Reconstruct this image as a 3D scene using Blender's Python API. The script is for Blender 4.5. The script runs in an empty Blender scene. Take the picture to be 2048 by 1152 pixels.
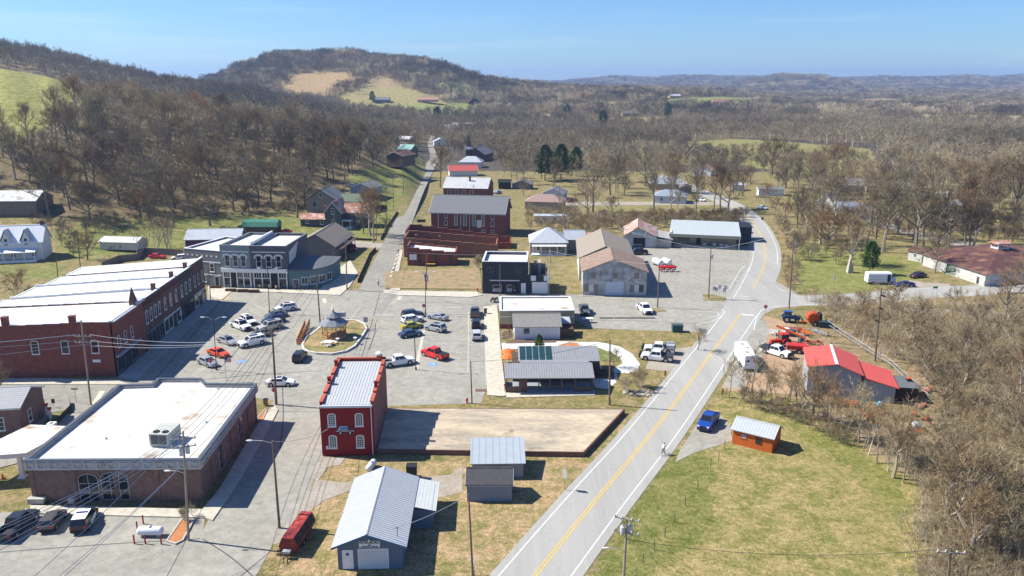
import bpy, math, random
from math import radians as R, sin, cos, pi, hypot, atan2
from mathutils import Vector, Matrix
# ------------------------------------------------------------------ camera, sky, sun, exposure
C = bpy.context.scene
COL = C.collection
F = 1600.0; HZ = 158.0; H = 50.0
PIT = math.atan((576-HZ)/F); SP, CP = sin(PIT), cos(PIT)
cam = bpy.data.cameras.new('camera'); co = bpy.data.objects.new('camera', cam); COL.objects.link(co)
co.location = (0, 0, H); co.rotation_euler = (pi/2-PIT, 0, 0)
cam.sensor_width = 36; cam.lens = F/2048*36; cam.clip_start = 1; cam.clip_end = 40000
C.camera = co
C.render.resolution_x = 1024; C.render.resolution_y = 576
SUNV = Vector((-10.1, 2.2, 10.4)).normalized()
w = bpy.data.worlds.new('World'); C.world = w; w.use_nodes = True
nt = w.node_tree; nt.nodes.clear()
out = nt.nodes.new('ShaderNodeOutputWorld'); bg = nt.nodes.new('ShaderNodeBackground')
sky = nt.nodes.new('ShaderNodeTexSky'); sky.sky_type = 'NISHITA'; sky.sun_disc = False
sky.sun_elevation = math.asin(SUNV.z); sky.sun_rotation = atan2(SUNV.x, SUNV.y)
sky.altitude = 200; sky.air_density = 1.0; sky.dust_density = 0.3; sky.ozone_density = 3.0
# thin cirrus streaks high in the sky
tc = nt.nodes.new('ShaderNodeTexCoord'); mp = nt.nodes.new('ShaderNodeMapping'); mp.inputs['Scale'].default_value = (1.5, 2.5, 22)
mp.inputs['Rotation'].default_value = (0, R(5), 0)
nz = nt.nodes.new('ShaderNodeTexNoise'); nz.inputs['Scale'].default_value = 1.6; nz.inputs['Detail'].default_value = 7
rp = nt.nodes.new('ShaderNodeValToRGB'); rp.color_ramp.elements[0].position = .54; rp.color_ramp.elements[1].position = .9
rp.color_ramp.elements[1].color = (.35, .35, .35, 1)
mx = nt.nodes.new('ShaderNodeMixRGB'); mx.inputs[2].default_value = (9, 10, 11, 1)
L = nt.links.new
L(tc.outputs['Generated'], mp.inputs[0]); L(mp.outputs[0], nz.inputs['Vector']); L(nz.outputs[0], rp.inputs[0])
tn = nt.nodes.new('ShaderNodeMixRGB'); tn.blend_type = 'MULTIPLY'; tn.inputs[0].default_value = 1; tn.inputs[2].default_value = (.66, .94, 1.36, 1)
L(rp.outputs[0], mx.inputs[0]); L(sky.outputs[0], tn.inputs[1]); L(tn.outputs[0], mx.inputs[1]); L(mx.outputs[0], bg.inputs[0])
bg.inputs[1].default_value = 0.066
L(bg.outputs[0], out.inputs[0])
sl = bpy.data.lights.new('sun', 'SUN'); sl.energy = 5.0; sl.angle = R(.5); sl.color = (1, .965, .875)
so = bpy.data.objects.new('sun', sl); COL.objects.link(so)
so.rotation_euler = (-SUNV).to_track_quat('-Z', 'Y').to_euler()
C.view_settings.view_transform = 'Standard'; C.view_settings.look = 'None'
C.view_settings.exposure = 0.80; C.view_settings.gamma = 1
C.render.engine = 'CYCLES'
C.cycles.max_bounces = 4; C.cycles.diffuse_bounces = 2; C.cycles.glossy_bounces = 2; C.cycles.volume_bounces = 0
C.cycles.transparent_max_bounces = 4
rng = random.Random(7)

# ------------------------------------------------------------------ survey of the photograph
def P(px, py, z=0.0):
    t = (py-576)/F; s = SP+t*CP; k = (H-z)/s
    return (k*(px-1024)/F, k*(CP-t*SP))
def Q(x, y, z):
    zc = y*CP+(H-z)*SP
    if zc < 1: return (-9999, -9999)
    return (1024+F*x/zc, 576-F*(y*SP-(H-z)*CP)/zc)
def interp(tab, x):
    if x <= tab[0][0]: return tab[0][1]
    for (a, b), (c, d) in zip(tab, tab[1:]):
        if x <= c:
            t = (x-a)/(c-a); t = t*t*(3-2*t)
            return b+(d-b)*t
    return tab[-1][1]
def zridge(py, D):
    t = (py-576)/F; return H-D*(SP+t*CP)/(CP-t*SP)
def mk(tab, D, sub): return [(x, zridge(y, D)-sub) for x, y in tab]
RIDGES = [  # (profile of crest heights by bearing, foot distance function, crest distance)
    (mk([(-300,120),(0,136),(90,153),(150,172),(200,205),(300,232),(420,248),(560,262),(700,290),(790,320)], 440, 0)+[(850,0)], 215, 440),
    (mk([(-300,60),(0,82),(60,92),(130,106),(250,132),(330,152),(420,166),(480,172),(560,190),(700,212),(800,222)], 900, 9)+[(880,2),(1000,0)], 430, 900),
    ([(300,0)]+mk([(380,186),(430,162),(500,134),(560,117),(620,117),(700,112),(760,121),(830,122),(880,132),(930,152),(970,165),(1040,174),(1100,181),(1200,188),(1400,191)], 1500, 0)+[(1600,0)], 880, 1500),
    ([(1300,0)]+mk([(1380,186),(1450,176),(1520,157),(1560,150),(1600,152),(1640,151),(1680,161),(1740,175),(1800,182),(1900,186)], 3600, 8)+[(2100,0)], 2650, 3600),
    (mk([(-300,172),(900,174),(1050,174),(1110,171),(1160,164),(1230,158),(1300,160),(1380,156),(1470,158),(1560,160),(1650,162),(1720,160),(1780,158),(1850,160),(1930,156),(1990,159),(2048,155),(2400,157)], 5200, 0), 3300, 5200),
    ([(1180,0)]+mk([(1250,207),(1330,199),(1420,195),(1500,197),(1580,207)], 2200, 0)+[(1640,0)], 1850, 2200),
    ([(1600,0)]+mk([(1680,203),(1760,197),(1850,202)], 2500, 0)+[(1900,0)], 2100, 2500),
]
def hgt(x, y):
    if y < 150: return 0.0
    px = 1024+1654*x/y
    px = max(-290, min(2390, px)); z = 0.0
    for i, (tab, y0, D) in enumerate(RIDGES):
        zr = interp(tab, px)
        if zr <= 0: continue
        if i == 0: y0 = 215+max(0, min(1, (px-150)/500))*45
        t = (y-y0)/(D-y0)
        if t <= 0: continue
        if t > 1: v = max(.55, 1-.25*(t-1))
        else: v = t*t*(3-2*t)
        z = max(z, zr*v)
    fade = min(1, (y-150)/80)
    far = min(1, max(0, (y-400)/600))
    z += fade*far*(1.6*sin(x*.011+y*.004)+1.2*sin(x*.023-y*.008+2))*min(1, z/8)
    return z
def PT(px, py):       # where the line of sight through a photo pixel meets the terrain
    t = (py-576)/F; dx = (px-1024)/F; dy = CP-t*SP; dz = -(SP+t*CP)
    if dz < 0:
        x, y = P(px, py)
        if y < 205: return (x, y, 0.0)
    k = 150.0; st = 3.0
    while k < 9000:
        if H+k*dz <= hgt(k*dx, k*dy):
            a, b = k-st, k
            for _ in range(14):
                m = (a+b)/2
                if H+m*dz <= hgt(m*dx, m*dy): b = m
                else: a = m
            return (b*dx, b*dy, hgt(b*dx, b*dy))
        st = max(2.0, k*.012); k += st
    return None
def inpoly(x, y, poly):
    c = False; n = len(poly); j = n-1
    for i in range(n):
        xi, yi = poly[i]; xj, yj = poly[j]
        if (yi > y) != (yj > y) and x < (xj-xi)*(y-yi)/(yj-yi)+xi: c = not c
        j = i
    return c

# ------------------------------------------------------------------ materials
MATS = {}
def M(name, col, rough=.8, var=.2, scale=.6, metal=0.0, col2=None, thr=None, ribs=None, bump=.0, spec=.3, objvar=0, fine=0, emit=None, brick=None, attr=None, dirt=0):
    if name in MATS: return MATS[name]
    m = bpy.data.materials.new(name); m.use_nodes = True; MATS[name] = m
    m.diffuse_color = (*col, 1)
    t = m.node_tree; N = t.nodes.new; L = t.links.new
    b = t.nodes['Principled BSDF']
    b.inputs['Roughness'].default_value = rough; b.inputs['Metallic'].default_value = metal
    b.inputs['Specular IOR Level'].default_value = spec
    tcn = N('ShaderNodeTexCoord'); src = tcn.outputs['Object']
    def math_(op, a, b2=None):
        n = N('ShaderNodeMath'); n.operation = op
        for i, v in enumerate((a, b2)):
            if v is None: continue
            if hasattr(v, 'links'): L(v, n.inputs[i])
            else: n.inputs[i].default_value = v
        return n.outputs[0]
    def mix(f, a, c, mode='MIX'):
        n = N('ShaderNodeMixRGB'); n.blend_type = mode
        for i, v in ((0, f), (1, a), (2, c)):
            if hasattr(v, 'links'): L(v, n.inputs[i])
            elif isinstance(v, tuple): n.inputs[i].default_value = (*v, 1) if len(v) == 3 else v
            else: n.inputs[i].default_value = v
        return n.outputs[0]
    def noise(sc, det=5, ro=.6):
        n = N('ShaderNodeTexNoise'); n.inputs['Scale'].default_value = sc; n.inputs['Detail'].default_value = det
        n.inputs['Roughness'].default_value = ro; L(src, n.inputs['Vector']); return n.outputs[0]
    def ramp(v, lo, hi):
        n = N('ShaderNodeMapRange'); L(v, n.inputs[0]); n.inputs[1].default_value = lo; n.inputs[2].default_value = hi; return n.outputs[0]
    base = tuple(col); height = None
    if attr:
        an = N('ShaderNodeAttribute'); an.attribute_name = attr; base = an.outputs['Color']
    sep = None
    def sepxyz():
        nonlocal sep
        if sep is None: s_ = N('ShaderNodeSeparateXYZ'); L(src, s_.inputs[0]); sep = s_.outputs
        return sep
    if brick:
        s_ = sepxyz(); u = math_('ADD', s_[0], s_[1]); cb = N('ShaderNodeCombineXYZ'); L(u, cb.inputs[0]); L(s_[2], cb.inputs[1])
        bt = N('ShaderNodeTexBrick'); L(cb.outputs[0], bt.inputs['Vector']); bt.inputs['Scale'].default_value = 1
        bw, bh, mort = brick
        bt.inputs['Brick Width'].default_value = bw; bt.inputs['Row Height'].default_value = bh; bt.inputs['Mortar Size'].default_value = .012
        bt.inputs['Color1'].default_value = (*[c*1.15 for c in col], 1); bt.inputs['Color2'].default_value = (*[c*.75 for c in col], 1)
        bt.inputs['Mortar'].default_value = (*mort, 1); base = bt.outputs['Color']; height = bt.outputs['Fac']
        height = math_('MULTIPLY', height, -1.0); bump = bump or .3
    if col2:
        lo, hi = thr or (.45, .6)
        base = mix(ramp(noise(scale), lo, hi), base, tuple(col2))
    if var:
        v = ramp(noise(scale*2.3, 7, .65), .25, .75)
        lo = 1-var; hi = 1+var
        v = math_('ADD', math_('MULTIPLY', v, hi-lo), lo)
        base = mix(1.0, base, v, 'MULTIPLY')
    if fine:
        v = ramp(noise(scale*18, 3, .7), .3, .7)
        v = math_('ADD', math_('MULTIPLY', v, 2*fine), 1-fine)
        base = mix(1.0, base, v, 'MULTIPLY')
    if dirt:
        v = ramp(noise(scale*.7, 6, .7), .5, .75); base = mix(math_('MULTIPLY', v, dirt), base, (.12, .08, .055))
    if ribs:
        ax, per, dk = ribs; s_ = sepxyz()
        u = math_('ADD', s_[0], s_[1]) if ax == 'xy' else s_['xyz'.index(ax)]
        fr = math_('FRACT', math_('DIVIDE', u, per))
        line = math_('LESS_THAN', fr, .16)
        base = mix(math_('MULTIPLY', line, dk), base, mix(1.0, base, (.25, .25, .27), 'MULTIPLY'))
        tri = math_('ABSOLUTE', math_('SUBTRACT', fr, .5)); height = math_('GREATER_THAN', tri, .36); bump = bump or .4
    if objvar:
        oi = N('ShaderNodeObjectInfo'); v = math_('ADD', math_('MULTIPLY', oi.outputs['Random'], 2*objvar), 1-objvar)
        base = mix(1.0, base, v, 'MULTIPLY')
    if hasattr(base, 'links'): L(base, b.inputs['Base Color'])
    else: b.inputs['Base Color'].default_value = (*base, 1)
    if bump:
        bn = N('ShaderNodeBump'); bn.inputs['Strength'].default_value = bump; bn.inputs['Distance'].default_value = .05
        L(height if height is not None else noise(scale*9, 5), bn.inputs['Height']); L(bn.outputs[0], b.inputs['Normal'])
    if emit: b.inputs['Emission Color'].default_value = (*emit, 1); b.inputs['Emission Strength'].default_value = 1
    return m
glass = M('window_glass', (.015, .02, .028), .12, 0, spec=.6)
white = M('white_paint', (.78, .78, .76), .6, .08, 1.5)
offw = M('old_white_paint', (.62, .61, .58), .8, .22, .8, dirt=.25)
red_brick = M('red_brick', (.25, .07, .045), .9, .28, .5, brick=(.24, .08, (.22, .12, .09)))
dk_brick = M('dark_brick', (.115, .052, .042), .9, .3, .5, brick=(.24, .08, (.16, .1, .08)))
bank_brick = M('brown_brick', (.2, .105, .08), .9, .3, .4, brick=(.24, .08, (.22, .16, .13)))
old_brick = M('old_orange_brick', (.3, .105, .05), .9, .35, .6, brick=(.24, .08, (.3, .19, .13)))
black = M('black_plastic', (.02, .02, .022), .6, .1)
rubber = M('tyre_rubber', (.018, .018, .018), .85, .1)
chrome = M('rim_metal', (.45, .46, .48), .35, .1, metal=.6)
lampw = M('headlight_lens', (.75, .78, .8), .15, 0, spec=.6)
lampr = M('taillight_lens', (.45, .015, .01), .25, 0)
galv = M('galvanised_steel', (.42, .44, .46), .5, .15, metal=.3)
woodp = M('pole_wood', (.17, .125, .09), .9, .3, 1.5)
wood_d = M('dark_timber', (.09, .058, .04), .85, .3, 1)
wood_o = M('orange_timber', (.42, .19, .06), .75, .25, 1.2)
conc = M('concrete', (.42, .395, .345), .9, .2, .35, fine=.08)

# ------------------------------------------------------------------ mesh helpers
class MB:
    def __init__(s): s.v = []; s.f = []; s.mi = []; s.m = 0; s.T = None
    def pt(s, p):
        s.v.append(tuple(s.T @ Vector(p)) if s.T else tuple(p)); return len(s.v)-1
    def face(s, pts):
        s.f.append([s.pt(p) for p in pts]); s.mi.append(s.m); return s
    def idx(s, ids): s.f.append(list(ids)); s.mi.append(s.m)
    def box(s, x0, x1, y0, y1, z0, z1):
        i = [s.pt(p) for p in ((x0,y0,z0),(x1,y0,z0),(x1,y1,z0),(x0,y1,z0),(x0,y0,z1),(x1,y0,z1),(x1,y1,z1),(x0,y1,z1))]
        for q in ((0,3,2,1),(4,5,6,7),(0,1,5,4),(1,2,6,5),(2,3,7,6),(3,0,4,7)): s.idx([i[k] for k in q])
        return s
    def prism(s, poly, z0, z1, top=None):
        top = top or poly; n = len(poly)
        a = [s.pt((p[0], p[1], z0)) for p in poly]; b = [s.pt((p[0], p[1], z1)) for p in top]
        s.idx(a[::-1]); s.idx(b)
        for k in range(n): s.idx([a[k], a[(k+1) % n], b[(k+1) % n], b[k]])
        return s
    def extr(s, prof, x0, x1):      # profile in (y, z) swept along x
        n = len(prof); a = [s.pt((x0, *p)) for p in prof]; b = [s.pt((x1, *p)) for p in prof]
        s.idx(a); s.idx(b[::-1])
        for k in range(n): s.idx([a[k], b[k], b[(k+1) % n], a[(k+1) % n]])
        return s
    def exty(s, prof, y0, y1):      # profile in (x, z) swept along y
        n = len(prof); a = [s.pt((p[0], y0, p[1])) for p in prof]; b = [s.pt((p[0], y1, p[1])) for p in prof]
        s.idx(a); s.idx(b[::-1])
        for k in range(n): s.idx([a[k], b[k], b[(k+1) % n], a[(k+1) % n]])
        return s
    def tube(s, p, q, r, r2=None, n=6, cap=True):
        p = Vector(p); q = Vector(q); d = (q-p)
        if d.length < 1e-6: return s
        d.normalize(); u = d.orthogonal().normalized(); v = d.cross(u); r2 = r if r2 is None else r2
        a = [s.pt(p+(u*cos(2*pi*k/n)+v*sin(2*pi*k/n))*r) for k in range(n)]
        b = [s.pt(q+(u*cos(2*pi*k/n)+v*sin(2*pi*k/n))*r2) for k in range(n)]
        for k in range(n): s.idx([a[k], a[(k+1) % n], b[(k+1) % n], b[k]])
        if cap: s.idx(a[::-1]); s.idx(b)
        return s
    def path(s, pts, r, n=5):
        for a, b in zip(pts, pts[1:]): s.tube(a, b, r, n=n, cap=True)
        return s
    def lathe(s, prof, n=16, c=(0, 0)):     # profile of (radius, z)
        rings = []
        for r, z in prof: rings.append([s.pt((c[0]+r*cos(2*pi*k/n), c[1]+r*sin(2*pi*k/n), z)) for k in range(n)])
        for a, b in zip(rings, rings[1:]):
            for k in range(n): s.idx([a[k], a[(k+1) % n], b[(k+1) % n], b[k]])
        s.idx(rings[0][::-1]); s.idx(rings[-1]); return s
    def ell(s, c, r, nu=10, nv=7):
        rows = []
        for j in range(1, nv):
            th = pi*j/nv
            rows.append([s.pt((c[0]+r[0]*sin(th)*cos(2*pi*k/nu), c[1]+r[1]*sin(th)*sin(2*pi*k/nu), c[2]+r[2]*cos(th))) for k in range(nu)])
        t = s.pt((c[0], c[1], c[2]+r[2])); b = s.pt((c[0], c[1], c[2]-r[2]))
        for a, d in zip(rows, rows[1:]):
            for k in range(nu): s.idx([a[k], d[k], d[(k+1) % nu], a[(k+1) % nu]])
        for k in range(nu): s.idx([t, rows[0][k], rows[0][(k+1) % nu]]); s.idx([b, rows[-1][(k+1) % nu], rows[-1][k]])
        return s
    def mesh(s, name, mats, smooth=False):
        me = bpy.data.meshes.new(name); me.from_pydata(s.v, [], s.f)
        for m in (mats if isinstance(mats, (list, tuple)) else [mats]): me.materials.append(m)
        me.polygons.foreach_set('material_index', s.mi)
        if smooth: me.polygons.foreach_set('use_smooth', [True]*len(s.f))
        me.update(); return me
    def build(s, name, mats, parent=None, label=None, smooth=False):
        return link(name, s.mesh(name, mats, smooth), parent, label)
def link(name, me, parent=None, label=None):
    o = bpy.data.objects.new(name, me); COL.objects.link(o)
    if parent: o.parent = parent
    if label: o['label'] = label
    return o
def tag(o, label, cat, group=None):
    o['label'] = label; o['category'] = cat
    if group: o['group'] = group
    return o
def struct(o): o['kind'] = 'structure'; return o
def thing(name, label, cat, x, y, z=0, rot=0, group=None):
    o = bpy.data.objects.new(name, None); COL.objects.link(o); o.empty_display_size = .5
    o.location = (x, y, z); o.rotation_euler = (0, 0, rot); return tag(o, label, cat, group)
def copy_tree(o, parent=None):
    c = o.copy(); COL.objects.link(c); c.parent = parent
    for ch in list(o.children): copy_tree(ch, c)
    return c
def frame(a, b):      # origin at photo ground pixel a, x axis towards pixel b, returns x, y, angle, width
    x0, y0 = P(*a); x1, y1 = P(*b); return x0, y0, atan2(y1-y0, x1-x0), hypot(x1-x0, y1-y0)
def inset(poly, d):
    n = len(poly); out = []; A = sum(poly[i][0]*poly[(i+1) % n][1]-poly[(i+1) % n][0]*poly[i][1] for i in range(n))
    sg = 1 if A > 0 else -1
    for i in range(n):
        p0, p1, p2 = Vector(poly[i-1]), Vector(poly[i]), Vector(poly[(i+1) % n])
        e1 = (p1-p0).normalized(); e2 = (p2-p1).normalized()
        n1 = Vector((-e1.y, e1.x))*sg; n2 = Vector((-e2.y, e2.x))*sg
        k = (n1+n2); k = k/max(.3, k.dot(n1)) if k.length > 1e-4 else n1
        out.append((p1.x+k.x*d, p1.y+k.y*d))
    return out
# ------------------------------------------------------------------ terrain, one sheet
from mathutils import noise as noise3
GREEN = (.085, .115, .03); TAN = (.27, .20, .105); LITTER = (.17, .13, .075); DRY = (.33, .235, .12); DIRT = (.34, .22, .13); LAWN = (.20, .20, .07); FARW = (.10, .085, .07); PAST = (.29, .275, .095)
FIELDS = [  # photo outlines of open ground and its colour, later ones win
    ([(-50,380),(75,440),(180,474),(280,470),(380,452),(480,428),(600,418),(680,372),(760,332),(840,285),(1000,272),(1100,330),(1300,330),(1380,285),(1500,275),(1700,285),(2100,300),(2100,100),(-50,50)], LITTER),
    ([(560,184),(590,150),(640,143),(716,146),(712,166),(665,192),(600,206),(548,200)], (.36,.25,.14)),
    ([(728,166),(758,151),(790,159),(806,174),(735,174)], (.33,.24,.14)),
    ([(650,200),(735,174),(795,173),(870,190),(900,210),(680,216)], (.31,.26,.12)),
    ([(700,212),(960,205),(985,222),(900,232),(700,226)], (.28,.28,.1)),
    ([(870,168),(900,161),(945,173),(945,181),(880,179)], (.22,.24,.10)),
    ([(-300,100),(0,137),(90,152),(190,182),(190,205),(130,222),(95,250),(40,290),(-300,330)], PAST),
    ([(1040,228),(1105,228),(1105,241),(1030,241)], (.34,.26,.13)),
    ([(955,216),(1085,211),(1085,218),(960,222)], (.3,.24,.11)),
    ([(1375,284),(1460,277),(1580,284),(1740,298),(1765,350),(1600,350),(1490,332),(1390,312)], (.25,.225,.09)),
    ([(1300,203),(1335,198),(1430,193),(1510,196),(1530,210),(1400,216),(1320,212)], (.24,.25,.09)),
    ([(1690,202),(1760,196),(1830,202),(1800,212),(1700,212)], (.33,.26,.14)), ([(1180,238),(1330,232),(1360,250),(1190,256)], (.31,.25,.12)), ([(1820,228),(2060,232),(2060,252),(1830,246)], (.32,.26,.14)), ([(1560,236),(1680,232),(1700,248),(1580,252)], (.28,.26,.11)), ([(1130,208),(1240,204),(1250,216),(1140,220)], (.33,.26,.14)), ([(300,215),(370,225),(380,240),(310,236)], (.27,.25,.1)), ([(880,176),(960,178),(1010,188),(930,190)], (.3,.28,.12)),
    ([(1230,300),(1290,296),(1400,312),(1380,330),(1240,322)], (.2,.17,.08)),
    # town and foreground
    ([(150,445),(470,428),(640,430),(640,480),(380,500),(130,520),(110,470)], LAWN),
    ([(0,530),(120,530),(130,555),(0,560)], LAWN), ([(700,350),(840,310),(850,340),(760,470),(660,480),(700,420)], LAWN),
    ([(600,440),(770,400),(745,490),(600,480)], LAWN),
    ([(1020,400),(1500,400),(1500,440),(1330,450),(1040,440)], (.24,.205,.095)),
    ([(1590,480),(1700,500),(1840,520),(1840,560),(1700,585),(1600,592),(1565,560)], (.21,.21,.07)),
    ([(1560,450),(1590,470),(1590,570),(1560,570)], TAN),
    ([(1840,585),(2100,590),(2100,640),(1840,625)], TAN),
    ([(1640,640),(2100,600),(2100,900),(1900,880),(1850,760),(1640,660)], (.21,.165,.085)),
    ([(1500,660),(1660,650),(1800,700),(1900,760),(1880,900),(1700,900),(1450,790)], (.26,.19,.11)),
    ([(1445,780),(1560,800),(1700,850),(1830,960),(1860,1200),(2100,1200),(2100,860),(1900,880)], (.25,.195,.13)),
    ([(1150,655),(1420,662),(1380,720),(1300,760),(1220,800),(1000,800),(1000,825),(770,830),(770,808),(960,806),(1000,700)], (.25,.2,.09)),
    ([(650,920),(1190,918),(1260,826),(1320,790),(1010,1152),(520,1152),(590,1000)], (.33,.245,.13)),
    ([(1460,770),(1600,810),(1700,860),(1830,960),(1850,1060),(1840,1200),(1160,1200),(1300,960)], (.27,.225,.095)),
    ([(1690,870),(1790,950),(1830,1020),(1800,1040),(1700,930),(1600,870),(1560,840)], (.195,.19,.062)),
    ([(1330,900),(1400,915),(1440,1000),(1400,1080),(1250,1180),(1160,1190)], (.185,.18,.06)),
]
def ground_col(x, y, z):
    px, py = Q(x, y, z)
    if y <= 20: return TAN
    c = (.24, .195, .095) if y < 450 else FARW
    if y < 330:       # ragged edges between kinds of ground cover
        q = noise3.noise_vector(Vector((x*.22, y*.22, 0)))*16+noise3.noise_vector(Vector((x*.9, y*.9, 3)))*12; px += q.x+rng.gauss(0, 4); py += (q.y+rng.gauss(0, 3))*.6
    for poly, col in FIELDS:
        if inpoly(px, py, poly): c = col
    return c
azs = [R(-180)+R(10)*k for k in range(14)]+[R(-45+90*k/560) for k in range(561)]+[R(50)+R(10)*k for k in range(14)]
azs = azs[:-1]
rs = [8, 25, 40, 50]; r = 55.0
while r < 2500: rs.append(r); r *= 1.0085
while r < 16000: rs.append(r); r *= 1.02
verts = [(0, 0, 0)]; cols = [TAN]
for r in rs:
    for a in azs:
        x, y = r*sin(a), r*cos(a)
        z = hgt(x, y) if abs(a) < R(60) else 0.0
        verts.append((x, y, z)); cols.append(ground_col(x, y, z))
n = len(azs); faces = [(0, 1+(k+1) % n, 1+k) for k in range(n)]
for i in range(len(rs)-1):
    for k in range(n):
        a = 1+i*n+k; b = 1+i*n+(k+1) % n
        faces.append((a, b, b+n, a+n))
me = bpy.data.meshes.new('ground'); me.from_pydata(verts, [], faces)
ca = me.color_attributes.new('cover', 'FLOAT_COLOR', 'POINT')
ca.data.foreach_set('color', [c for q in cols for c in (*q, 1)])
def ground_mat():
    m = bpy.data.materials.new('ground_cover'); m.use_nodes = True; t = m.node_tree; N = t.nodes.new; L = t.links.new
    b = t.nodes['Principled BSDF']; b.inputs['Roughness'].default_value = .95; b.inputs['Specular IOR Level'].default_value = .1
    tcn = N('ShaderNodeTexCoord'); an = N('ShaderNodeAttribute'); an.attribute_name = 'cover'
    def noise(sc, det, ro):
        n = N('ShaderNodeTexNoise'); n.inputs['Scale'].default_value = sc; n.inputs['Detail'].default_value = det; n.inputs['Roughness'].default_value = ro
        L(tcn.outputs['Object'], n.inputs['Vector']); return n.outputs[0]
    def ramp(v, lo, hi, a=0., c=1.):
        n = N('ShaderNodeMapRange'); L(v, n.inputs[0]); n.inputs[1].default_value = lo; n.inputs[2].default_value = hi; n.inputs[3].default_value = a; n.inputs[4].default_value = c; return n.outputs[0]
    def mul(a, v, mode='MULTIPLY', f=1.0):
        n = N('ShaderNodeMixRGB'); n.blend_type = mode; 
        if hasattr(f, 'links'): L(f, n.inputs[0])
        else: n.inputs[0].default_value = f
        L(a, n.inputs[1])
        if hasattr(v, 'links'): L(v, n.inputs[2])
        else: n.inputs[2].default_value = (*v, 1)
        return n.outputs[0]
    c = an.outputs['Color']
    # green growth through straw, in patches of several sizes
    g = mul(c, (.60, .72, .46)); s = mul(c, (1.26, 1.15, 1.25))
    f1 = ramp(noise(.33, 12, .86), .43, .57); c1 = N('ShaderNodeMixRGB'); L(f1, c1.inputs[0]); L(s, c1.inputs[1]); L(g, c1.inputs[2])
    f2 = ramp(noise(1.5, 9, .85), .34, .66, .45, 1.5); c2 = mul(c1.outputs[0], f2)
    f3 = ramp(noise(4.0, 4, .8), .32, .68, .62, 1.36); c3 = mul(c2, f3)
    L(c3, b.inputs['Base Color'])
    bn = N('ShaderNodeBump'); bn.inputs['Strength'].default_value = .6; bn.inputs['Distance'].default_value = .15
    L(noise(3.5, 6, .8), bn.inputs['Height']); L(bn.outputs[0], b.inputs['Normal'])
    return m
me.materials.append(ground_mat()); me.polygons.foreach_set('use_smooth', [True]*len(faces))
struct(link('ground', me))

# ------------------------------------------------------------------ paved sheets
def road_mat(name, c, c2, crack=.35, sc=.25, dk=.5, streak=None):
    m = bpy.data.materials.new(name); m.use_nodes = True; t = m.node_tree; N = t.nodes.new; L = t.links.new
    b = t.nodes['Principled BSDF']; b.inputs['Roughness'].default_value = .9; b.inputs['Specular IOR Level'].default_value = .2
    tcn = N('ShaderNodeTexCoord')
    def noise(s, det, ro, st=None):
        n = N('ShaderNodeTexNoise'); n.inputs['Scale'].default_value = s; n.inputs['Detail'].default_value = det; n.inputs['Roughness'].default_value = ro
        if st:
            mp = N('ShaderNodeMapping'); mp.inputs['Rotation'].default_value = (0, 0, st[0]); mp.inputs['Scale'].default_value = (st[1], st[2], 1)
            L(tcn.outputs['Object'], mp.inputs[0]); L(mp.outputs[0], n.inputs['Vector'])
        else: L(tcn.outputs['Object'], n.inputs['Vector'])
        return n.outputs[0]
    def ramp(v, lo, hi, a=0., d=1.):
        n = N('ShaderNodeMapRange'); L(v, n.inputs[0]); n.inputs[1].default_value = lo; n.inputs[2].default_value = hi; n.inputs[3].default_value = a; n.inputs[4].default_value = d; return n.outputs[0]
    mx = N('ShaderNodeMixRGB'); L(ramp(noise(sc*.4, 7, .65, streak), .35, .65), mx.inputs[0]); mx.inputs[1].default_value = (*c, 1); mx.inputs[2].default_value = (*c2, 1)
    cur = mx.outputs[0]
    def mul(v):
        nonlocal cur
        n = N('ShaderNodeMixRGB'); n.blend_type = 'MULTIPLY'; n.inputs[0].default_value = 1; L(cur, n.inputs[1]); L(v, n.inputs[2]); cur = n.outputs[0]
    mul(ramp(noise(sc*3, 8, .7, streak), .3, .7, *((.92, 1.06) if name == 'highway_asphalt' else (.76, 1.2)))); mul(ramp(noise(14, 2, .5), .3, .7, .93, 1.07))
    if crack:
        vo = N('ShaderNodeTexVoronoi'); vo.feature = 'DISTANCE_TO_EDGE'; vo.inputs['Scale'].default_value = .085
        nv = N('ShaderNodeTexNoise'); nv.inputs['Scale'].default_value = .5; nv.inputs['Detail'].default_value = 5; L(tcn.outputs['Object'], nv.inputs['Vector'])
        ad = N('ShaderNodeMixRGB'); ad.blend_type = 'ADD'; ad.inputs[0].default_value = 1; L(tcn.outputs['Object'], ad.inputs[1]); 
        ml = N('ShaderNodeMixRGB'); ml.blend_type = 'MULTIPLY'; ml.inputs[0].default_value = 1; L(nv.outputs['Color'], ml.inputs[1]); ml.inputs[2].default_value = (14, 14, 0, 1)
        L(ml.outputs[0], ad.inputs[2]); L(ad.outputs[0], vo.inputs['Vector'])
        mul(ramp(vo.outputs['Distance'], .002, .009, 1-crack*.6, 1.0))
        vo2 = N('ShaderNodeTexNoise'); vo2.inputs['Scale'].default_value = .35; vo2.inputs['Detail'].default_value = 3; L(tcn.outputs['Object'], vo2.inputs['Vector'])
        mul(ramp(vo2.outputs[0], .66, .78, 1.0, dk))
    L(cur, b.inputs['Base Color']); return m
asph = road_mat('asphalt', (.272, .255, .215), (.33, .31, .262), .35)
asph_d = road_mat('darker_asphalt', (.235, .222, .19), (.285, .268, .228), .4)
asph_h = road_mat('highway_asphalt', (.315, .302, .275), (.365, .352, .322), .18, .3, .85, (R(26.6), 1.3, .07))
pale_conc = road_mat('pale_concrete', (.52, .47, .38), (.47, .43, .355), .15, .4)
slab_m = road_mat('stained_slab', (.56, .45, .31), (.30, .255, .20), .45, .55, .55, (R(60), .5, 1.4))
gravel_m = road_mat('gravel', (.37, .33, .28), (.30, .25, .19), .1, .8, .8)
gdirt = road_mat('bare_dirt', (.40, .27, .17), (.33, .22, .13), .1, .6)
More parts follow.
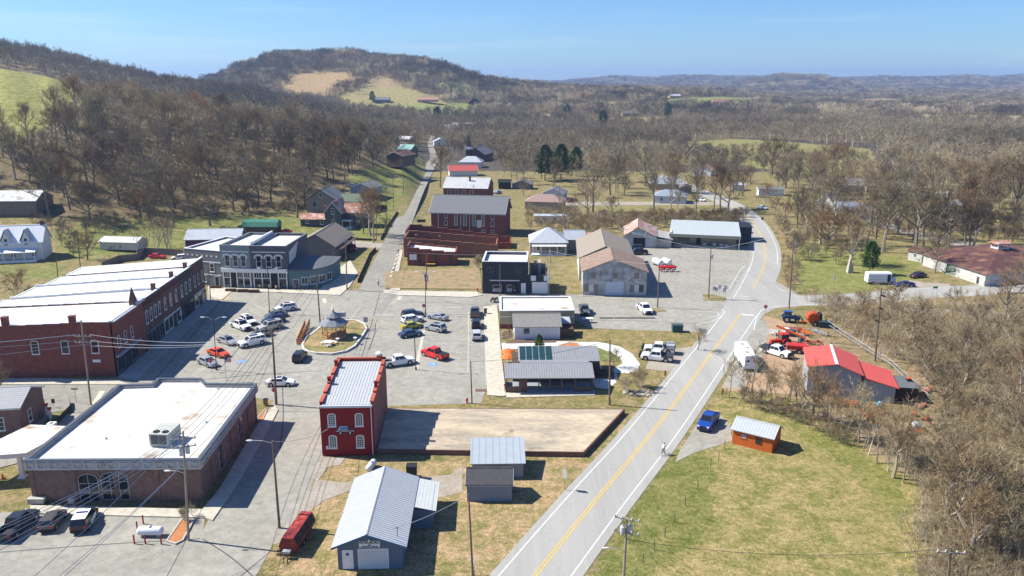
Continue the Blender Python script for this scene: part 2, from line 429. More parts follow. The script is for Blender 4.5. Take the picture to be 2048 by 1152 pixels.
path_m = road_mat('new_concrete_path', (.60, .585, .55), (.56, .55, .51), .08, .4)
def pw(poly, z=0.0): return [P(x, y, z) for x, y in poly]
def sheet(name, poly, z, m, world=False, thick=None):
    q = poly if world else pw(poly, z)
    b = MB()
    if thick: b.prism(q, z-thick, z)
    else: b.face([(x, y, z) for x, y in q])
    return struct(b.build(name, m))
def catmull(pts, n=8):
    out = []
    for i in range(len(pts)-1):
        p0 = pts[max(0, i-1)]; p1 = pts[i]; p2 = pts[i+1]; p3 = pts[min(len(pts)-1, i+2)]
        for k in range(n):
            t = k/n
            out.append(tuple(.5*((2*p1[j])+(-p0[j]+p2[j])*t+(2*p0[j]-5*p1[j]+4*p2[j]-p3[j])*t*t+(-p0[j]+3*p1[j]-3*p2[j]+p3[j])*t**3) for j in range(len(p1))))
    out.append(tuple(pts[-1])); return out
def strip(b, line, off0, off1, z, terr=False):    # ribbon between two offsets of a world polyline
    row = []
    for i, p in enumerate(line):
        q0 = line[max(0, i-1)]; q1 = line[min(len(line)-1, i+1)]
        dx, dy = q1[0]-q0[0], q1[1]-q0[1]; l = hypot(dx, dy); nx, ny = dy/l, -dx/l
        a = (p[0]+nx*off0, p[1]+ny*off0); c = (p[0]+nx*off1, p[1]+ny*off1)
        za = z+(hgt(*p) if terr else 0)
        row.append((b.pt((*a, za)), b.pt((*c, za))))
    for (a, c), (d, e) in zip(row, row[1:]): b.idx([a, c, e, d])
SQ = [(330,770),(238,757),(414,600),(416,576),(600,584),(700,584),(780,583),(965,588),(1300,592),(1250,500),(1250,488),(1502,492),(1545,560),(1600,592),
      (1535,628),(1502,662),(1430,668),(1180,656),(1152,650),(1000,640),(975,700),(972,800),(960,808),(775,812),(700,900),(660,900),(640,915),(632,960),(600,1010),(545,1090),(508,1160),(508,1400),(-500,1400),(-500,1060),(0,1022),(400,1030),(470,910),(548,800)]
# main square, streets
sheet('square_pavement', [(236,757),(414,600),(416,574),(600,582),(700,580),(790,580),(965,587),(1160,589),(1293,592),(1262,520),(1248,490),(1330,497),(1502,490),(1550,560),(1600,590),(1530,628),(1505,662),(1430,666),(1180,656),(1150,640),(985,612),(972,780),(962,806),(772,812),(690,900),(645,915),(610,1000),(545,1090),(505,1165),(480,1300),(330,1300),(400,1075),(440,990),(548,800),(330,774)], .02, asph)
sheet('west_street', [(-300,765),(242,757),(335,771),(318,800),(180,812),(80,828),(-300,840)], .026, asph_d)
sheet('bank_car_park', [(-400,1030),(60,1024),(410,1032),(405,1075),(510,1152),(470,1400),(-500,1400)], .024, asph)
sheet('east_alley', [(665,478),(770,486),(760,497),(660,492)], .03, gravel_m)
sheet('north_track', [(1060,403),(1440,404),(1440,410),(1060,411)], .02, gravel_m)
sheet('village_lane', [(1600,410),(1700,425),(1800,452),(1930,484),(2060,500),(2060,512),(1920,496),(1790,462),(1690,434),(1600,416)], .02, gravel_m)
sheet('dirt_track', [(1800,612),(1900,618),(2080,628),(2080,642),(1900,634),(1800,628)], .02, gravel_m)
# highway
HW = catmull([P(*q) for q in [(900,1370),(985,1262),(1070,1152),(1192,1000),(1303,867),(1400,738),(1481,628)]])
CUR = catmull([P(*q) for q in [(1481,628),(1506,578),(1526.6,535),(1530,499),(1520,468),(1504,443),(1472,415),(1425,393),(1375,374),(1345,361),(1310,350)]])
b = MB(); strip(b, HW, -4.3, 4.5, .040); strip(b, CUR, -4.3, 4.5, .041); struct(b.build('highway', asph_h))
EAST = catmull([P(*q) for q in [(1500,612),(1560,602),(1640,601),(1740,596),(1860,586),(2060,576),(2300,560)]])
b = MB(); strip(b, EAST, -4.6, 4.4, .034); struct(b.build('east_road', asph_h))
b = MB(); b.face([(*P(x, y, .036), .036) for x, y in [(1448,620),(1484,567),(1541,560),(1580,592),(1600,612),(1530,618),(1500,660),(1440,640)]]); struct(b.build('junction', asph_h))
# uphill street: follows the terrain
UP = catmull([P(*q) for q in [(742,584),(772,520),(800,460),(830,396),(855,340),(866,318)]]+[( -66, 640), (-72, 760)])
b = MB(); strip(b, UP, -3.3, 3.3, .05, True); struct(b.build('uphill_street', asph_d))
white_line = M('road_white_paint', (.58, .57, .54), .8, .25, 1.2)
yellow_line = M('road_yellow_paint', (.62, .40, .07), .8, .25, 1.2)
b = MB(); strip(b, HW, -3.45, -3.28, .048); strip(b, HW, 3.3, 3.47, .048)
strip(b, CUR[14:], -3.45, -3.28, .048); strip(b, CUR[18:], 3.3, 3.47, .048)
b.face([(*P(x, y, .048), .048) for x, y in [(1479,627),(1508,630),(1508,632),(1479,629)]])
for a, c in [((1471,592),(1500,594))]: strip(b, [P(*a), P(*c)], -.12, .12, .049)
for pts in [[(1558,577),(1600,594),(1640,594),(1740,588),(1860,576),(2060,562)], [(1508,660),(1515,632),(1535,616),(1600,611),(1700,606)], [(1392,650),(1430,640),(1448,627),(1444,620),(1420,618)],
            [(1467,596),(1484,567),(1502,530)], [(1395,624),(1430,624),(1437,630),(1425,636),(1416,634)], [(1458,580),(1478,545),(1492,530)]]:
    strip(b, catmull([P(*q) for q in pts], 5), -.09, .09, .050)
struct(b.build('white_road_lines', white_line))
b = MB(); strip(b, HW[6:], -.26, -.12, .048); strip(b, HW[6:], .1, .24, .048); strip(b, CUR[8:], -.26, -.12, .049); strip(b, CUR[8:], .1, .24, .049)
struct(b.build('yellow_road_lines', yellow_line))
# parking marks
faded = M('faded_paint', (.5, .47, .37), .9, .3, 1.5); fy = M('faded_yellow_paint', (.60, .42, .16), .9, .25, 1.0)
b = MB()
def ln(a, c, w=.12, z=.032):
    strip(b, [P(*a), P(*c)], -w/2, w/2, z)
for a, c in [((508,608),(534,622)),((500,620),(526,634)),((490,636),(513,650)),((436,660),(480,690)),((463,605),(352,740)),((395,655),(420,668)),((370,685),(390,692)),
             ((500,703),(530,687)),((512,700),(545,686)),((937,624),(936,745)),((936,717),(968,718)),((936,640),(966,640)),((936,663),(966,663)),((936,690),(967,690)),
             ((835,733),(875,745)),((850,700),(840,690)),((720,665),(702,700)),((660,735),(655,745)),((700,735),(640,733)),((600,735),(640,740))]: ln(a, c)
ln((893,615),(923,615), .35); ln((938,615),(957,615), .3); ln((753,630),(788,630), .35); ln((650,606),(648,597), .9); ln((800,593),(797,600), .9)
ln((716,579),(736,579), .4); ln((700,640),(720,615)); ln((180,822),(205,782), .9, .036)
struct(b.build('white_parking_lines', faded))
b = MB()
for a, c, wd in [((612,640),(592,672),.1),((655,640),(665,610),.1),((735,655),(748,632),.1),((748,632),(755,655),.1),((755,655),(735,655),.1)]: ln(a, c, wd)
for k in range(9): 
    t = k/9; ln((428+t*27, 600-t*24), (456+t*12-6+t*8, 601-t*24), .55)
ln((427,601),(448,575), .15); ln((452,603),(470,577), .15)
for k in range(5): ln((206+k*22-(k*3),790-k*2),(170+k*22,812-k*2), .12, .034)
struct(b.build('yellow_parking_marks', fy))
b = MB()
for a, c in (((434,742),(477,697)),((477,697),(566,592)),((738,700),(752,640)),((300,771),(440,603)),((690,812),(760,585)),((405,1078),(505,1152)),((398,760),(640,742)),((565,775),(560,900)),((0,1105),(400,1078)),((976,612),(800,604)),((1180,640),(1420,650)),((640,640),(980,628))): strip(b, catmull([P(*a), P((a[0]+c[0])/2+4, (a[1]+c[1])/2-2), P(*c)], 4), -.08, .08, .03)
struct(b.build('pavement_seams', M('seam_tar', (.09, .085, .08), .8, .2)))
b = MB(); b.face([(*P(x, y, .036), .036) for x, y in [(828,741),(836,741),(850,661),(845,661)]]); struct(b.build('pale_strip', pale_conc))
def wheelchair(px, py):
    x, y = P(px, py); o = thing('disabled_parking_symbol', '', 'marking', x, y, .03)
    bl = MB(); bl.box(-.75, .75, -.75, .75, 0, .006); bl.build('blue_square', M('parking_blue', (.12, .28, .62), .9, .2, 1.5), o)
    wh = MB(); wh.T = Matrix.Rotation(-.3, 4, 'Z')
    wh.box(-.08, .04, -.1, .4, .006, .012); wh.ell((-.02, .52, .009), (.11, .11, .004)); wh.box(-.06, .35, -.12, -.02, .006, .012); wh.box(.27, .37, -.45, -.1, .006, .012); wh.box(-.06,.25,.12,.2,.006,.012)
    for k in range(14):
        a = .4+k*.33; wh.box(-.05+.36*cos(a)-.05, -.05+.36*cos(a)+.05, -.2+.36*sin(a)-.05, -.2+.36*sin(a)+.05, .0065, .0125)
    wh.build('white_figure', white_line, o); return o
wheelchair(866, 729)['label'] = 'blue and white wheelchair symbol painted behind the red pickup'
wheelchair(484, 723)['label'] = 'blue and white wheelchair symbol painted on asphalt in front of the big white suv'

# kerbs, pavements (raised)
def walk(name, poly, m=pale_conc, h=.16, base=None, world=False):
    q = poly if world else pw(poly, h); b = MB(); b.prism(q, 0.0, h); return struct(b.build(name, m))
walk('row_pavement', [(236,753),(276,758),(310,724),(352,682),(402,632),(440,600),(414,599)], road_mat('grey_concrete', (.42,.40,.36),(.36,.345,.31), .15, .4), .18)
walk('north_pavement', [(416,572),(440,575),(578,579),(640,578),(672,540),(700,520),(716,545),(700,572),(680,590),(590,586),(500,582),(470,577),(443,600),(420,592)], pale_conc)
walk('corner_pavement', [(767,579),(790,581),(955,583),(965,590),(940,594),(800,590),(768,585)], pale_conc)
walk('footpath', [(783,568),(800,500),(806,500),(797,545),(803,566),(800,580),(780,580)], pale_conc, .12)
walk('gallery_pavement', [(967,613),(994,609),(997,640),(1002,700),(1012,790),(1008,792),(975,790),(971,740),(970,700)], pale_conc)
walk('restaurant_path', [(1003,686),(1080,686),(1112,682),(1160,684),(1200,684),(1240,693),(1265,708),(1280,728),(1275,742),(1255,747),(1222,744),(1230,735),(1246,726),(1240,714),(1222,704),(1200,697),(1160,692),(1120,693),(1070,695),(1004,700)], path_m, .08)
walk('deck_front_path', [(1012,785),(1190,780),(1190,790),(1012,795)], pale_conc, .1)
walk('bank_pavement', [(60,1010),(405,1018),(440,975),(520,840),(550,810),(556,820),(530,870),(470,975),(425,1040),(410,1035),(60,1026)], pale_conc)
walk('west_pavement', [(-100,835),(60,832),(150,826),(140,806),(185,812),(235,770),(300,775),(230,772),(120,905),(-100,960)], road_mat('old_pavement', (.33,.30,.26),(.27,.25,.21), .3, .5), .1)
walk('west_kerb_walk', [(-300,757),(70,756),(236,760),(262,770),(240,768),(0,768),(-300,772)], pale_conc, .12)
# lawns and dirt laid on pavement
lawn = M('lawn', (.16, .16, .05), .95, .35, .35, col2=(.27, .2, .1), thr=(.42, .58), fine=.3, bump=.4)
tan_l = M('straw_lawn', (.30, .21, .115), .95, .3, .4, col2=(.19, .17, .07), thr=(.5, .62), fine=.3, bump=.4)
grn_l = M('green_lawn', (.13, .165, .04), .95, .35, .35, col2=(.22, .2, .09), thr=(.5, .65), fine=.3, bump=.4)
def lawnb(poly, m=lawn, z=.06): return walk('lawn', poly, m, z)
lawnb([(770,543),(960,535),(964,578),(770,576)], tan_l, .13)
lawnb([(47,822),(80,815),(60,862),(40,862)], grn_l, .14); lawnb([(100,828),(142,816),(105,850),(85,850)], grn_l, .14)
lawnb([(1405,588),(1425,588),(1452,596),(1448,602),(1407,600)], lawn, .09); lawnb([(1303,616),(1330,618),(1332,622),(1307,624)], lawn, .09)
walk('concrete_pad', [(643,914),(690,916),(680,930),(655,934),(636,962),(626,958),(634,920)], gravel_m, .05)
b = MB(); b.face([(*p, .03) for p in pw([(632,960),(700,966),(900,950),(925,930),(925,985),(860,1000),(720,975),(650,1000),(610,1030),(562,1085),(545,1090),(600,1010)])]); struct(b.build('gravel_yard', gravel_m))
b = MB(); b.face([(*p, .03) for p in pw([(1440,830),(1460,850),(1465,880),(1440,890),(1390,905),(1350,925),(1360,900),(1400,840)])]); struct(b.build('gravel_drive', asph))
b = MB(); b.face([(*p, .031) for p in pw([(1505,662),(1530,632),(1560,640),(1600,655),(1620,680),(1610,790),(1440,782),(1470,720)])]); struct(b.build('yard_dirt', gdirt))
b = MB(); b.face([(*p, .035) for p in pw([(1508,640),(1530,640),(1538,660),(1528,700),(1520,740),(1480,778),(1446,775),(1478,700)])]); struct(b.build('shop_apron', asph))
b = MB(); b.face([(*p, .03) for p in pw([(1300,716),(1340,700),(1400,690),(1380,728),(1350,745),(1290,738)])]); struct(b.build('gravel_bay', gravel_m))
b = MB(); b.face([(*p, .03) for p in pw([(1820,560),(1850,565),(1900,568),(1900,585),(1780,584)])]); struct(b.build('gravel_layby', gravel_m))
b = MB(); b.face([(*p, .03) for p in pw([(1660,500),(1640,470),(1880,415),(1890,400),(1560,430)])]) if False else None
# creek
b = MB(); b.face([(*p, .03) for p in pw([(2000,870),(2100,840),(2150,1152),(2010,1180),(1985,1000)])]); struct(b.build('creek_water', M('creek_water', (.03, .028, .02), .35, .3, .5, spec=.3)))
# ------------------------------------------------------------------ building kit
WIN = {}
def win(par, side, u, z, w_, h_, W, D, fm=None, pm=None, arch=0, nx=1, nz=2, sill=True, name='window', label=None, fw=.09):
    fm = fm or white; pm = pm or glass
    key = (round(w_, 2), round(h_, 2), arch, nx, nz, sill, fm.name, pm.name, fw)
    if key not in WIN:
        b = MB(); n0 = .06
        top = []
        if arch:
            for k in range(9):
                a = pi*k/8; top.append((w_/2*cos(a), h_-arch+arch*sin(a)))
        def fr(x0, x1, z0, z1, y=n0): b.box(x0, x1, -y, .0, z0, z1)
        hh = h_-arch
        fr(-w_/2-fw, -w_/2, 0, hh); fr(w_/2, w_/2+fw, 0, hh); fr(-w_/2, w_/2, 0, fw*.7)
        if arch:
            for (x0, z0), (x1, z1) in zip(top, top[1:]):
                s0 = 1+fw/(w_/2)
                q = [(x0, z0), (x1, z1), (x1*s0, hh+(z1-hh)*(1+fw/arch)), (x0*s0, hh+(z0-hh)*(1+fw/arch))]
                b.exty(q, -n0, 0)
        else: fr(-w_/2-fw, w_/2+fw, hh, hh+fw*1.3, n0+.01)
        if sill: b.box(-w_/2-fw*1.4, w_/2+fw*1.4, -n0-.08, 0, -.12, 0)
        for k in range(1, nx): fr(-w_/2+w_*k/nx-.025, -w_/2+w_*k/nx+.025, fw*.7, h_-arch*.3, .045)
        for k in range(1, nz): fr(-w_/2, w_/2, h_*k/nz-.025, h_*k/nz+.025, .05)
        p = MB()
        poly = [(-w_/2, 0), (w_/2, 0)]+(top if arch else [(w_/2, h_), (-w_/2, h_)])
        p.exty(poly[::-1], -.03, -.002)
        WIN[key] = (b.mesh('window', fm), p.mesh('pane', pm))
    a, c = WIN[key]
    o = link(name, a, par, label); g = link('pane', c, o)
    loc, rz = {'F': ((u, 0, z), 0), 'R': ((W, u, z), pi/2), 'L': ((0, u, z), -pi/2), 'B': ((u, D, z), pi)}[side]
    o.location = loc; o.rotation_euler = (0, 0, rz); return o
def door(par, side, u, w_, h_, W, D, m, z=0, name='door', label=None, fm=None, panel=None):
    b = MB(); b.box(-w_/2, w_/2, -.05, 0, 0, h_)
    if panel:
        for k in range(1, panel): b.box(-w_/2, w_/2, -.065, -.05, h_*k/panel-.02, h_*k/panel+.02)
    o = b.build(name, m, par, label)
    f = MB(); f.box(-w_/2-.1, -w_/2, -.07, 0, 0, h_); f.box(w_/2, w_/2+.1, -.07, 0, 0, h_); f.box(-w_/2-.1, w_/2+.1, -.075, 0, h_, h_+.1)
    f.build('door_frame', fm or white, o)
    k = MB(); k.ell((w_/2-.12, -.09, h_*.48), (.04, .04, .04), 6, 4); k.build('handle', chrome, o)
    loc, rz = {'F': ((u, 0, z), 0), 'R': ((W, u, z), pi/2), 'L': ((0, u, z), -pi/2), 'B': ((u, D, z), pi)}[side]
    o.location = loc; o.rotation_euler = (0, 0, rz); return o
def gable(par, W, D, h, hr, wallm, roofm, axis='y', over=.4, x0=0, y0=0, trim=None, th=.1, off=.5, name='roof', wname='wall', ridge=None, x1=None):
    # axis = direction of the ridge ('y': gable end faces the front)
    b = MB(); S = W if axis == 'y' else D; Lg = D if axis == 'y' else W; c = S*off
    prof = [(0, 0), (S, 0), (S, h), (c, hr), (0, h)]
    if axis == 'y': b.T = Matrix.Translation((x0, y0, 0)); b.exty(prof, 0, Lg)
    else: b.T = Matrix.Translation((x0, y0, 0)); b.extr(prof, 0, Lg)
    wl = b.build(wname, wallm, par)
    r = MB(); r.T = b.T
    sl1 = (hr-h)/c; sl2 = (hr-h)/(S-c)
    for a, e, s_ in ((-over, c, sl1), (S+over, c, sl2)):
        za = h-over*s_; q = [(a, za+.03), (e, hr+.03), (e, hr+.03+th), (a, za+.03+th)]
        if a > e: q = q[::-1]
        if axis == 'y': r.exty(q, -over, Lg+over)
        else: r.extr(q, -over, Lg+over)
    rf = r.build(name, roofm, par)
    k = MB(); k.T = b.T
    q = [(c-.14, hr+.02+th), (c+.14, hr+.02+th), (c, hr+.10+th)]
    (k.exty if axis == 'y' else k.extr)(q, -over, Lg+over)
    k.build('ridge_cap', ridge or roofm, rf)
    if trim:
        f = MB(); f.T = b.T
        for a, e, s_ in ((-over, c, sl1), (S+over, c, sl2)):
            za = h-over*s_
            for yy in (-over-.04, Lg+over):
                q = [(a, za-.12), (e, hr-.12), (e, hr+.03+th), (a, za+.03+th)]
                if a > e: q = q[::-1]
                (f.exty if axis == 'y' else f.extr)(q, yy, yy+.04)
            for aa in (a,):
                if axis == 'y': f.box(min(a, a+(.05 if a < 0 else -.05)), max(a, a+(.05 if a < 0 else -.05)), -over, Lg+over, za-.1, za+.02)
                else: f.box(-over, Lg+over, min(a, a+(.05 if a < 0 else -.05)), max(a, a+(.05 if a < 0 else -.05)), za-.1, za+.02)
        f.build('eaves_trim', trim, rf)
    return wl, rf
def hip(par, W, D, h, hr, wallm, roofm, over=.4, rl=.4, axis='x', th=.1):
    b = MB(); b.box(0, W, 0, D, 0, h); wl = b.build('wall', wallm, par)
    r = MB(); o = over
    if axis == 'x': q = [(W*(.5-rl/2), D/2), (W*(.5+rl/2), D/2)]
    else: q = [(W/2, D*(.5-rl/2)), (W/2, D*(.5+rl/2))]
    c = [(-o, -o), (W+o, -o), (W+o, D+o), (-o, D+o)]
    z = h+.02; zr = hr
    A, B_, C_, D_ = [(p[0], p[1], z) for p in c]; E_, F_ = [(p[0], p[1], zr) for p in q]
    if axis == 'x': fs = [(A, B_, F_, E_), (B_, C_, F_), (C_, D_, E_, F_), (D_, A, E_)]
    else: fs = [(A, B_, E_), (B_, C_, F_, E_), (C_, D_, F_), (D_, A, E_, F_)]
    for f in fs: r.face(f)
    r.box(-o, W+o, -o, D+o, z-.12, z-.002)
    return wl, r.build('roof', roofm, par)
def flat(par, poly, h, par_h, wallm, roofm, cope=None, t=.3, drop=None):
    # poly in local coordinates, parapet wall of height par_h round the roof deck
    ip = inset(poly, t); b = MB(); n = len(poly); zd = h-par_h
    for k in range(n):
        a, c = poly[k], poly[(k+1) % n]; ia, ic = ip[k], ip[(k+1) % n]
        b.face([(*a, 0), (*c, 0), (*c, h), (*a, h)]); b.face([(*a, h), (*c, h), (*ic, h), (*ia, h)]); b.face([(*ia, h), (*ic, h), (*ic, zd-.1), (*ia, zd-.1)])
    wl = b.build('wall', wallm, par)
    r = MB(); r.face([(*p, zd) for p in ip]); rf = r.build('roof', roofm, par)
    if cope:
        c = MB(); op = inset(poly, -.06); jp = inset(poly, t+.05)
        for k in range(n):
            k2 = (k+1) % n; z1 = h+.09; z0 = h-.05
            c.face([(*op[k], z0), (*op[k2], z0), (*op[k2], z1), (*op[k], z1)]); c.face([(*op[k], z1), (*op[k2], z1), (*jp[k2], z1), (*jp[k], z1)])
            c.face([(*jp[k], z1), (*jp[k2], z1), (*jp[k2], z0), (*jp[k], z0)]); c.face([(*op[k], z0), (*op[k2], z0), (*jp[k2], z0+.003), (*jp[k], z0+.003)])
        c.build('coping', cope, wl)
    return wl, rf
def chimney(par, x, y, z0, z1, m=red_brick, s=.5):
    b = MB(); b.box(x-s/2, x+s/2, y-s/2, y+s/2, z0, z1); b.box(x-s/2-.06, x+s/2+.06, y-s/2-.06, y+s/2+.06, z1, z1+.15)
    return b.build('chimney', m, par)
def bld(name, label, a, c, cat='building', group=None, z=0):
    x, y, an, W = frame(a, c); t = thing(name, label, cat, x, y, z, an, group); return t, W
def bldt(name, label, px, py, rot, cat='house', group=None, dz=0):
    p = PT(px, py); return thing(name, label, cat, p[0], p[1], p[2]+dz, rot, group)

white_roof = M('white_membrane_roof', (.62, .605, .565), .6, .08, .3, col2=(.46, .43, .37), thr=(.5, .75), ribs=('y', 2.4, .12), bump=.05)
dirty_roof = M('stained_white_roof', (.61, .585, .53), .6, .12, .25, col2=(.36, .25, .16), thr=(.57, .72), ribs=('y', 3.1, .12), bump=.05)
grey_roof = M('grey_flat_roof', (.46, .45, .42), .8, .15, .5, col2=(.30, .28, .24), thr=(.5, .7))
metal_w = M('pale_metal_roof_across', (.43, .455, .49), .5, .08, .3, ribs=('x', .45, .5))
metal_wy = M('pale_metal_roof_along', (.43, .455, .49), .5, .08, .3, ribs=('y', .45, .5))
metal_g = M('grey_metal_roof', (.27, .27, .28), .5, .1, .4, ribs=('x', .42, .55))
metal_gy = M('grey_metal_roof_along', (.30, .30, .31), .5, .1, .4, ribs=('y', .42, .55))
shingle_g = M('grey_shingle', (.17, .175, .18), .9, .25, 1.6, fine=.2)
shingle_b = M('brown_shingle', (.24, .155, .115), .9, .18, .8, col2=(.26, .2, .16), thr=(.45, .6), fine=.1)
shingle_t = M('tan_shingle', (.27, .225, .18), .9, .18, .8, fine=.1)
shingle_w = M('weathered_shingle', (.24, .225, .205), .9, .3, 1.2, fine=.15)
rust_roof = M('rusty_tin_roof', (.36, .15, .09), .7, .25, .6, col2=(.50, .36, .30), thr=(.45, .6), ribs=('x', .6, .35))
rust_y = M('rusty_tin_roof_along', (.34, .15, .1), .7, .25, .5, col2=(.52, .42, .37), thr=(.42, .6), ribs=('y', .6, .3))
rust_dk = M('dark_rust_roof', (.10, .045, .04), .75, .4, .35, col2=(.24, .12, .075), thr=(.46, .66), ribs=('y', .6, .4))
gray_side = M('grey_siding', (.15, .155, .16), .8, .1, .6, ribs=('z', .25, .3))
lt_side = M('light_siding', (.50, .55, .60), .8, .08, .6, ribs=('z', .25, .2))
blue_side = M('pale_blue_siding', (.27, .36, .47), .8, .08, .6, ribs=('z', .25, .2))
tan_side = M('tan_siding', (.42, .34, .25), .85, .1, .5)
white_side = M('white_siding', (.74, .74, .73), .8, .1, .6, ribs=('z', .22, .15))

# ---- 1 bank-like brick building with white roof
o, W = bld('brick_office_building', 'long brown brick one storey building with white flat roof and panelled concrete cornice', (62,1008), (405,1018))
x0, y0 = o.location.x, o.location.y; ang = o.rotation_euler.z
def loc_(p, o): 
    d = Vector((p[0]-o.location.x, p[1]-o.location.y)); a = -o.rotation_euler.z
    return (d.x*cos(a)-d.y*sin(a), d.x*sin(a)+d.y*cos(a))
TOP = [loc_(P(x, y, 5.7), o) for x, y in [(46.5,922),(400,920),(514,768),(413,767),(402,757),(315,757),(304,768),(238,770)]]
base = inset(TOP, .35); base = [(p[0], p[1]) for p in base]
b = MB()
for k in range(8):
    a, c = base[k], base[(k+1) % 8]; b.face([(*a, 0), (*c, 0), (*c, 4.5), (*a, 4.5)])
for a, c, n_ in ((0, 1, 4), (1, 2, 6)):      # brick piers
    A, B_ = Vector(base[a]), Vector(base[c]); e = (B_-A); l = e.length; e.normalize(); nn = Vector((e.y, -e.x))
    for k in range(n_+1):
        q = A+e*(l*k/n_*.985+.1); b.face
        pts = [q-e*.25, q+e*.25, q+e*.25+nn*.1, q-e*.25+nn*.1]; b.prism([(p.x, p.y) for p in pts], 0, 4.45)
wl = b.build('wall', bank_brick, o)
cor_m = M('stained_concrete_cornice', (.47, .45, .43), .9, .3, .5, dirt=.45)
b = MB(); n = 8; it = inset(TOP, .35)
for k in range(n):
    a, c = TOP[k], TOP[(k+1) % n]; ia, ic = it[k], it[(k+1) % n]
    b.face([(*a, 4.45), (*c, 4.45), (*c, 5.7), (*a, 5.7)]); b.face([(*a, 5.7), (*c, 5.7), (*ic, 5.7), (*ia, 5.7)]); b.face([(*ia, 5.7), (*ic, 5.7), (*ic, 5.2), (*ia, 5.2)]); b.face([(*a, 4.45), (*ia, 4.45), (*ic, 4.45), (*c, 4.45)])
cn = b.build('cornice', cor_m, o)
b = MB()       # square relief panels
for a, c, n_ in ((0, 1, 15), (1, 2, 18)):
    A, B_ = Vector(TOP[a]), Vector(TOP[c]); e = (B_-A); l = e.length; e.normalize(); nn = Vector((e.y, -e.x))
    for k in range(n_):
        q = A+e*(l*(k+.5)/n_)
        for (u0, u1, z0, z1) in ((-.48, -.36, 4.65, 5.45), (.36, .48, 4.65, 5.45), (-.36, .36, 4.65, 4.77), (-.36, .36, 5.33, 5.45)):
            b.prism([((q+e*u0).x, (q+e*u0).y), ((q+e*u0+nn*.13).x, (q+e*u0+nn*.13).y), ((q+e*u1+nn*.13).x, (q+e*u1+nn*.13).y), ((q+e*u1).x, (q+e*u1).y)], z0, z1)
b.build('relief_panels', cor_m, cn)
b = MB(); op = inset(TOP, -.08); jp = inset(TOP, .42)
for k in range(n):
    k2 = (k+1) % n
    b.face([(*op[k], 5.68), (*op[k2], 5.68), (*op[k2], 5.8), (*op[k], 5.8)]); b.face([(*op[k], 5.8), (*op[k2], 5.8), (*jp[k2], 5.8), (*jp[k], 5.8)]); b.face([(*jp[k], 5.8), (*jp[k2], 5.8), (*jp[k2], 5.6), (*jp[k], 5.6)])
b.build('coping', M('dark_metal_coping', (.11, .12, .14), .4, .1, metal=.3), cn)
b = MB(); b.face([(*p, 5.25) for p in inset(TOP, .34)]); rf = b.build('roof', dirty_roof, o)
for px, py in [(212,878),(412,845),(435,778)]:
    b = MB(); q = loc_(P(px, py, 5.25), o); b.tube((*q, 5.25), (*q, 5.6), .07); b.lathe([(.25, 5.26), (.1, 5.4)], 8, q); b.build('vent_pipe', galv, rf)
fr = M('aluminium_frame', (.55, .56, .57), .4, .05, metal=.3)
def archwin(par, a, c, f, w_, h_, nx, nz_, z=.35, name='arched_window'):
    A, B_ = Vector(base[a]), Vector(base[c]); e = (B_-A); q = A+e*f; e.normalize(); rz = atan2(e.y, e.x)
    key = ('aw', w_, h_, nx)
    t = win(par, 'F', 0, 0, w_, h_, 0, 0, fr, glass, min(.75, w_*.3), nx, nz_, False, name, None, .05)
    t.location = (q.x, q.y, z); t.rotation_euler = (0, 0, rz); return t
# door with arched glazing on the south face, arched window next to it
archwin(wl, 0, 1, .335, 2.3, 3.6, 2, 3, .1, 'entrance_glazing'); archwin(wl, 0, 1, .49, 3.2, 3.6, 3, 3)
for f in (.325, .67): archwin(wl, 1, 2, f, 1.7, 3.4, 2, 3, .5)
b = MB()    # brick arch bands proud of the wall
for f in (.335, .49, .645, .80, .15):
    A, B_ = Vector(base[0]), Vector(base[1]); e = (B_-A); q = A+e*f; e.normalize(); nn = Vector((e.y, -e.x)); hw = 1.75
    for k in range(10):
        a1, a2 = pi*k/10, pi*(k+1)/10
        pts = [(hw*cos(t_), 3.3+.75*sin(t_)) for t_ in (a1, a2)]+[((hw+.22)*cos(t_), 3.3+.97*sin(t_)) for t_ in (a2, a1)]
        va = [b.pt((*(q+e*u+nn*.06), z_)) for u, z_ in pts]; vb = [b.pt((*(q+e*u), z_)) for u, z_ in pts]; b.idx(va)
        for j in range(4): b.idx([va[j], va[(j+1) % 4], vb[(j+1) % 4], vb[j]])
b.build('brick_arches', bank_brick, wl)
# canopy to the west on columns
cx = thing('drive_canopy', 'flat white canopy on white columns at the left side of the brown brick building', 'canopy', *P(20,905,3.6), 0, 0)
cp = [loc_(P(x, y, 4.1), cx) for x, y in [(-80,916),(52,906),(150,853),(60,849)]]
b = MB(); b.prism(cp, 3.5, 4.1); b.build('canopy_roof', dirty_roof, cx)
for k, (px, py) in enumerate([(46,955),(-40,960),(110,892)]):
    q = loc_(P(px, py), cx); b = MB(); b.box(q[0]-.25, q[0]+.25, q[1]-.25, q[1]+.25, 0, 3.5); b.box(q[0]-.45, q[0]+.45, q[1]-.45, q[1]+.45, 0, .25); b.box(q[0]-.5, q[0]+.5, q[1]-.5, q[1]+.5, 3.1, 3.5); b.build('column', white, cx)
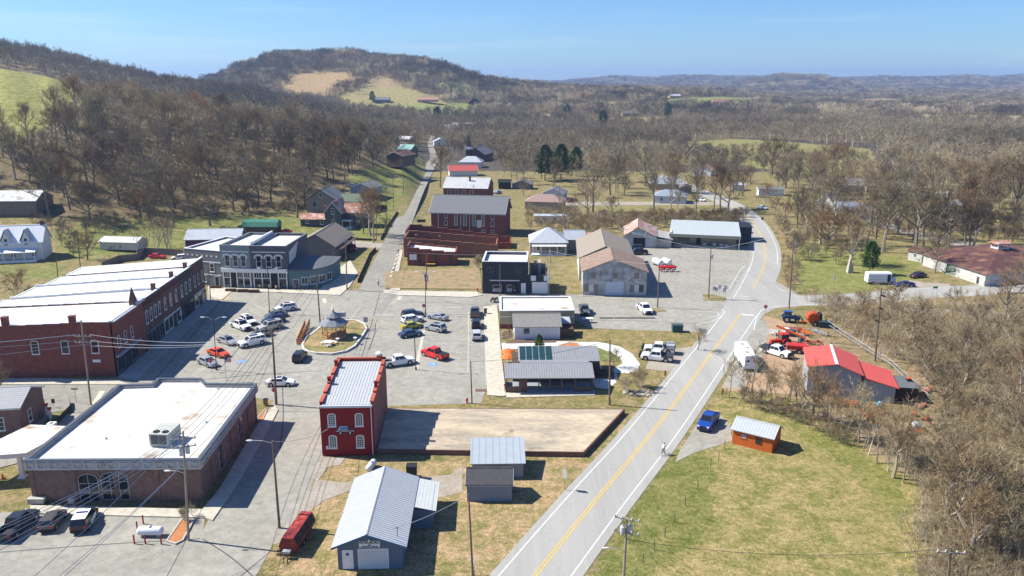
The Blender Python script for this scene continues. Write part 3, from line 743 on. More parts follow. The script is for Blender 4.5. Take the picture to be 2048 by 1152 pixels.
# rooftop air conditioner
q = P(326, 888, 5.25); ac = thing('air_conditioner', 'large grey rooftop air conditioning unit on the white roof of the brown brick building', 'air conditioner', q[0], q[1]-1.0, 5.25, ang)
ac.scale = (.82, .82, .85); gm = M('unit_enamel', (.42, .43, .38), .6, .1); gd = M('condenser_grille', (.12, .12, .12), .7, .1, ribs=('z', .08, .5))
b = MB(); b.box(-1.5, 1.5, 0, 4.2, .3, 2.1); b.box(-1.4, 1.4, .1, 4.1, 0, .3); ca_ = b.build('casing', gm, ac)
b = MB(); b.box(-1.2, -.05, -.03, 0, .5, 1.9); b.box(.05, 1.2, -.03, 0, .5, 1.9); b.build('grille', gd, ca_)
for s in (-.7, .7):
    b = MB(); b.lathe([(.5, 2.1), (.5, 2.2), (.42, 2.2), (.42, 2.12)], 14, (s, .9)); b.build('fan_ring', black, ac)
b = MB(); b.box(-1.52, 1.52, 1.75, 1.85, .4, 2.12); b.box(-1.52, 1.52, 3.0, 3.06, .4, 2.12); b.build('seam', galv, ca_)
# ---- 2 brick house at the left edge
o, W = bld('brick_cottage', 'brown brick house with grey metal roof at the left edge above the canopy', (-60,880), (46,874), 'house')
gable(o, W, 8, 4.6, 6.2, bank_brick, metal_gy, 'x', .3, trim=white)
win(o, 'F', W*.62, 1.2, .9, 1.9, W, 8, nx=1, nz=3); win(o, 'R', 3, 1.2, 1, 1.8, W, 8)
# ---- west row of brick shops; local x runs west->east negative: origin at the street corner, y north
x0, y0 = P(236, 752); x1, y1 = P(414, 600); ra = atan2(y1-y0, x1-x0)-pi/2; RL = hypot(x1-x0, y1-y0)
roofedge = M('white_flashing', (.72, .73, .76), .6, .1)
def rowb(name, label, s0, s1, west, h, wallm, cope=None, parh=.2, slope=0, westh=None):
    o = thing(name, label, 'shop building', x0-sin(ra)*s0, y0+cos(ra)*s0, 0, ra, 'brick shop buildings along the west side of the square')
    D = s1-s0-.02; westh = westh or h-1.6; t = .3; zd = h-parh
    b = MB()    # wall: ring whose sides step down to the west
    b.face([(0, 0, 0), (0, D, 0), (0, D, h), (0, 0, h)]); b.face([(-t, t, h), (-t, D-t, h), (-t, D-t, zd-.3), (-t, t, zd-.3)]); b.face([(0, 0, h), (0, D, h), (-t, D-t, h), (-t, t, h)])
    n = 12; low = .45 if s0 > 30 or 13 < s0 < 14 else 0
    for k in range(n):
        xa = -west*k/n; xb = -west*(k+1)/n; z = h-(h-westh)*k/(n-1)
        if k == 0: z = h-.12
        z -= low
        b.box(xb, xa-(t if k == 0 else 0), 0, t, 0, z); b.box(xb, xa-(t if k == 0 else 0), D-t, D, 0, z)
    b.box(-west, -west+t, t, D-t, 0, westh-.2)
    if s0 > 0: b.mi = [1 if i > 2 else 0 for i in range(len(b.f))]
    wl = b.build('wall', [wallm, roofedge], o)
    ty = 0 if low else t; r = MB(); r.face([(-west+t, ty, westh-parh-.1), (-t, ty, zd), (-t, D-ty, zd), (-west+t, D-ty, westh-parh-.1)]); rf = r.build('roof', white_roof, o)
    if cope:
        c = MB(); c.box(-.4, .07, -.03, D+.03, h, h+.14)
        for k in range(0 if low else n):
            xa = -west*k/n; xb = -west*(k+1)/n; z = h-(h-westh)*k/(n-1)+.004
            if k == 0: z = h-.116
            c.box(xb, xa-(.4 if k == 0 else 0), -.04, t+.05, z, z+.1)
            c.box(xb, xa-(.4 if k == 0 else 0), D-t-.05, D+.01, z, z+.1)
        c.build('coping', cope, wl)
    return o, wl, rf, D
roofedge = M('white_flashing', (.72, .73, .76), .6, .1)
shop_dk = M('dark_green_shopfront', (.035, .05, .04), .6, .2); shop_w = M('cream_shopfront', (.5, .48, .43), .7, .2); shop_g = M('grey_shopfront', (.12, .12, .13), .7, .2)
def rside(par, u, z, w_, h_, arch=0, fm=None, pm=None, nz_=2, **k):      # window on the street (east) face of the row, x = 0
    return win(par, 'R', u, z, w_, h_, 0, 0, fm or white, pm or glass, arch, 1, nz_, **k)
def shopfront(par, D, m, n=3, h=3.4):
    b = MB(); b.box(0, .12, .2, D-.2, 2.9, h)
    for k in range(n+1):
        u = .25+(D-.5)*k/n; b.box(0, .14, u-.12, u+.12, 0, 2.9)
    sf = b.build('shopfront', m, par)
    for k in range(n):
        ua = .25+(D-.5)*k/n+.15; ub = .25+(D-.5)*(k+1)/n-.15
        if k == n//2:
            d = MB(); d.box(.005, .05, ua, ub, .02, 2.3); d.build('door', shop_dk if m is not shop_dk else black, sf)
            d = MB(); d.box(.005, .04, ua, ub, 2.35, 2.88); d.build('transom', glass, sf)
        else:
            d = MB(); d.box(.005, .06, ua, ub, .02, .6); d.build('bulkhead', m, sf)
            d = MB(); d.box(.005, .04, ua, ub, .62, 2.1); d.build('shop_window', glass, sf)
            d = MB(); d.box(.005, .042, ua, ub, 2.2, 2.88); d.build('transom', glass, sf)
    return sf
rb1 = M('painted_red_brick', (.26, .07, .048), .9, .3, .5, brick=(.24, .08, (.19, .09, .07)))
o, wl, rf, D = rowb('brick_shop', 'corner red brick shop with long windowed side wall and two chimneys on its roof edge', 0, 13.5, 34, 9.9, rb1, roofedge, .2, westh=8.9)
for u in (3.2, 8.2, 13.2, 20, 27): win(wl, 'F', -u, 4.3, 1.1, 2.3, 0, 0, white, glass, .15, 1, 2)
for u in (2.0, 4.8, 7.6): rside(wl, u, 4.6, .8, 2.1, .2)
b = MB(); b.box(-1, .6, 10.2, D, 9.95, 10.5); b.face([(-.2, .0, 9.4), (.7, 0, 9.3), (.7, 9.5, 9.3), (-.2, 9.5, 9.4)]) if 0 else None
b.box(.02, .7, .05, 10, 3.5, 3.65); b.box(-.3, .55, -.02, 10, 9.72, 9.92)
b.build('cornice', M('weathered_zinc', (.42, .44, .47), .6, .2, metal=.2), wl)
shopfront(wl, 9.5, shop_g, 3)
for x in (-6.4, -17.5):
    chimney(rf, x, .1, 9.2, 10.9, rb1, .9)
b = MB(); b.box(-3.9, -2.6, -.05, 0, 2.6, 3.1); b.build('white_sign_board', white, wl)
# small spire ornament and brick pier
b = MB(); b.box(-.9, .1, 10.0, 11.2, 9.9, 10.8); b.prism([(-.9, 10.0), (.1, 10.0), (.1, 11.2), (-.9, 11.2)], 10.8, 13.2, [(-.45, 10.55), (-.35, 10.55), (-.35, 10.65), (-.45, 10.65)])
b.build('spire', dk_brick, wl)
shopfront_ = MB()
def corbel(wl, D, h, m, n):
    b = MB(); b.box(.0, .18, 0, D, h-.45, h-.1); b.box(0, .1, 0, D, h-1.5, h-1.35)
    for k in range(n): u = (k+.5)*D/n; b.box(0, .16, u-.13, u+.13, h-1.3, h-.46)
    return b.build('corbel_cornice', m, wl)
hood = M('stone_window_hood', (.5, .47, .43), .85, .2)
def hoods(wl, us, z, w_, arch):
    b = MB()
    for u in us:
        for k in range(8):
            a1, a2 = pi*k/8, pi*(k+1)/8; hw = w_/2+.1
            q = [(hw*cos(a), z+max(.1, arch)*sin(a)) for a in (a1, a2)]+[((hw+.18)*cos(a), z+(max(.1, arch)+.18)*sin(a)) for a in (a2, a1)]
            b.T = Matrix.Translation((0, u, 0)) @ Matrix.Rotation(pi/2, 4, 'Z'); b.exty(q, -.14, 0)
    b.T = None; b.build('window_hoods', hood, wl)
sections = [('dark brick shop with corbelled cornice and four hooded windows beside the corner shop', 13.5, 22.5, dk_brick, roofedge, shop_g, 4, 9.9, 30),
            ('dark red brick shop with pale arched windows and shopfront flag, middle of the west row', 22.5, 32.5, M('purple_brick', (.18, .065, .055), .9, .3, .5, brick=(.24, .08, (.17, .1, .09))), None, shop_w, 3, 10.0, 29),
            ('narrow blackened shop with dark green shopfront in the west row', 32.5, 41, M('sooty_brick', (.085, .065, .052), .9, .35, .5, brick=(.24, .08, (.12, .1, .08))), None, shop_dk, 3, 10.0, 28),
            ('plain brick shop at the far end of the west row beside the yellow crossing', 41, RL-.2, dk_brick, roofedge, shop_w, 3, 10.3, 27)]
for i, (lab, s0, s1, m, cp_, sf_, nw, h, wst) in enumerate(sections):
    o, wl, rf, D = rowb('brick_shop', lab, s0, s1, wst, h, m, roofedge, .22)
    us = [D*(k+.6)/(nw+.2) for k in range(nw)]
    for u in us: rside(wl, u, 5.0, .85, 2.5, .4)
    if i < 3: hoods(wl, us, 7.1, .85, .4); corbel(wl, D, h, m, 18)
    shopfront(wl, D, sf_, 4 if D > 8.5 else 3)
    if i in (0, 1, 2): chimney(rf, -1.0, D-.5, 9.3, 10.9, dk_brick, .7)
    if i == 1:
        b = MB(); b.box(.1, .16, D*.7, D*.7+.05, 2.5, 4.2); b.build('flag_pole', woodp, wl)
# flag on the row
stripes = M('flag_red_stripes', (.5, .06, .07), .8, .1)
def flag(px, py, z0, w_, h_, lab, rot=0, pole=None, wx=None):
    p = wx or P(px, py); t = thing('flag', lab, 'flag', p[0], p[1], 0, rot)
    b = MB()
    for k in range(7): b.box(.03, .03+w_, -.012, .012, z0+h_*k/7, z0+h_*(k+.5)/7)
    b.build('red_stripes', stripes, t)
    b = MB()
    for k in range(7): b.box(.03, .03+w_, -.012, .012, z0+h_*(k+.5)/7, z0+h_*(k+1)/7)
    b.build('white_stripes', white, t); b = MB(); b.box(.03, .03+w_*.4, -.016, .016, z0+h_*.55, z0+h_); b.build('blue_canton', M('flag_blue', (.03, .05, .2), .8, .1), t)
    if pole: b = MB(); b.tube((0, 0, 0), (0, 0, pole), .04); b.build('pole', galv, t)
    return t
f = flag(0, 0, 2.2, 1.5, .9, 'red white and blue flag hanging at the cream shopfront of the west row', pi/2+ra, None, (x0-sin(ra)*29+.9, y0+cos(ra)*29))
flag(453, 762, 3.4, 1.1, .8, 'small flag on a grey pole beside the brown brick building roof corner', 0, 5.2)
flag(850, 601, 4.5, .9, 1.8, 'dark blue and red banner flag on the tall lamp pole by the tan lawn', 0)

# ---- north row: low grey, teal, dark grey two storey shops
teal = M('grey_green_render', (.215, .255, .25), .85, .1, .5); dgrey = M('dark_grey_render', (.105, .10, .115), .85, .1, .5); mgrey = M('mid_grey_render', (.17, .165, .175), .85, .1, .5)
o, W = bld('teal_shop', 'grey green two storey shop with three hooded windows, left half of the painted pair', (446,574), (505,576), 'shop building')
def northshop(o, W, wallm, lab2, D=17, h=10.6):
    wl, rf = flat(o, [(0, 0), (W, 0), (W, D), (0, D)], h, .6, wallm, white_roof, M('grey_coping', (.2, .21, .23), .7, .1))
    for k in range(3):
        u = W*(.23+.27*k); win(wl, 'F', u, 5.4, 1.1, 2.7, W, D, white, glass, .25, 1, 2)
    b = MB()
    for k in range(3):
        u = W*(.23+.27*k)
        for j in range(8):
            a1, a2 = pi*j/8, pi*(j+1)/8; hw = .85
            q = [(u+hw*cos(a), 7.85+.45*sin(a)) for a in (a1, a2)]+[(u+(hw+.25)*cos(a), 7.85+.7*sin(a)) for a in (a2, a1)]
            b.exty(q, -.16, 0)
        b.box(u-1.1, u-.84, -.16, 0, 7.5, 7.86); b.box(u+.84, u+1.1, -.16, 0, 7.5, 7.86)
    b.build('window_hoods', white, wl)
    b = MB(); b.box(.5, W-.3, -.1, 0, 9.0, 9.2); b.box(0, W, -.28, 0, 3.9, 4.75); b.box(0, W, -.36, 0, 4.75, 4.9); b.build('cornice_band', white, wl)
    b = MB()
    for k in range(5): b.box(W*(.06+.225*k)-.12, W*(.06+.225*k)+.12, -.14, 0, 0, 3.9)
    sf = b.build('shopfront', white, wl)
    for k in range(4):
        ua = W*(.06+.225*k)+.14; ub = W*(.06+.225*(k+1))-.14
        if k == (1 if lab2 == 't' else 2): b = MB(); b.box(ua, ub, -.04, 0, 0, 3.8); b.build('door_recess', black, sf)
        else:
            b = MB(); b.box(ua, ub, -.05, 0, .7, 2.4); b.build('shop_window', glass, sf); b = MB(); b.box(ua, ub, -.05, 0, 2.6, 3.8); b.build('transom', glass, sf)
            b = MB(); b.box(ua, ub, -.06, 0, .05, .65); b.build('bulkhead', wallm if lab2 == 't' else shop_g, sf)
            b = MB(); 
            for j in (1, 2): b.box(ua+(ub-ua)*j/3-.04, ua+(ub-ua)*j/3+.04, -.08, -.05, 2.6, 3.8)
            b.box(ua, ub, -.08, 0, 2.42, 2.58); b.build('glazing_bars', white, sf)
    return wl, rf
northshop(o, W, teal, 't')
o, W = bld('dark_grey_shop', 'dark charcoal two storey shop with three hooded windows and a white mural on its side', (505.3,576), (578,577), 'shop building')
wl, rf = northshop(o, W, dgrey, 'd')
b = MB(); b.box(.0, .35, 1, 16, 10.61, 11.4); b.build('fire_wall', roofedge, rf)
b = MB(); q = [(1.6, 5.8), (6.5, 6.6), (9.2, 10.2), (1.9, 8.8)]; n_ = len(q); va = [b.pt((W+.03, *p)) for p in q]; vb = [b.pt((W+.004, *p)) for p in q]; b.idx(va)
for k in range(4): b.idx([va[k], va[(k+1) % 4], vb[(k+1) % 4], vb[k]])
b.build('white_mural', offw, wl)
o, W = bld('grey_annex_shop', 'lower mid grey two storey shop with a row of small white squares under its roof', (375,566), (445.5,573), 'shop building')
wl, rf = flat(o, [(0, 0), (W, 0), (W, 16), (0, 16)], 9.0, .4, mgrey, white_roof, roofedge)
b = MB()
for k in range(7): u = W*(.09+.135*k); b.box(u-.2, u+.2, -.03, 0, 7.3, 7.7)
b.build('white_squares', white, wl)
b = MB(); b.box(0, W, -.08, 0, 5.9, 6.1); b.box(0, W, -.08, 0, 2.7, 2.85); b.build('string_course', white, wl)
win(wl, 'F', W*.75, 3.6, 1.1, 2.0, W, 16); door(wl, 'F', W*.86, 1.2, 2.4, W, 16, black); win(wl, 'F', W*.5, .8, 1.1, 1.5, W, 16)
o = bldt('white_roof_shed', 'low building with pale metal roof and purple wall behind the grey shops', 372, 500, .1, 'shed')
gable(o, 16, 9, 3.2, 5.4, M('purple_wall', (.13, .05, .12), .8, .1), metal_w, 'x', .4)
# curved teal corner building
o, W = bld('curved_corner_shop', 'one storey blue green corner building with curved front and dark sloping roof', (579,577), (668,577), 'shop building')
arc = [(0, 0)]+[(W*.25+W*.62*sin(a)*1.0, 9.5-9.5*cos(a)) for a in [R(x) for x in (0, 18, 36, 54, 72, 90)]]+[(W*.87, 15), (0, 16)]
tealb = M('blue_green_render', (.11, .19, .2), .85, .1, .5)
b = MB(); b.prism(arc, 0, 4.4); wl = b.build('wall', tealb, o)
oa = inset(arc, -.35); b = MB(); n = len(oa)
zt = [4.75+max(0, p[1])*.12 for p in oa]
b.face([(*p, z) for p, z in zip(oa, [4.7]*n)]) if 0 else None
v0 = [b.pt((*p, 4.4)) for p in oa]; v1 = [b.pt((*p, 4.75)) for p in oa]; ap = b.pt((0, 9, 6.6))
for k in range(n): b.idx([v0[k], v0[(k+1) % n], v1[(k+1) % n], v1[k]]); b.idx([v1[k], v1[(k+1) % n], ap])
b.idx(v0[::-1]); b.build('roof', M('dark_felt_roof', (.12, .125, .135), .85, .15, .6), o)
for k in (1, 2, 3, 4):
    A, B_ = Vector(arc[k]), Vector(arc[k+1]); e = B_-A; m_ = (A+B_)/2
    t = win(wl, 'F', 0, 0, e.length*.7, 1.7, 0, 0, white, glass, 0, 2, 1, True, 'shop_window'); t.location = (m_.x, m_.y, 1.0); t.rotation_euler = (0, 0, atan2(e.y, e.x))
door(wl, 'F', 1.7, 1.3, 2.3, W, 10, shop_g)
# grey gabled building behind
o = bldt('grey_gabled_hall', 'grey brown building with steep pitched roof and side porch behind the corner shop', 588, 520, R(-4), 'building')
gable(o, 12, 19, 4.2, 7.6, mgrey, shingle_t, 'y', .5, off=.55, trim=M('grey_trim', (.2, .2, .2)))
b = MB()
for k in range(4): b.tube((13.6, 2+4.6*k, 0), (13.6, 2+4.6*k, 3.2), .12)
b.box(12, 14, .5, 18, 3.2, 3.35); b.build('porch', wood_d, o)
# green roofed barn shed
o = bldt('green_roof_shed', 'long brown garden shed with rounded green metal roof behind the parked cars', 486, 466, R(-2), 'shed')
grn = M('green_metal_roof', (.04, .19, .13), .5, .1, .5, ribs=('x', .5, .35))
b = MB(); b.box(0, 11.5, 0, 4.5, 0, 2.3); b.build('wall', wood_d, o)
b = MB(); b.extr([(-.3, 2.1), (.6, 3.6), (2.25, 4.3), (3.9, 3.6), (4.8, 2.1)], -.2, 11.7); b.build('roof', grn, o)
# grey house with rusty roof
o = bldt('grey_farmhouse', 'dark grey two storey house with rusty tin roof and tall white framed windows', 652, 458, R(-3))
gs = M('grey_clapboard', (.095, .1, .105), .85, .12, .5, ribs=('z', .2, .25))
gable(o, 5.4, 11, 6.0, 9.2, gs, rust_y, 'y', .5, trim=white)
gable(o, 9.5, 6, 3.0, 4.4, gs, rust_roof, 'x', .4, x0=-9.5, y0=2.5, name='wing_roof', wname='wing_wall')
gable(o, 8.5, 7, 5.2, 8.0, gs, rust_roof, 'x', .3, x0=5.4, y0=3.5, name='side_roof', wname='side_wall')
win(o, 'F', 2.7, 5.2, .9, 1.9, 5.4, 11); win(o, 'F', 2.7, 1.3, .9, 1.9, 5.4, 11)
for u, w_, h_ in ((-2, 1.0, 1.9), (-7.2, .9, .9)):
    t = win(o, 'F', u, 1.2 if h_ > 1 else 1.5, w_, h_, 0, 0); t.location.y = 2.5
chimney(o, -.7, 3.2, 0, 7.4, red_brick, .7)
b = MB(); b.box(5.4, 8.6, .3, 3.5, 2.7, 2.85); b.box(5.4, 8.6, .3, 3.5, 0, .4)
for x in (5.7, 8.4): b.box(x-.09, x+.09, .4, .58, .4, 2.7)
b.build('porch', white, o)
o = bldt('dark_gabled_house', 'tan house with broad dark gable roof behind the rusty roofed farmhouse', 614, 424, R(-3))
gable(o, 11, 13, 4.6, 8.2, M('tan_render', (.27, .23, .19), .85, .1), shingle_g, 'y', .6, trim=M('dark_trim', (.03, .03, .03)))
win(o, 'F', 3.0, 2.0, 1.1, 1.6, 11, 13, fm=M('blue_frame', (.25, .4, .6), .6, .1)); win(o, 'F', 5.5, 5.6, .9, 1.5, 11, 13)
gable(o, 10, 9, 3.2, 5.4, tan_side, M('moss_green_roof', (.13, .16, .11), .9, .2), 'x', .4, x0=11, y0=6, name='wing_roof', wname='wing_wall')
# generic houses
def house(lab, px, py, rot, W, D, h, hr, wm, rm, axis='x', wins=(), cat='house', name='house', hipr=False, chim=None, trim=white, dz=0, over=.4, doorat=None, porch=None):
    o = bldt(name, lab, px, py, rot, cat, dz=dz)
    if hipr: hip(o, W, D, h, hr, wm, rm, over, .4, axis)
    else: gable(o, W, D, h, hr, wm, rm, axis, over, trim=trim)
    for (sd, u, z, w_, h_) in wins: win(o, sd, u, z, w_, h_, W, D)
    if doorat is not None: door(o, 'F', doorat, 1.0, 2.1, W, D, wood_d)
    if chim: chimney(o, chim[0], chim[1], h, hr+.8)
    if porch:
        xa, xb, d = porch; b = MB(); b.box(xa, xb, -d, -.01, 2.5, 2.65); b.box(xa, xb, -d, -.01, 0, .3)
        for k in range(4): u = xa+.15+(xb-xa-.3)*k/3; b.box(u-.07, u+.07, -d+.05, -d+.19, .3, 2.5)
        b.build('porch', trim or white, o)
    return o
house('pale blue single storey house with dark roof left of the uphill street', 702, 392, R(-12), 9, 11, 3.3, 5.2, blue_side, shingle_g, 'y', [('F', 2.2, 1.1, .8, 1.2), ('F', 5, 1.2, .7, .9), ('R', 2, 1, .9, 1.2)])
house('plain brown house with reddish roof on the slope left of the uphill street', 774, 333, R(-20), 9, 13, 5.6, 7.4, M('brown_render', (.14, .095, .075), .9, .1), rust_dk, 'y')
house('house with pale green metal roof beside the far end of the uphill street', 796, 316, R(-20), 8, 9, 5, 7.2, gs, M('pale_green_roof', (.25, .42, .36), .6, .1), 'x', [('F', 5, 1, .9, 1.5)])
house('white roofed cottage seen between trees past the uphill street', 868, 292, R(10), 10, 8, 3.2, 5.6, white_side, metal_w, 'y', [('F', 4, 1, 1, 1.4)])
house('long low house with whitish roof edge among trees left of the uphill street', 786, 286, R(-25), 14, 8, 3, 4.6, tan_side, M('whitish_roof', (.5, .5, .5), .7, .2), 'x')
# brick church and neighbours
o = bldt('brick_church', 'large red brick church with grey shingle roof and four tall stained windows', 863, 465, R(-3), 'church')
x, y, an, W = frame((863, 462), (1008, 473)); W = 24.5; D = 13
o.location = (*P(863, 468), 0); o.rotation_euler.z = R(-9)
cb = M('church_brick', (.2, .055, .04), .9, .25, .5, brick=(.24, .08, (.2, .1, .08)))
gable(o, W, D, 7.6, 12.2, cb, shingle_g, 'x', .6, trim=white)
stn = M('stained_glass', (.05, .10, .10), .2, .5, 3, col2=(.14, .16, .08), thr=(.45, .55))
for k in range(4): win(o, 'F', W*(.345+.123*k), 3.3, 1.0, 3.9, W, D, pm=stn, nx=2, nz=7)
for u in (.205, .845):
    for z in (5.6, 3.2): win(o, 'F', W*u, z, .9, 1.4, W, D)
for u in (.72, .845): win(o, 'F', W*u, .3, 1.0, 1.5, W, D)
b = MB()
for u in (.1, .41, .53): b.box(W*u-.06, W*u+.06, -.1, 0, 0, 7.4)
b.build('downpipe', white, o)
b = MB(); b.box(W*.05, W*.95, -2.6, -2.4, 0, .1)
for k in range(12):
    x_ = W*(.12+.045*k); b.box(x_-.05, x_+.05, -1.6, -1.5, 0, 1.3+k*.16)
b.box(W*.12, W*.62, -1.7, -.2, .35, .45)
b.face([(W*.12, -1.55, 1.2), (W*.62, -1.55, 3.1), (W*.62, -1.55, 3.3), (W*.12, -1.55, 1.4)])
b.build('access_ramp', wood_d, o); door(o, 'F', W*.66, 1.2, 2.4, W, D, offw, 2.6)
o = bldt('brick_hall', 'brick building with white patchy metal roof and a chimney behind the church', 887, 401, R(-8), 'building')
gable(o, 19, 15, 5.4, 9, cb, M('patchy_white_roof', (.48, .48, .48), .6, .15, .5, ribs=('x', .5, .2), dirt=.35), 'x', .3)
for k in range(4): win(o, 'F', 2.5+3.2*k, 2.4, 1.2, 2.0, 19, 15)
chimney(o, 10.6, 5, 7, 9.8, dk_brick, .7)
house('white house with bright red metal roof behind the brick hall', 899, 353, R(8), 15, 9, 3, 5.4, white_side, M('red_metal_roof', (.46, .1, .08), .5, .12), 'x')
house('white metal roofed house with pyramid roof behind the red roofed house', 918, 336, R(-5), 13, 11, 3.4, 6.4, white_side, metal_w, 'x', hipr=True)
o = bldt('small_church', 'dark roofed little church with pointed black steeple among the trees', 932, 322, R(-15), 'church')
gable(o, 12, 20, 4.2, 8.2, dk_brick, shingle_g, 'y', .4); 
b = MB(); b.box(.5, 3.5, -2, 1, 0, 9); b.prism([(.5, -2), (3.5, -2), (3.5, 1), (.5, 1)], 9, 17, [(1.95, -.55), (2.05, -.55), (2.05, -.45), (1.95, -.45)]); b.m = 0; b.build('steeple', M('steeple_slate', (.035, .035, .045), .8, .2), o)
b = MB(); b.box(.4, 3.6, -2.1, 1.1, 7.4, 9.05); b.build('belfry', white, o)
# roofless brick shell
o = thing('roofless_brick_ruin', 'long roofless orange brick building whose parapets step down to the right', 'ruin', *P(812, 516), 0, R(-1))
def stepwall(b, xa, xb, y, h0, h1, n, t=.35):
    for k in range(n):
        a = xa+(xb-xa)*k/n; c = xa+(xb-xa)*(k+1)/n; h = h0+(h1-h0)*k/(n-1); b.box(a, c, y, y+t, 0, h)
def ruin(px, py, W, D, hs, m, nm):
    q = loc_(P(px, py), o); b = MB(); b.T = Matrix.Translation((q[0], q[1], 0)); stepwall(b, 0, W, 0, hs[0], hs[1], 8); stepwall(b, 0, W, D, hs[0]+.4, hs[1]+.4, 8); b.box(-.01, .35, .35, D, 0, hs[0]+.2); b.box(W-.35, W-.004, .35, D, 0, hs[1]); return b.build(nm, m, o)
ruin(808, 514, 27, 9.2, (5.6, 3.8), old_brick, 'wall'); ruin(812, 497, 32, 8.5, (5.5, 1.9), rb1, 'rear_wall')
b = MB(); q = loc_(P(815, 513), o)
for k, h in ((2.2, 5.6), (9, 5.2)): b = MB(); b.box(q[0]+k, q[0]+k+.8, q[1]+.05, q[1]+.6, h-.4, h+.9); b.build('chimney', old_brick, o)
o = thing('brick_gallery_shop', 'small one storey brick shop with sloping white roof and white notice on its wall', 'shop building', *P(815, 531), 0, R(.5))
b = MB(); stepwall(b, 0, 13.5, 0, 5.0, 3.8, 4); stepwall(b, 0, 13.5, 7, 5.0, 3.8, 4); b.box(-.005, .35, .3, 7, 0, 5.6); b.box(13.1, 13.49, .3, 7, 0, 3.7); wl = b.build('wall', rb1, o)
b = MB(); b.face([(.3, .3, 4.5), (13.3, .3, 3.3), (13.3, 7, 3.3), (.3, 7, 4.5)]); b.build('roof', white_roof, o)
b = MB(); b.box(.6, 2.6, -.05, 0, 1.6, 3.2); b.build('white_notice', white, wl)
for u in (3.4, 8.0, 12): win(wl, 'F', u, 1.2, .9, 1.9, 13.5, 7, fm=wood_d)
b = MB(); b.box(-.1, 0, .8, 6.5, .2, 2.8); b.build('shopfront', glass, wl); b = MB(); b.box(-.14, 0, .8, 6.5, 2.9, 3.2); b.build('sign_board', white, wl)
# dark grey garage building with two bays
o, W = bld('dark_grey_garage_building', 'dark charcoal building with white flat roof, two black open bays and a white roller door', (965,587), (1094,588.5))
Wl = W*.69; dk = M('charcoal_block', (.045, .048, .056), .85, .12, .6, ribs=('z', .3, .2))
wl, rf = flat(o, [(0, 0), (Wl, 0), (Wl, 11.5), (0, 11.5)], 7.9, .7, dk, M('pale_grey_roof', (.66, .66, .62), .7, .1, .4, col2=(.52, .51, .47), thr=(.5, .65)), roofedge)
b = MB(); b.box(Wl+.01, W, 0, .35, 0, 4.7); b.box(W-.35, W-.01, .35, 9, 0, 4.6); b.build('side_wall', dk, o)
b = MB()
for k in range(5): b.box(Wl+.4+k*.02, Wl+.7, 1+1.8*k, 2.2+1.8*k, 0, 6.2-.5*(k % 3))
b.box(Wl+.3, W-.4, 9, 9.3, 0, 5.6); b.box(W-3.3, W-2.6, 8.6, 9.2, 0, 6.4); b.box(Wl+2.5, Wl+3.2, 5, 9, 0, 6.6)
b.build('ruined_block_wall', M('weathered_block', (.36, .33, .29), .9, .25), o)
for u in (.12, .2, .76, .84): win(wl, 'F', Wl*u+.2, 5.4, .45, 1.1, Wl, 11, fm=gray_side)
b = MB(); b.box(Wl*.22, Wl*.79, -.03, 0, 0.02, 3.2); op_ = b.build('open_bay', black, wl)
b = MB(); b.box(Wl*.48, Wl*.53, -.1, 0, 0, 3.2); b.build('bay_pier', dk, wl)
b = MB(); b.box(Wl*.17, Wl*.83, -.35, 0, 3.25, 3.45); b.build('lintel_canopy', white, wl)
door(wl, 'F', Wl*.92, .95, 2.6, Wl, 11, white); 
door(o, 'F', Wl+3.1, 3.6, 2.8, W, 11, white, .1, 'roller_door', panel=5)
for u in (Wl+1.5, Wl+4.6): b = MB(); b.box(u-.6, u+.6, -.04, 0, 3.4-.1, 4.45-.1+.2); b.build('white_shutter', white, o)
for k, u in enumerate((Wl*.33, Wl*.65)):
    t = thing('parked_fire_engine', ('left' if k == 0 else 'right')+' of two vehicles half hidden in the dark garage bays', 'fire engine', o.location.x+u, o.location.y-.25, 0, 0)
    b = MB(); b.box(-1.1, 1.1, -.1, .15, .5, 2.3); b.build('cab', M('dull_silver_paint', (.3, .3, .31), .5, .1), t); b = MB(); b.box(-.9, .9, -.13, -.1, 1.4, 2.1); b.build('windscreen', glass, t); b = MB(); b.box(-.95, -.65, -.14, -.1, .8, 1.0); b.box(.65, .95, -.14, -.1, .8, 1.0); b.build('headlight', lampw, t)
# railing in front
for nm, a, c in (('metal_railing', (1013,594), (1056,596)), ('metal_railing', (1058,594), (1094,596))):
    x, y, an, Wr = frame(a, c); t = thing(nm, ('left' if a[0] == 1013 else 'right')+' black railing in front of the charcoal garage building', 'railing', x, y, 0, an)
    b = MB()
    for z in (.5, 1.0): b.tube((0, 0, z), (Wr, 0, z), .04)
    b.build('rail', black, t); b = MB()
    for k in range(5): b.tube((Wr*k/4, 0, 0), (Wr*k/4, 0, 1.0), .04)
    b.build('posts', black, t)
# cottage with white roof and porch
o, W = bld('white_roof_cottage', 'tan cottage with bright white pyramid metal roof and a front porch with white posts', (1060,508), (1135,508), 'house')
tn = M('mauve_render', (.32, .27, .25), .85, .1); hip(o, W, 12, 3.4, 7.0, tn, metal_w, .3, .02)
gable(o, 6, 6, 3.4, 5.6, tn, metal_w, 'x', .3, x0=W-.5, y0=5, name='wing_roof', wname='wing_wall')
b = MB(); b.box(.5, W-.5, -2.6, 0, 2.7, 2.85); b.box(.5, W-.5, -2.6, 0, 0, .35)
for k in range(5): u = .8+(W-1.6)*k/4; b.box(u-.1, u+.1, -2.5, -2.3, .35, 2.7)
b.build('porch', white, o)
for u in (2.4, W-2.4): win(o, 'F', u, 1, .9, 1.5, W, 12)
door(o, 'F', W/2, 1, 2.1, W, 12, shop_g, .3)
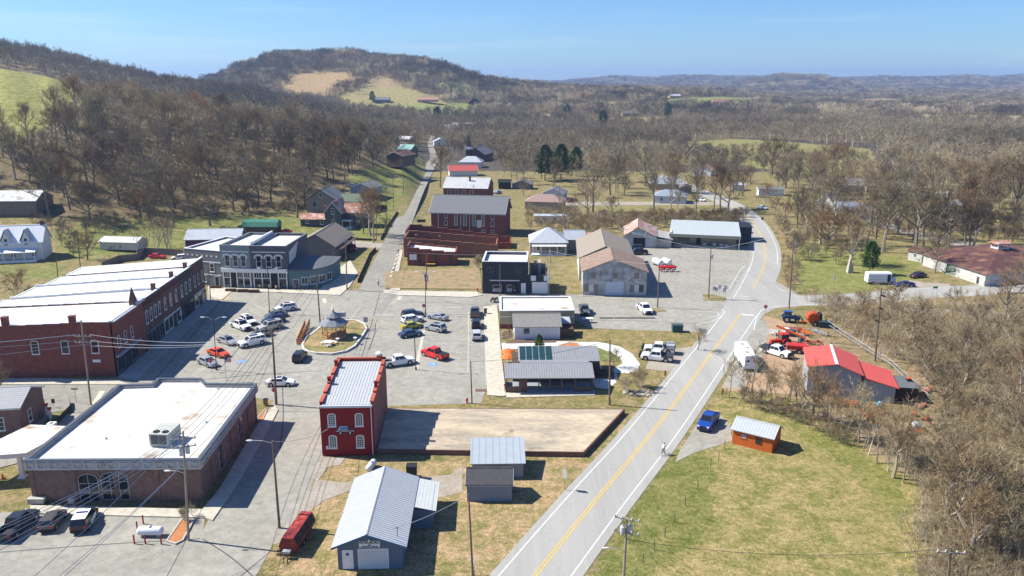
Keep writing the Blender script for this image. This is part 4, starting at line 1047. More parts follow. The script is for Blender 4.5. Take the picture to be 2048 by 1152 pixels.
# warehouse
o, W = bld('warehouse', 'weathered pale block warehouse with brown shingle roof and a wide white roller door', (1165,590), (1292,592))
wm = M('weathered_white_block', (.50, .49, .47), .9, .2, .5, col2=(.22, .22, .22), thr=(.42, .66))
D = 14; gable(o, W, D, 5.9, 8.8, wm, shingle_b, 'y', .5, off=.47)
wl2 = M('cream_block_wall', (.62, .60, .55), .9, .15, .4)
gable(o, W-1.2, 24, 5.9, 8.9, wl2, shingle_t, 'y', .5, x0=-.6, y0=D+.6, off=.47, name='rear_roof', wname='rear_wall')
door(o, 'F', W*.5, 4.6, 3.2, W, D, M('pale_blue_door', (.55, .62, .68), .6, .05, ribs=('z', .35, .3)), .05, 'roller_door', panel=8)
brd = M('brown_board', (.27, .22, .18), .85, .1); brw = M('white_board', (.62, .61, .6), .8, .1)
for u, m_ in ((.06, brd), (.13, brw), (.21, brd), (.77, brd), (.845, brw), (.92, M('dark_board', (.1, .09, .09)))):
    b = MB(); b.box(W*u-.5, W*u+.55, -.05, 0, .9, 2.7); b.build('boarded_window', m_, o)
for u in (.16, .5, .84): b = MB(); b.box(W*u-.55, W*u+.6, -.05, 0, 4.2, 5.6); b.build('boarded_window', brd, o)
b = MB(); b.box(W*.34, W*.355, -.14, 0, 0, 3.5); b.box(W*.645, W*.66, -.14, 0, 0, 3.5); b.box(.02, W-.02, -.03, 0, 5.75, 5.9); b.build('door_jambs', conc, o)
# ---- farm supply barn and long metal building
o, W = bld('farm_supply_barn', 'old whitish barn with rusty tin roof, open sliding doors and a lettered gable sign', (1247,494), (1312,496), 'barn')
crm = M('cream_tin_wall', (.52, .48, .40), .8, .2, .5, dirt=.3, ribs=('xy', .4, .25))
wl, rf = gable(o, W, 16, 3.6, 6.2, crm, rust_y, 'y', .4, off=.42)
b = MB(); b.box(W+.02, W+4.6, .8, 12, 0, 2.6); b.build('lean_to_wall', crm, o)
b = MB(); b.face([(W+.2, .4, 3.45), (W+5, .4, 2.65), (W+5, 12.4, 2.65), (W+.2, 12.4, 3.45)]); b.box(W+.2, W+5, .38, .42, 2.5, 2.7); b.build('lean_to_roof', M('grey_old_tin', (.36, .35, .34), .7, .25, ribs=('y', .6, .4)), o)
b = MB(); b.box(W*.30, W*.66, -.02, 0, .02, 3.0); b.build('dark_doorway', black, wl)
sd = M('sliding_door_tin', (.50, .52, .54), .6, .15, ribs=('x', .3, .4))
for u in (.15, .80): b = MB(); b.box(W*u-1.1, W*u+1.2, -.12, -.03, .05, 3.1); b.build('sliding_door', sd, wl)
b = MB(); b.box(W*.26, W*.68, -.08, -.01, 3.95, 4.85); sg = b.build('sign_board', white, wl)
def text(s, size, x, y, z, m, par, rz=0, rx=pi/2, name='lettering', ext=.02, align='CENTER', sx=1):
    cu = bpy.data.curves.new(name, 'FONT'); cu.body = s; cu.size = size; cu.align_x = align; cu.align_y = 'CENTER'; cu.extrude = ext
    ob = bpy.data.objects.new(name, cu); COL.objects.link(ob)
    dg = bpy.context.evaluated_depsgraph_get(); me_ = bpy.data.meshes.new_from_object(ob.evaluated_get(dg))
    bpy.data.objects.remove(ob); me_.materials.clear(); me_.materials.append(m)
    o2 = link(name, me_, par); o2.location = (x, y, z); o2.rotation_euler = (rx, 0, rz); o2.scale = (sx, 1, 1); return o2
ink = M('sign_ink', (.03, .03, .035), .7, 0); inkb = M('sign_blue_ink', (.03, .09, .30), .7, 0)
text('CO-OP', 1.0, W*.47, -.1, 4.38, ink, sg)
o, W = bld('long_metal_store', 'long low store with pale grey metal roof and deep open loading porch', (1345,494), (1480,500), 'building')
W = W; tanw = M('tan_metal_wall', (.40, .36, .25), .7, .1, .5, ribs=('xy', .4, .3))
b = MB(); b.box(-.5, W-.6, 3.6, 18, 0, 4.4); wl = b.build('wall', tanw, o)
b = MB(); b.extr([(-.5, 4.1), (-.5, 4.25), (19, 5.3), (19, 5.15)], -1.2, W); b.build('roof', M('pale_green_metal', (.42, .46, .46), .5, .08, .3, ribs=('x', .45, .35)), o)
b = MB(); b.box(-1.2, W, -.52, -.4, 3.3, 4.2); b.build('fascia', M('tan_fascia', (.36, .34, .25), .6, .08, ribs=('x', .3, .3)), o)
b = MB(); b.box(-1.0, -.4, -.3, 18, 0, 4.6) ; b.build('side_wall', crm, o)
for u in (W-.4,): b = MB(); b.tube((u, -.3, 0), (u, -.3, 3.4), .12); b.build('porch_post', white, o)
b = MB(); b.box(0, W-1, .3, 3.5, 0, .6); b.build('loading_dock', conc, o)
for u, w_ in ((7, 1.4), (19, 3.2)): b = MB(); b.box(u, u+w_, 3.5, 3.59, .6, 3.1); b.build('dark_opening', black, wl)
b = MB(); b.box(1.5, 5, 3.54, 3.59, 1.4, 2.8); b.build('window', glass, wl)
for u, z in ((12.5, .7), (14.5, .6), (16, .5), (9.5, .5)):
    t = thing('palletised_sacks', {12.5: 'tallest pallet of white sacks on the loading porch', 14.5: 'pallet of sacks next to the tallest one on the loading porch', 16: 'low pallet of sacks beside the dark loading doorway', 9.5: 'pallet of sacks nearest the left doorway of the loading porch'}[u], 'pallet', *[v for v in (Matrix.Rotation(o.rotation_euler.z, 4, 'Z') @ Vector((u, 1.8, 0))+o.location).xy], .6, o.rotation_euler.z)
    b = MB(); b.box(-.6, .6, -.5, .5, 0, .14); b.build('pallet_base', woodp, t); b = MB()
    for k in range(3): b.box(-.55+k*.02, .55-k*.02, -.45, .45, .14+k*z/3, .12+(k+1)*z/3)
    b.build('sacks', offw, t)
o = bldt('metal_annex', 'small black roofed annex behind the right end of the long store', 1448, 490, R(-8), 'building')
b = MB(); b.box(0, 9, 6, 14, 0, 4.6); b.build('wall', M('navy_metal', (.03, .04, .07), .6, .1), o); b = MB(); b.box(-.3, 9.3, 5.7, 14.3, 4.6, 4.75); b.build('roof', black, o)
o = bldt('small_red_shed', 'small open shed with rusty roof and dark blue side beside the barn', 1172, 488, R(-2), 'shed')
gable(o, 5.2, 4, 2.6, 3.2, M('blue_tin', (.03, .05, .16), .6, .1), rust_roof, 'x', .3)
b = MB(); b.box(.2, 2.0, -.05, 0, 0, 2.4); b.build('door', M('red_board', (.35, .05, .04), .8, .1), o)
o = bldt('blue_container', 'light blue waste container with white lid beside the barn', 1226, 496, R(-5), 'container')
b = MB(); b.prism([(0,0),(3.2,0),(3.2,2.2),(0,2.2)], 0, 1.5, [(-.1,-.15),(3.3,-.15),(3.3,2.3),(-.1,2.3)]); b.build('bin', M('light_blue_paint', (.16, .42, .6), .5, .1), o)
b = MB(); b.extr([(-.25,1.5),(-.25,1.6),(1.1,2.0),(2.4,1.6),(2.4,1.5)], -.15, 3.35); b.build('lid', white, o)
# tan office + white shed
o, W = bld('tan_flat_building', 'tan building with white flat roof and dark red base beside the concrete pavement', (1000,662), (1156,648))
x_, y_ = P(1000, 657); o.location = (x_, y_, 0); o.rotation_euler.z = R(1); W = 15.4; D = 11
wl, rf = flat(o, [(0, 0), (W, 0), (W, D), (0, D)], 3.8, .25, M('tan_panel', (.36, .31, .19), .8, .08, .4), dirty_roof, roofedge)
b = MB(); b.box(-.02, W+.02, -.04, 0, 0, .9); b.box(W, W+.04, 0, D, 0, .9); b.build('red_base', M('dark_red_base', (.2, .03, .03), .8, .15), wl)
b = MB(); b.box(-.02, W+.02, -.05, 0, 2.5, 2.62); b.build('white_band', white, wl)
b = MB(); b.box(-.03, 0, 1.5, 3.2, .3, 2.4); b.box(-.03, 0, 5.5, 6.6, 0, 2.3); b.build('shop_window', glass, wl)
o, W = bld('white_cottage_shed', 'white boarded cottage with weathered grey shingle roof and one square window', (1029,679), (1120,678), 'house')
gable(o, W, 6.5, 2.7, 4.3, M('white_board_wall', (.62, .64, .67), .75, .1, .5, ribs=('xy', .5, .2)), shingle_w, 'x', .35, trim=None)
win(o, 'F', 2.4, 1.2, .95, .95, W, 6.5, fm=shop_g, sill=False)
b = MB(); b.box(W+.2, W+2.8, .5, 2.8, 0, 1.9); b.build('screen_fence', wood_d, o); b = MB(); b.face([(W+.2, 2.6, 2.6), (W+2.4, 2.6, 2.5), (W+2.4, 5.6, 2.9), (W+.2, 5.6, 3.0)]); b.box(W+.3,W+.42,2.7,2.82,0,2.6); b.box(W+2.2,W+2.32,2.7,2.82,0,2.5); b.build('side_canopy', metal_wy, o)
# restaurant pavilion
o, W = bld('timber_pavilion', 'dark timber restaurant pavilion with grey ribbed roofs and five green skylight panels', (1012,786), (1180,782), 'pavilion')
o.rotation_euler.z = R(1); W = 14.3
b = MB(); b.box(1.2, W, 4.9, 13.2, 0, 2.6); wl = b.build('wall', wood_d, o)
b = MB()     # front open porch: posts and rails
for u in (.1, 2.2, 3.4, 5.4, 7.2, 9.2, 11.4, 14.2): b.box(u-.09, u+.09, .1, .28, 0, 2.6)
for (ua, ub) in ((5.5, 11.4),): b.box(ua, ub, .12, .24, 1.0, 1.1); b.box(ua, ub, .12, .24, 2.35, 2.6)
b.box(11.5, 14.1, .1, .2, 0, .9); b.build('porch_posts', M('brown_timber', (.16, .1, .065), .8, .2), o)
b = MB(); b.box(0, 2.1, .05, .2, 0, 1.1); b.box(2.3, 3.4, .2, .3, 0, 2.2); b.box(0, .1, .2, 4.8, 0, 1.2); b.build('wooden_screen', M('brown_timber', (.2, .12, .08), .8, .2), o)
b = MB(); b.box(0, 14.2, .3, 4.85, 0, .12); b.box(3.6, 14.6, -.8, .05, 0, .2); b.build('porch_floor', M('blue_grey_deck', (.28, .30, .33), .8, .15), o)
b = MB(); b.extr([(-.5, 2.62), (-.5, 2.76), (3.6, 3.9), (3.6, 3.76)], -.2, W+.2); rf = b.build('porch_roof', metal_g, o)
b = MB(); b.extr([(3.64, 3.8), (3.64, 3.92), (6.2, 3.5), (6.2, 3.38)], 2.4, W-.2); b.build('link_roof', metal_g, o)
b = MB(); b.extr([(6.25, 3.1), (6.25, 3.24), (10.6, 4.5), (13.6, 3.3), (13.6, 3.16), (10.6, 4.36)], 2.2, W+1.9); mr = b.build('main_roof', metal_g, o)
sk = M('green_skylight', (.02, .055, .06), .15, .15, 1, spec=.6)
b = MB(); b.extr([(6.2, 3.26), (10.55, 4.52), (10.6, 4.54), (6.2, 3.3)], 2.25, 8.0); b.build('skylight_frame', M('grey_frame', (.35, .36, .36), .6, .1), mr)
for k in range(5):
    u = 2.45+1.13*k; b = MB(); b.extr([(6.3, 3.3), (10.4, 4.49), (10.4, 4.57), (6.3, 3.38)], u, u+.98); b.build('skylight_panel', sk, mr)
b = MB(); b.box(9.0, 9.2, 6.5, 13, 2.6, 3.3); b.build('gable_fill', wood_d, o) if 0 else None
b = MB(); b.exty([(2.3, 2.6), (W+1.7, 2.6), (W+1.7, 3.15), (2.3, 3.15)], 6.4, 13.3); b.build('upper_wall', wood_d, wl)
wht = M('umbrella_orange', (.62, .16, .03), .7, .1)
for k, (px, py) in enumerate(((1016, 738), (1016, 727))):
    x, y = P(px, py-2); t = thing('patio_umbrella', ('nearer' if k == 0 else 'farther')+' of two open orange patio umbrellas by the pavilion', 'umbrella', x, y, .1, k*.3, 'orange patio umbrellas')
    b = MB(); b.tube((0, 0, 0), (0, 0, 2.5), .03); b.lathe([(.28, 0), (.26, .08)], 10); b.build('pole', galv, t)
    b = MB(); b.lathe([(1.45, 1.95), (1.45, 2.0), (.75, 2.4), (.05, 2.62)], 8); b.build('canopy', wht, t)
    b = MB(); b.lathe([(.04, .7), (.5, .7), (.5, .75)], 12); b.build('table_top', wood_d, t)
# patio stuff behind right of pavilion
q = P(1210, 770); o = thing('timber_deck_extension', 'dark timber lean-to and terrace at the right end of the restaurant pavilion', 'deck', q[0]-2.2, q[1]+.5, 0, R(1))
b = MB(); b.box(0, 4.2, 2.5, 5.6, 0, .5); b.box(.2, 1.7, 3.0, 5, .5, 2.6); b.build('deck', wood_d, o); b = MB()
for k in range(6): b.box(.1+k*.78, .18+k*.78, 2.5, 2.6, .5, 1.5)
b.box(.1, 4.2, 2.5, 2.58, 1.45, 1.55); b.build('railing', black, o)
t = thing('outdoor_heat_pump', 'white heat pump unit beside the restaurant deck', 'air conditioner', o.location.x+1.8, o.location.y+5.9, 0, 0)
b = MB(); b.box(-.5, .5, -.3, .3, .1, 1.1); b.build('casing', white, t); b = MB(); b.lathe([(.3, 0), (.3, .03)], 12); g = b.build('fan_grille', black, t); g.rotation_euler = (pi/2, 0, 0); g.location = (0, -.3, .6)
b = MB(); b.face([(*P(x, y, .05), .05) for x, y in [(1180,745),(1235,748),(1232,765),(1215,778),(1190,775)]]); struct(b.build('stone_terrace', path_m))
# ---- red two storey building
rp = M('painted_dark_red_brick', (.23, .017, .015), .85, .12, .5); rside_m = M('faded_red_brick_side', (.22, .055, .042), .9, .3, .5, brick=(.24, .08, (.32, .2, .17)))
o, W = bld('red_brick_building', 'narrow two storey red brick building with pale ribbed metal roof, beside the concrete slab', (645,912), (750,912))
o.rotation_euler.z = R(1.8); D = 14.6
b = MB(); b.box(0, W, 0, .3, 0, 7.35); b.build('front_wall', rp, o)
b = MB(); nn = 5
for k in range(nn):
    ya = .3+(D-.3)*k/nn; yb = .3+(D-.3)*(k+1)/nn; h = 7.75+.28*k; b.box(W-.35, W, ya, yb, 0, h)
sw = b.build('side_wall', rside_m, o)
b = MB()
for k in range(nn):
    ya = .3+(D-.3)*k/nn; yb = .3+(D-.3)*(k+1)/nn; h = 7.75+.28*k; b.box(0, .35, ya, yb, 0, h)
b.box(.35, W-.35, D-.35, D, 0, 8.95); b.build('west_wall', rp, o)
cop = M('orange_brick_coping', (.42, .09, .045), .85, .2)
b = MB()
for k in range(nn):
    ya = .25+(D-.3)*k/nn; yb = .3+(D-.3)*(k+1)/nn+.06; h = 7.75+.28*k; b.box(W-.42, W+.06, ya+.07, yb, h+.002, h+.14); b.box(-.06, .42, ya+.07, yb, h+.002, h+.14)
b.box(-.06, W+.06, D-.36, D+.1, 8.96, 9.1); b.build('coping', cop, o)
b = MB(); b.extr([(0.05, 7.38), (0.05, 7.46), (D-.4, 8.6), (D-.4, 8.5)], .36, W-.36)
for k in range(15):
    u = .6+(W-1.2)*k/14; b.extr([(0.06, 7.46), (0.06, 7.5), (D-.42, 8.64), (D-.42, 8.6)], u-.025, u+.025)
b.build('roof', M('plain_pale_metal', (.43, .44, .45), .55, .06, .4), o)
b = MB(); b.box(.1, W-.1, -.25, -.01, 7.15, 7.45); b.tube((W-.28, -.12, 0.1), (W-.28, -.12, 7.2), .07); b.build('gutter', M('pale_gutter', (.62, .64, .66), .5, .05), o)
for u in (1.55, W-1.95):
    for z in (4.4, 1.2): win(o, 'F', u, z, .85, 1.75, W, D, nx=3, nz=6, arch=.18, fw=.13)
for x_, y_, h in ((.17, D*.83, 9.4), (.17, D*.45, 8.9), (W-.17, D*.32, 8.9)): chimney(o, x_, y_, 7.6, h, rp, .42)
b = MB(); b.box(W-1.3, W-.5, D-.5, D+.1, 8.9, 9.5); ch = b.build('chimney', cop, o); b = MB(); b.lathe([(.35, 9.5), (.48, 9.6), (.48, 9.85), (.2, 10.0)], 12, (W-.95, D-.2)); b.build('vent_cowl', white, ch)
# small fire engine sign on the wall
s = thing('fire_engine_wall_sign', 'small painted fire engine cut-out sign mounted on the red brick wall', 'sign', o.location.x, o.location.y, 0, o.rotation_euler.z)
cxm = W*.46; zb = 3.55
b = MB(); b.box(cxm-1.2, cxm+1.2, -.09, -.01, zb-.1, zb+.28); b.box(cxm+.45, cxm+1.15, -.09, -.01, zb+.28, zb+.75); b.build('engine_body', M('maroon_paint', (.10, .02, .03), .5, .1), s)
b = MB(); b.exty([(cxm-1.05, zb+.3), (cxm+.35, zb+.3), (cxm+.35, zb+.85), (cxm-.7, zb+.85)], -.1, -.01); b.build('upper_body', M('sign_light_blue', (.30, .50, .66), .5, .1), s)
b = MB()
for k in range(3): b.box(cxm-.6+k*.33, cxm-.4+k*.33, -.12, -.1, zb+.42, zb+.7)
b.build('sign_windows', M('sign_navy', (.02, .04, .12), .5, 0), s)
b = MB(); b.box(cxm-1.25, cxm+1.2, -.12, -.1, zb+.12, zb+.2); b.build('stripe', white, s)
for u in (-.65, .65): b = MB(); b.T = Matrix.Translation((cxm+u, -.09, zb-.12)) @ Matrix.Rotation(pi/2, 4, 'X'); b.lathe([(.27, 0), (.27, .06)], 14); w_ = b.build('sign_wheel', black, s); b = MB(); b.T = Matrix.Translation((cxm+u, -.14, zb-.12)) @ Matrix.Rotation(pi/2, 4, 'X'); b.lathe([(.12, 0), (.12, .02)], 10); b.build('hub', white, w_)
t = thing('meter_box', 'small white meter box low on the red brick front wall', 'meter box', o.location.x+.75, o.location.y-.02, 1.1, o.rotation_euler.z); b = MB(); b.box(-.15, .15, -.14, 0, 0, .45); b.build('box', white, t); b = MB(); b.T = Matrix.Translation((0, -.13, .3)) @ Matrix.Rotation(pi/2, 4, 'X'); b.lathe([(.09, 0), (.09, .06)], 10); b.build('dial', galv, t)
# ---- slab with brick edging
o = thing('raised_concrete_slab', 'large stained tan concrete slab with brown brick edge beside the red brick building', 'slab', *P(960,870), 0, 0)
pl = [loc_(P(x, y, .7), o) for x, y in [(752,899),(1168,905),(1250,818),(772,816)]]; b = MB(); b.prism(inset(pl, .2), 0, .72); b.build('slab_surface', slab_m, o)
b = MB(); ip = inset(pl, .2)
for k in (0, 1, 3, 2):
    k2 = (k+1) % 4; z1 = .735
    b.prism([pl[k], pl[k2], ip[k2], ip[k]], 0, z1)
b.build('brick_edging', M('brown_edging', (.16, .07, .05), .9, .25, 1, brick=(.24, .08, (.2, .15, .12))), o)
# ---- blue-grey gabled garage
bl = M('blue_grey_metal_wall', (.12, .165, .235), .6, .08, .5, ribs=('xy', .35, .35)); trimb = M('blue_trim', (.07, .15, .24), .6, .05)
o, W = bld('emergency_garage', 'blue grey metal garage with pale ribbed roof, white roller door and name board', (677,1139), (805,1141), 'garage')
o.rotation_euler.z = R(1.5); D = 14
roofp = M('smooth_pale_roof', (.44, .46, .49), .55, .08, .3)
wl, rf = gable(o, W, D, 3.0, 4.3, bl, roofp, 'y', .55, off=.47, trim=trimb)
b = MB(); c = W*.47
for k in range(38):
    y = -.5+(D+1.0)*(k+.5)/38
    for a, e in ((-.55, c), (W+.55, c)):
        sl = (4.3-3.0)/(c if a < 0 else W-c); za = 3.0-.55*sl+.13; q = [(a, za), (e, 4.43), (e, 4.46), (a, za+.03)]
        b.exty(q if a < e else q[::-1], y-.02, y+.02)
b.build('roof_ribs', M('rib_metal', (.27, .285, .31), .55, .05), rf)
door(wl, 'F', W*.55, 3.0, 2.3, W, D, M('white_roller_door', (.62, .63, .66), .6, .04, ribs=('z', .25, .25)), .05, 'roller_door', fm=white, panel=7)
dr = door(wl, 'F', W*.155, .95, 2.15, W, D, white, .08)
b = MB()
for a in (0, pi/3, 2*pi/3): b.T = Matrix.Translation((0, -.06, 1.75)) @ Matrix.Rotation(a, 4, 'Y'); b.box(-.05, .05, -.01, .0, -.18, .18)
b.build('medical_star', inkb, dr)
b = MB(); b.box(W*.5-1.1, W*.5+1.1, -.07, -.01, 2.62, 3.35); sg = b.build('name_board', white, wl)
text('PETERSBURG', .36, W*.5, -.09, 3.17, ink, sg); text('EMERGENCY    RESPONSE', .145, W*.5, -.09, 2.72, ink, sg)
b = MB()
for a in (0, pi/3, 2*pi/3): b.T = Matrix.Translation((W*.5, -.1, 2.86)) @ Matrix.Rotation(a, 4, 'Y'); b.box(-.04, .04, -.01, .0, -.12, .12)
b.build('medical_star', inkb, sg)
b = MB(); b.lathe([(.12, 3.4), (.12, 3.6), (.05, 3.66)], 10, (W*.5, -.2)); b.build('wall_lamp', white, wl)
b = MB(); b.tube((W-.55, .8, 3.2), (W-.55, .8, 4.4), .035); b.box(W-.7, W-.4, .75, .85, 4.3, 4.4); b.build('service_mast', black, rf)
b = MB(); b.box(W+.01, W+2.6, 7.8, D-.3, 0, 2.4); b.build('lean_to_wall', bl, o)
b = MB(); b.face([(W+.56, 7.6, 2.86), (W+3.0, 7.6, 2.3), (W+3.0, D+.4, 2.3), (W+.56, D+.4, 2.86)]); b.face([(W+.56, 7.6, 2.8), (W+.56, D+.4, 2.8), (W+3.0, D+.4, 2.24), (W+3.0, 7.6, 2.24)]); b.box(W+2.97, W+3.03, 7.58, D+.42, 2.2, 2.33); b.build('lean_to_roof', M('cream_metal_roof', (.55, .56, .53), .45, .06, ribs=('x', .4, .2)), o)
b = MB(); b.box(0, 1, 0, 0, 0, 0) if 0 else None
# lean-to and shed by the slab
o = thing('metal_carport', 'pale grey metal lean-to shed beside the slab edge', 'shed', *P(943,957), 0, R(1.5))
b = MB(); b.box(.1, 6.7, .2, 5.2, 0, 2.0); b.build('wall', M('grey_metal_wall', (.30, .31, .33), .7, .1, ribs=('xy', .3, .3)), o)
b = MB(); b.extr([(-.2, 2.05), (-.2, 2.15), (5.6, 3.1), (5.6, 3.0)], -.15, 7.0); b.build('roof', M('pale_blue_metal', (.35, .385, .42), .45, .06, .4, ribs=('x', .9, .25)), o)
o, W = bld('garden_shed', 'grey garden shed with dark shingle roof in front of the pale lean-to', (934,1003), (1017,1003), 'shed')
W = 5.5; gable(o, W, 3.8, 2.3, 3.5, M('grey_board_wall', (.21, .235, .275), .7, .08, ribs=('xy', .25, .35)), M('charcoal_shingle', (.075, .07, .075), .9, .3, 1.5, fine=.2), 'x', .15, trim=M('pale_corner', (.4, .42, .45), .6, .1))
t = thing('ladder', 'metal ladder lying on the slab edge by the lean-to', 'ladder', *P(1052,908), .9, 0)
b = MB(); b.tube((0, 0, .03), (2.2, .05, .03), .03); b.tube((0, .4, .03), (2.2, .45, .03), .03)
for k in range(7): b.tube((.15+.32*k, 0, .03), (.15+.32*k, .45, .03), .02)
b.build('frame', galv, t)
# ---- orange shed
o, W = bld('orange_shed', 'bright orange wooden shed with pale ribbed metal roof on the grass', (1464,887), (1543,907), 'shed')
om = M('orange_boards', (.52, .115, .018), .7, .12, .6, ribs=('z', .22, .25))
gable(o, W, 4.0, 2.3, 3.3, om, M('light_ribbed_tin', (.40, .42, .44), .5, .06, ribs=('x', .42, .4)), 'x', .3, off=.5)
win(o, 'F', W*.28, 1.15, .7, .7, W, 4, fm=om, pm=M('blue_glass', (.25, .33, .42), .3, .1), sill=False); win(o, 'F', W*.66, .9, .7, .8, W, 4, fm=wood_d, sill=False)
# ---- shop with red roof by the highway
o = thing('tractor_repair_shop', 'corrugated grey workshop with two level bright red metal roof behind bare saplings', 'workshop', *P(1612,790), 0, 0)
a_, c_ = P(1612,790), P(1775,808); o.rotation_euler.z = atan2(c_[1]-a_[1], c_[0]-a_[0])+R(2); W1 = 8.0; W2 = 13.2
cw = M('corrugated_wall', (.36, .39, .42), .6, .18, .4, ribs=('xy', .45, .55)); rr = M('bright_red_roof', (.62, .10, .075), .5, .07, .3, ribs=('y', .7, .15))
D = 9.5; b = MB(); b.exty([(0, 0), (W1, 0), (W1, 4.2), (4.2, 5.7), (0, 4.9)], 0, D); b.exty([(W1+.01, 0), (W2, 0), (W2, 2.7), (W1+.6, 3.6), (W1+.6, 2.5), (W1+.01, 2.5)], .01, D-1.5); b.build('wall', cw, o)
b = MB(); b.exty([(-.3, 4.9), (4.2, 5.75), (4.2, 5.85), (-.3, 5.0)], -.3, D+.3); b.exty([(4.21, 5.85), (4.21, 5.75), (W1+.4, 4.15), (W1+.4, 4.25)][::-1], -.3, D+.3); b.build('roof', rr, o)
b = MB(); b.exty([(W1+.6, 3.85), (W2+.5, 2.6), (W2+.5, 2.7), (W1+.6, 3.95)], -.35, D-1.2); b.build('lower_roof', rr, o)
b = MB(); b.exty([(3.95, 5.86), (4.45, 5.84), (4.2, 5.92)], -.3, D+.3); b.build('ridge_cap', white, o)
b = MB(); b.box(W1+.1, W1+.55, .5, D-1.6, 2.52, 2.56); b.build('roof_gap_shade', black, o)  # black strip that paints in the dark of the gap between the two roofs
b = MB(); b.box(1.6, 2.4, -.03, 0, 2.2, 3.0); b.build('vent_window', black, o)
# ---- right hand market barn
o = thing('old_stock_barn', 'derelict white boarded barn with huge dark rusty roof and a little cupola', 'barn', *P(1965,560), 0, R(12))
ww = M('peeling_white_boards', (.55, .54, .50), .85, .25, .5, col2=(.26, .24, .2), thr=(.55, .7), ribs=('xy', .35, .3))
pc = [loc_(P(x, y, 3.2), o) for x, y in [(1972,548),(2110,532),(2130,498),(1990,488),(1870,497),(1848,508)]]
base = [loc_(P(x, y, 0), o) for x, y in [(1972,563),(2110,548),(2130,508),(1990,500),(1880,505),(1848,525)]]
b = MB(); n = 6
v0 = [b.pt((*p, 0)) for p in pc]; v1 = [b.pt((*p, 3.2)) for p in pc]
for k in range(6): b.idx([v0[k], v0[(k+1) % 6], v1[(k+1) % 6], v1[k]])
b.build('wall', ww, o)
q = loc_(P(2000, 492, 6.5), o); ap = (q[0], q[1], 6.2); b = MB(); oc = inset(pc, -.5); q2 = loc_(P(1915, 505, 5), o)
for k in range(6): b.face([(*oc[k], 3.1), (*oc[(k+1) % 6], 3.1), ap])
b.build('roof', rust_dk, o)
b = MB(); b.T = Matrix.Translation(ap)
for x_ in (-1.6, 1.6):
    for y_ in (-1.2, 1.2): b.box(x_-.12, x_+.12, y_-.12, y_+.12, -.9, 1.2)
b.box(-1.7, 1.7, -1.3, 1.3, -1, .1); cu_ = b.build('cupola', offw, o)
b = MB(); b.T = Matrix.Translation(ap); b.extr([(-1.8, 1.15), (-1.8, 1.25), (0, 1.95), (1.8, 1.25), (1.8, 1.15)], -2.3, 2.3); b.build('cupola_roof', rust_roof, cu_)
A, B_ = Vector(pc[5]), Vector(pc[0]); e = B_-A; l = e.length; e.normalize(); nn = Vector((-e.y, e.x))
if nn.y > 0: nn = -nn
def wpan(u0, u1, z0, z1, m, nm):
    b = MB(); p, q = A+e*u0, A+e*u1; b.prism([(p.x, p.y), (q.x, q.y), (q.x+nn.x*.06, q.y+nn.y*.06), (p.x+nn.x*.06, p.y+nn.y*.06)], z0, z1); return b.build(nm, m, o)
wpan(l*.40, l*.56, .1, 2.7, M('green_door', (.03, .16, .08), .7, .15, ribs=('xy', .3, .3)), 'green_sliding_door'); wpan(l*.88, l*.92, .1, 1.9, black, 'doorway'); wpan(l*.58, l*.63, 1.2, 2, offw, 'patch_board')
house('small white shed with square dark window left of the rusty barn', 1815, 520, R(-55), 4, 6, 2.8, 3.6, ww, rust_dk, 'x', [('F', 2, 1.2, .8, .9)], 'shed', 'white_shed', trim=None)
o = bldt('stone_ruin', 'narrow ruined pale stone wall standing beside the dark cedar', 1706, 546, 0, 'ruin'); o.scale = (.9, 1, .72)
b = MB(); b.prism([(-1.5, 0), (.2, 0), (.2, 1.5), (-1.5, 1.5)], 0, 3.2, [(-1.3, .1), (-.2, .1), (-.2, 1.2), (-1.3, 1.2)]); b.prism([(-1.2, .2), (-.4, .2), (-.4, 1), (-1.2, 1)], 3.2, 5.2, [(-1.0, .4), (-.7, .4), (-.7, .8), (-1.0, .8)]); b.build('stonework', M('pale_stone', (.42, .38, .31), .9, .25), o)
# ---- left houses
o, W = bld('white_gabled_farmhouse', 'white two storey house with pale metal roof, twin pointed dormers and long porch', (-70,527), (86,522), 'house')
o.rotation_euler.z += R(3)
wmr = M('bright_white_metal', (.72, .73, .75), .5, .05, ribs=('x', .5, .25)); wl, rf = gable(o, W, 7.5, 5.6, 9.6, white_side, wmr, 'x', .4, trim=white)
for u in (W*.28, W*.55, W*.80):
    b = MB(); b.T = Matrix.Translation((u, 0, 0)); b.exty([(-1.0, 5.2), (1.0, 5.2), (1.0, 6.2), (0, 8.6), (-1.0, 6.2)], -.02, 2.6); d = b.build('dormer', white_side, rf)
    b = MB(); b.T = Matrix.Translation((u, 0, 0))
    b.exty([(-1.5, 5.7), (0, 8.9), (0, 9.05), (-1.62, 5.75)], -.35, 3.2); b.exty([(1.5, 5.7), (1.62, 5.75), (.01, 9.05), (.01, 8.9)], -.35, 3.2); b.build('dormer_roof', metal_wy, d)
    win(o, 'F', u, 4.6, .85, 1.9, W, 7.5)
chimney(o, W-.6, 4, 5.6, 10.6, dk_brick, .8)
b = MB(); b.extr([(-2.9, 2.9), (-2.9, 3.02), (0, 3.7), (0, 3.58)], 0, W-1.2); pr = b.build('porch_roof', wmr, o)
b = MB(); b.box(0, W-1.3, -2.6, -.02, 0, .7)
for k in range(8): u = .2+(W-1.7)*k/7; b.box(u-.1, u+.1, -2.6, -2.4, .7, 2.9)
b.box(0, W-1.3, -2.55, -2.5, 1.5, 1.58); b.build('porch', white, o)
for u in (W*.35, W*.62, W*.88): win(o, 'F', u, 1.2, 1, 1.7, W, 7.5)
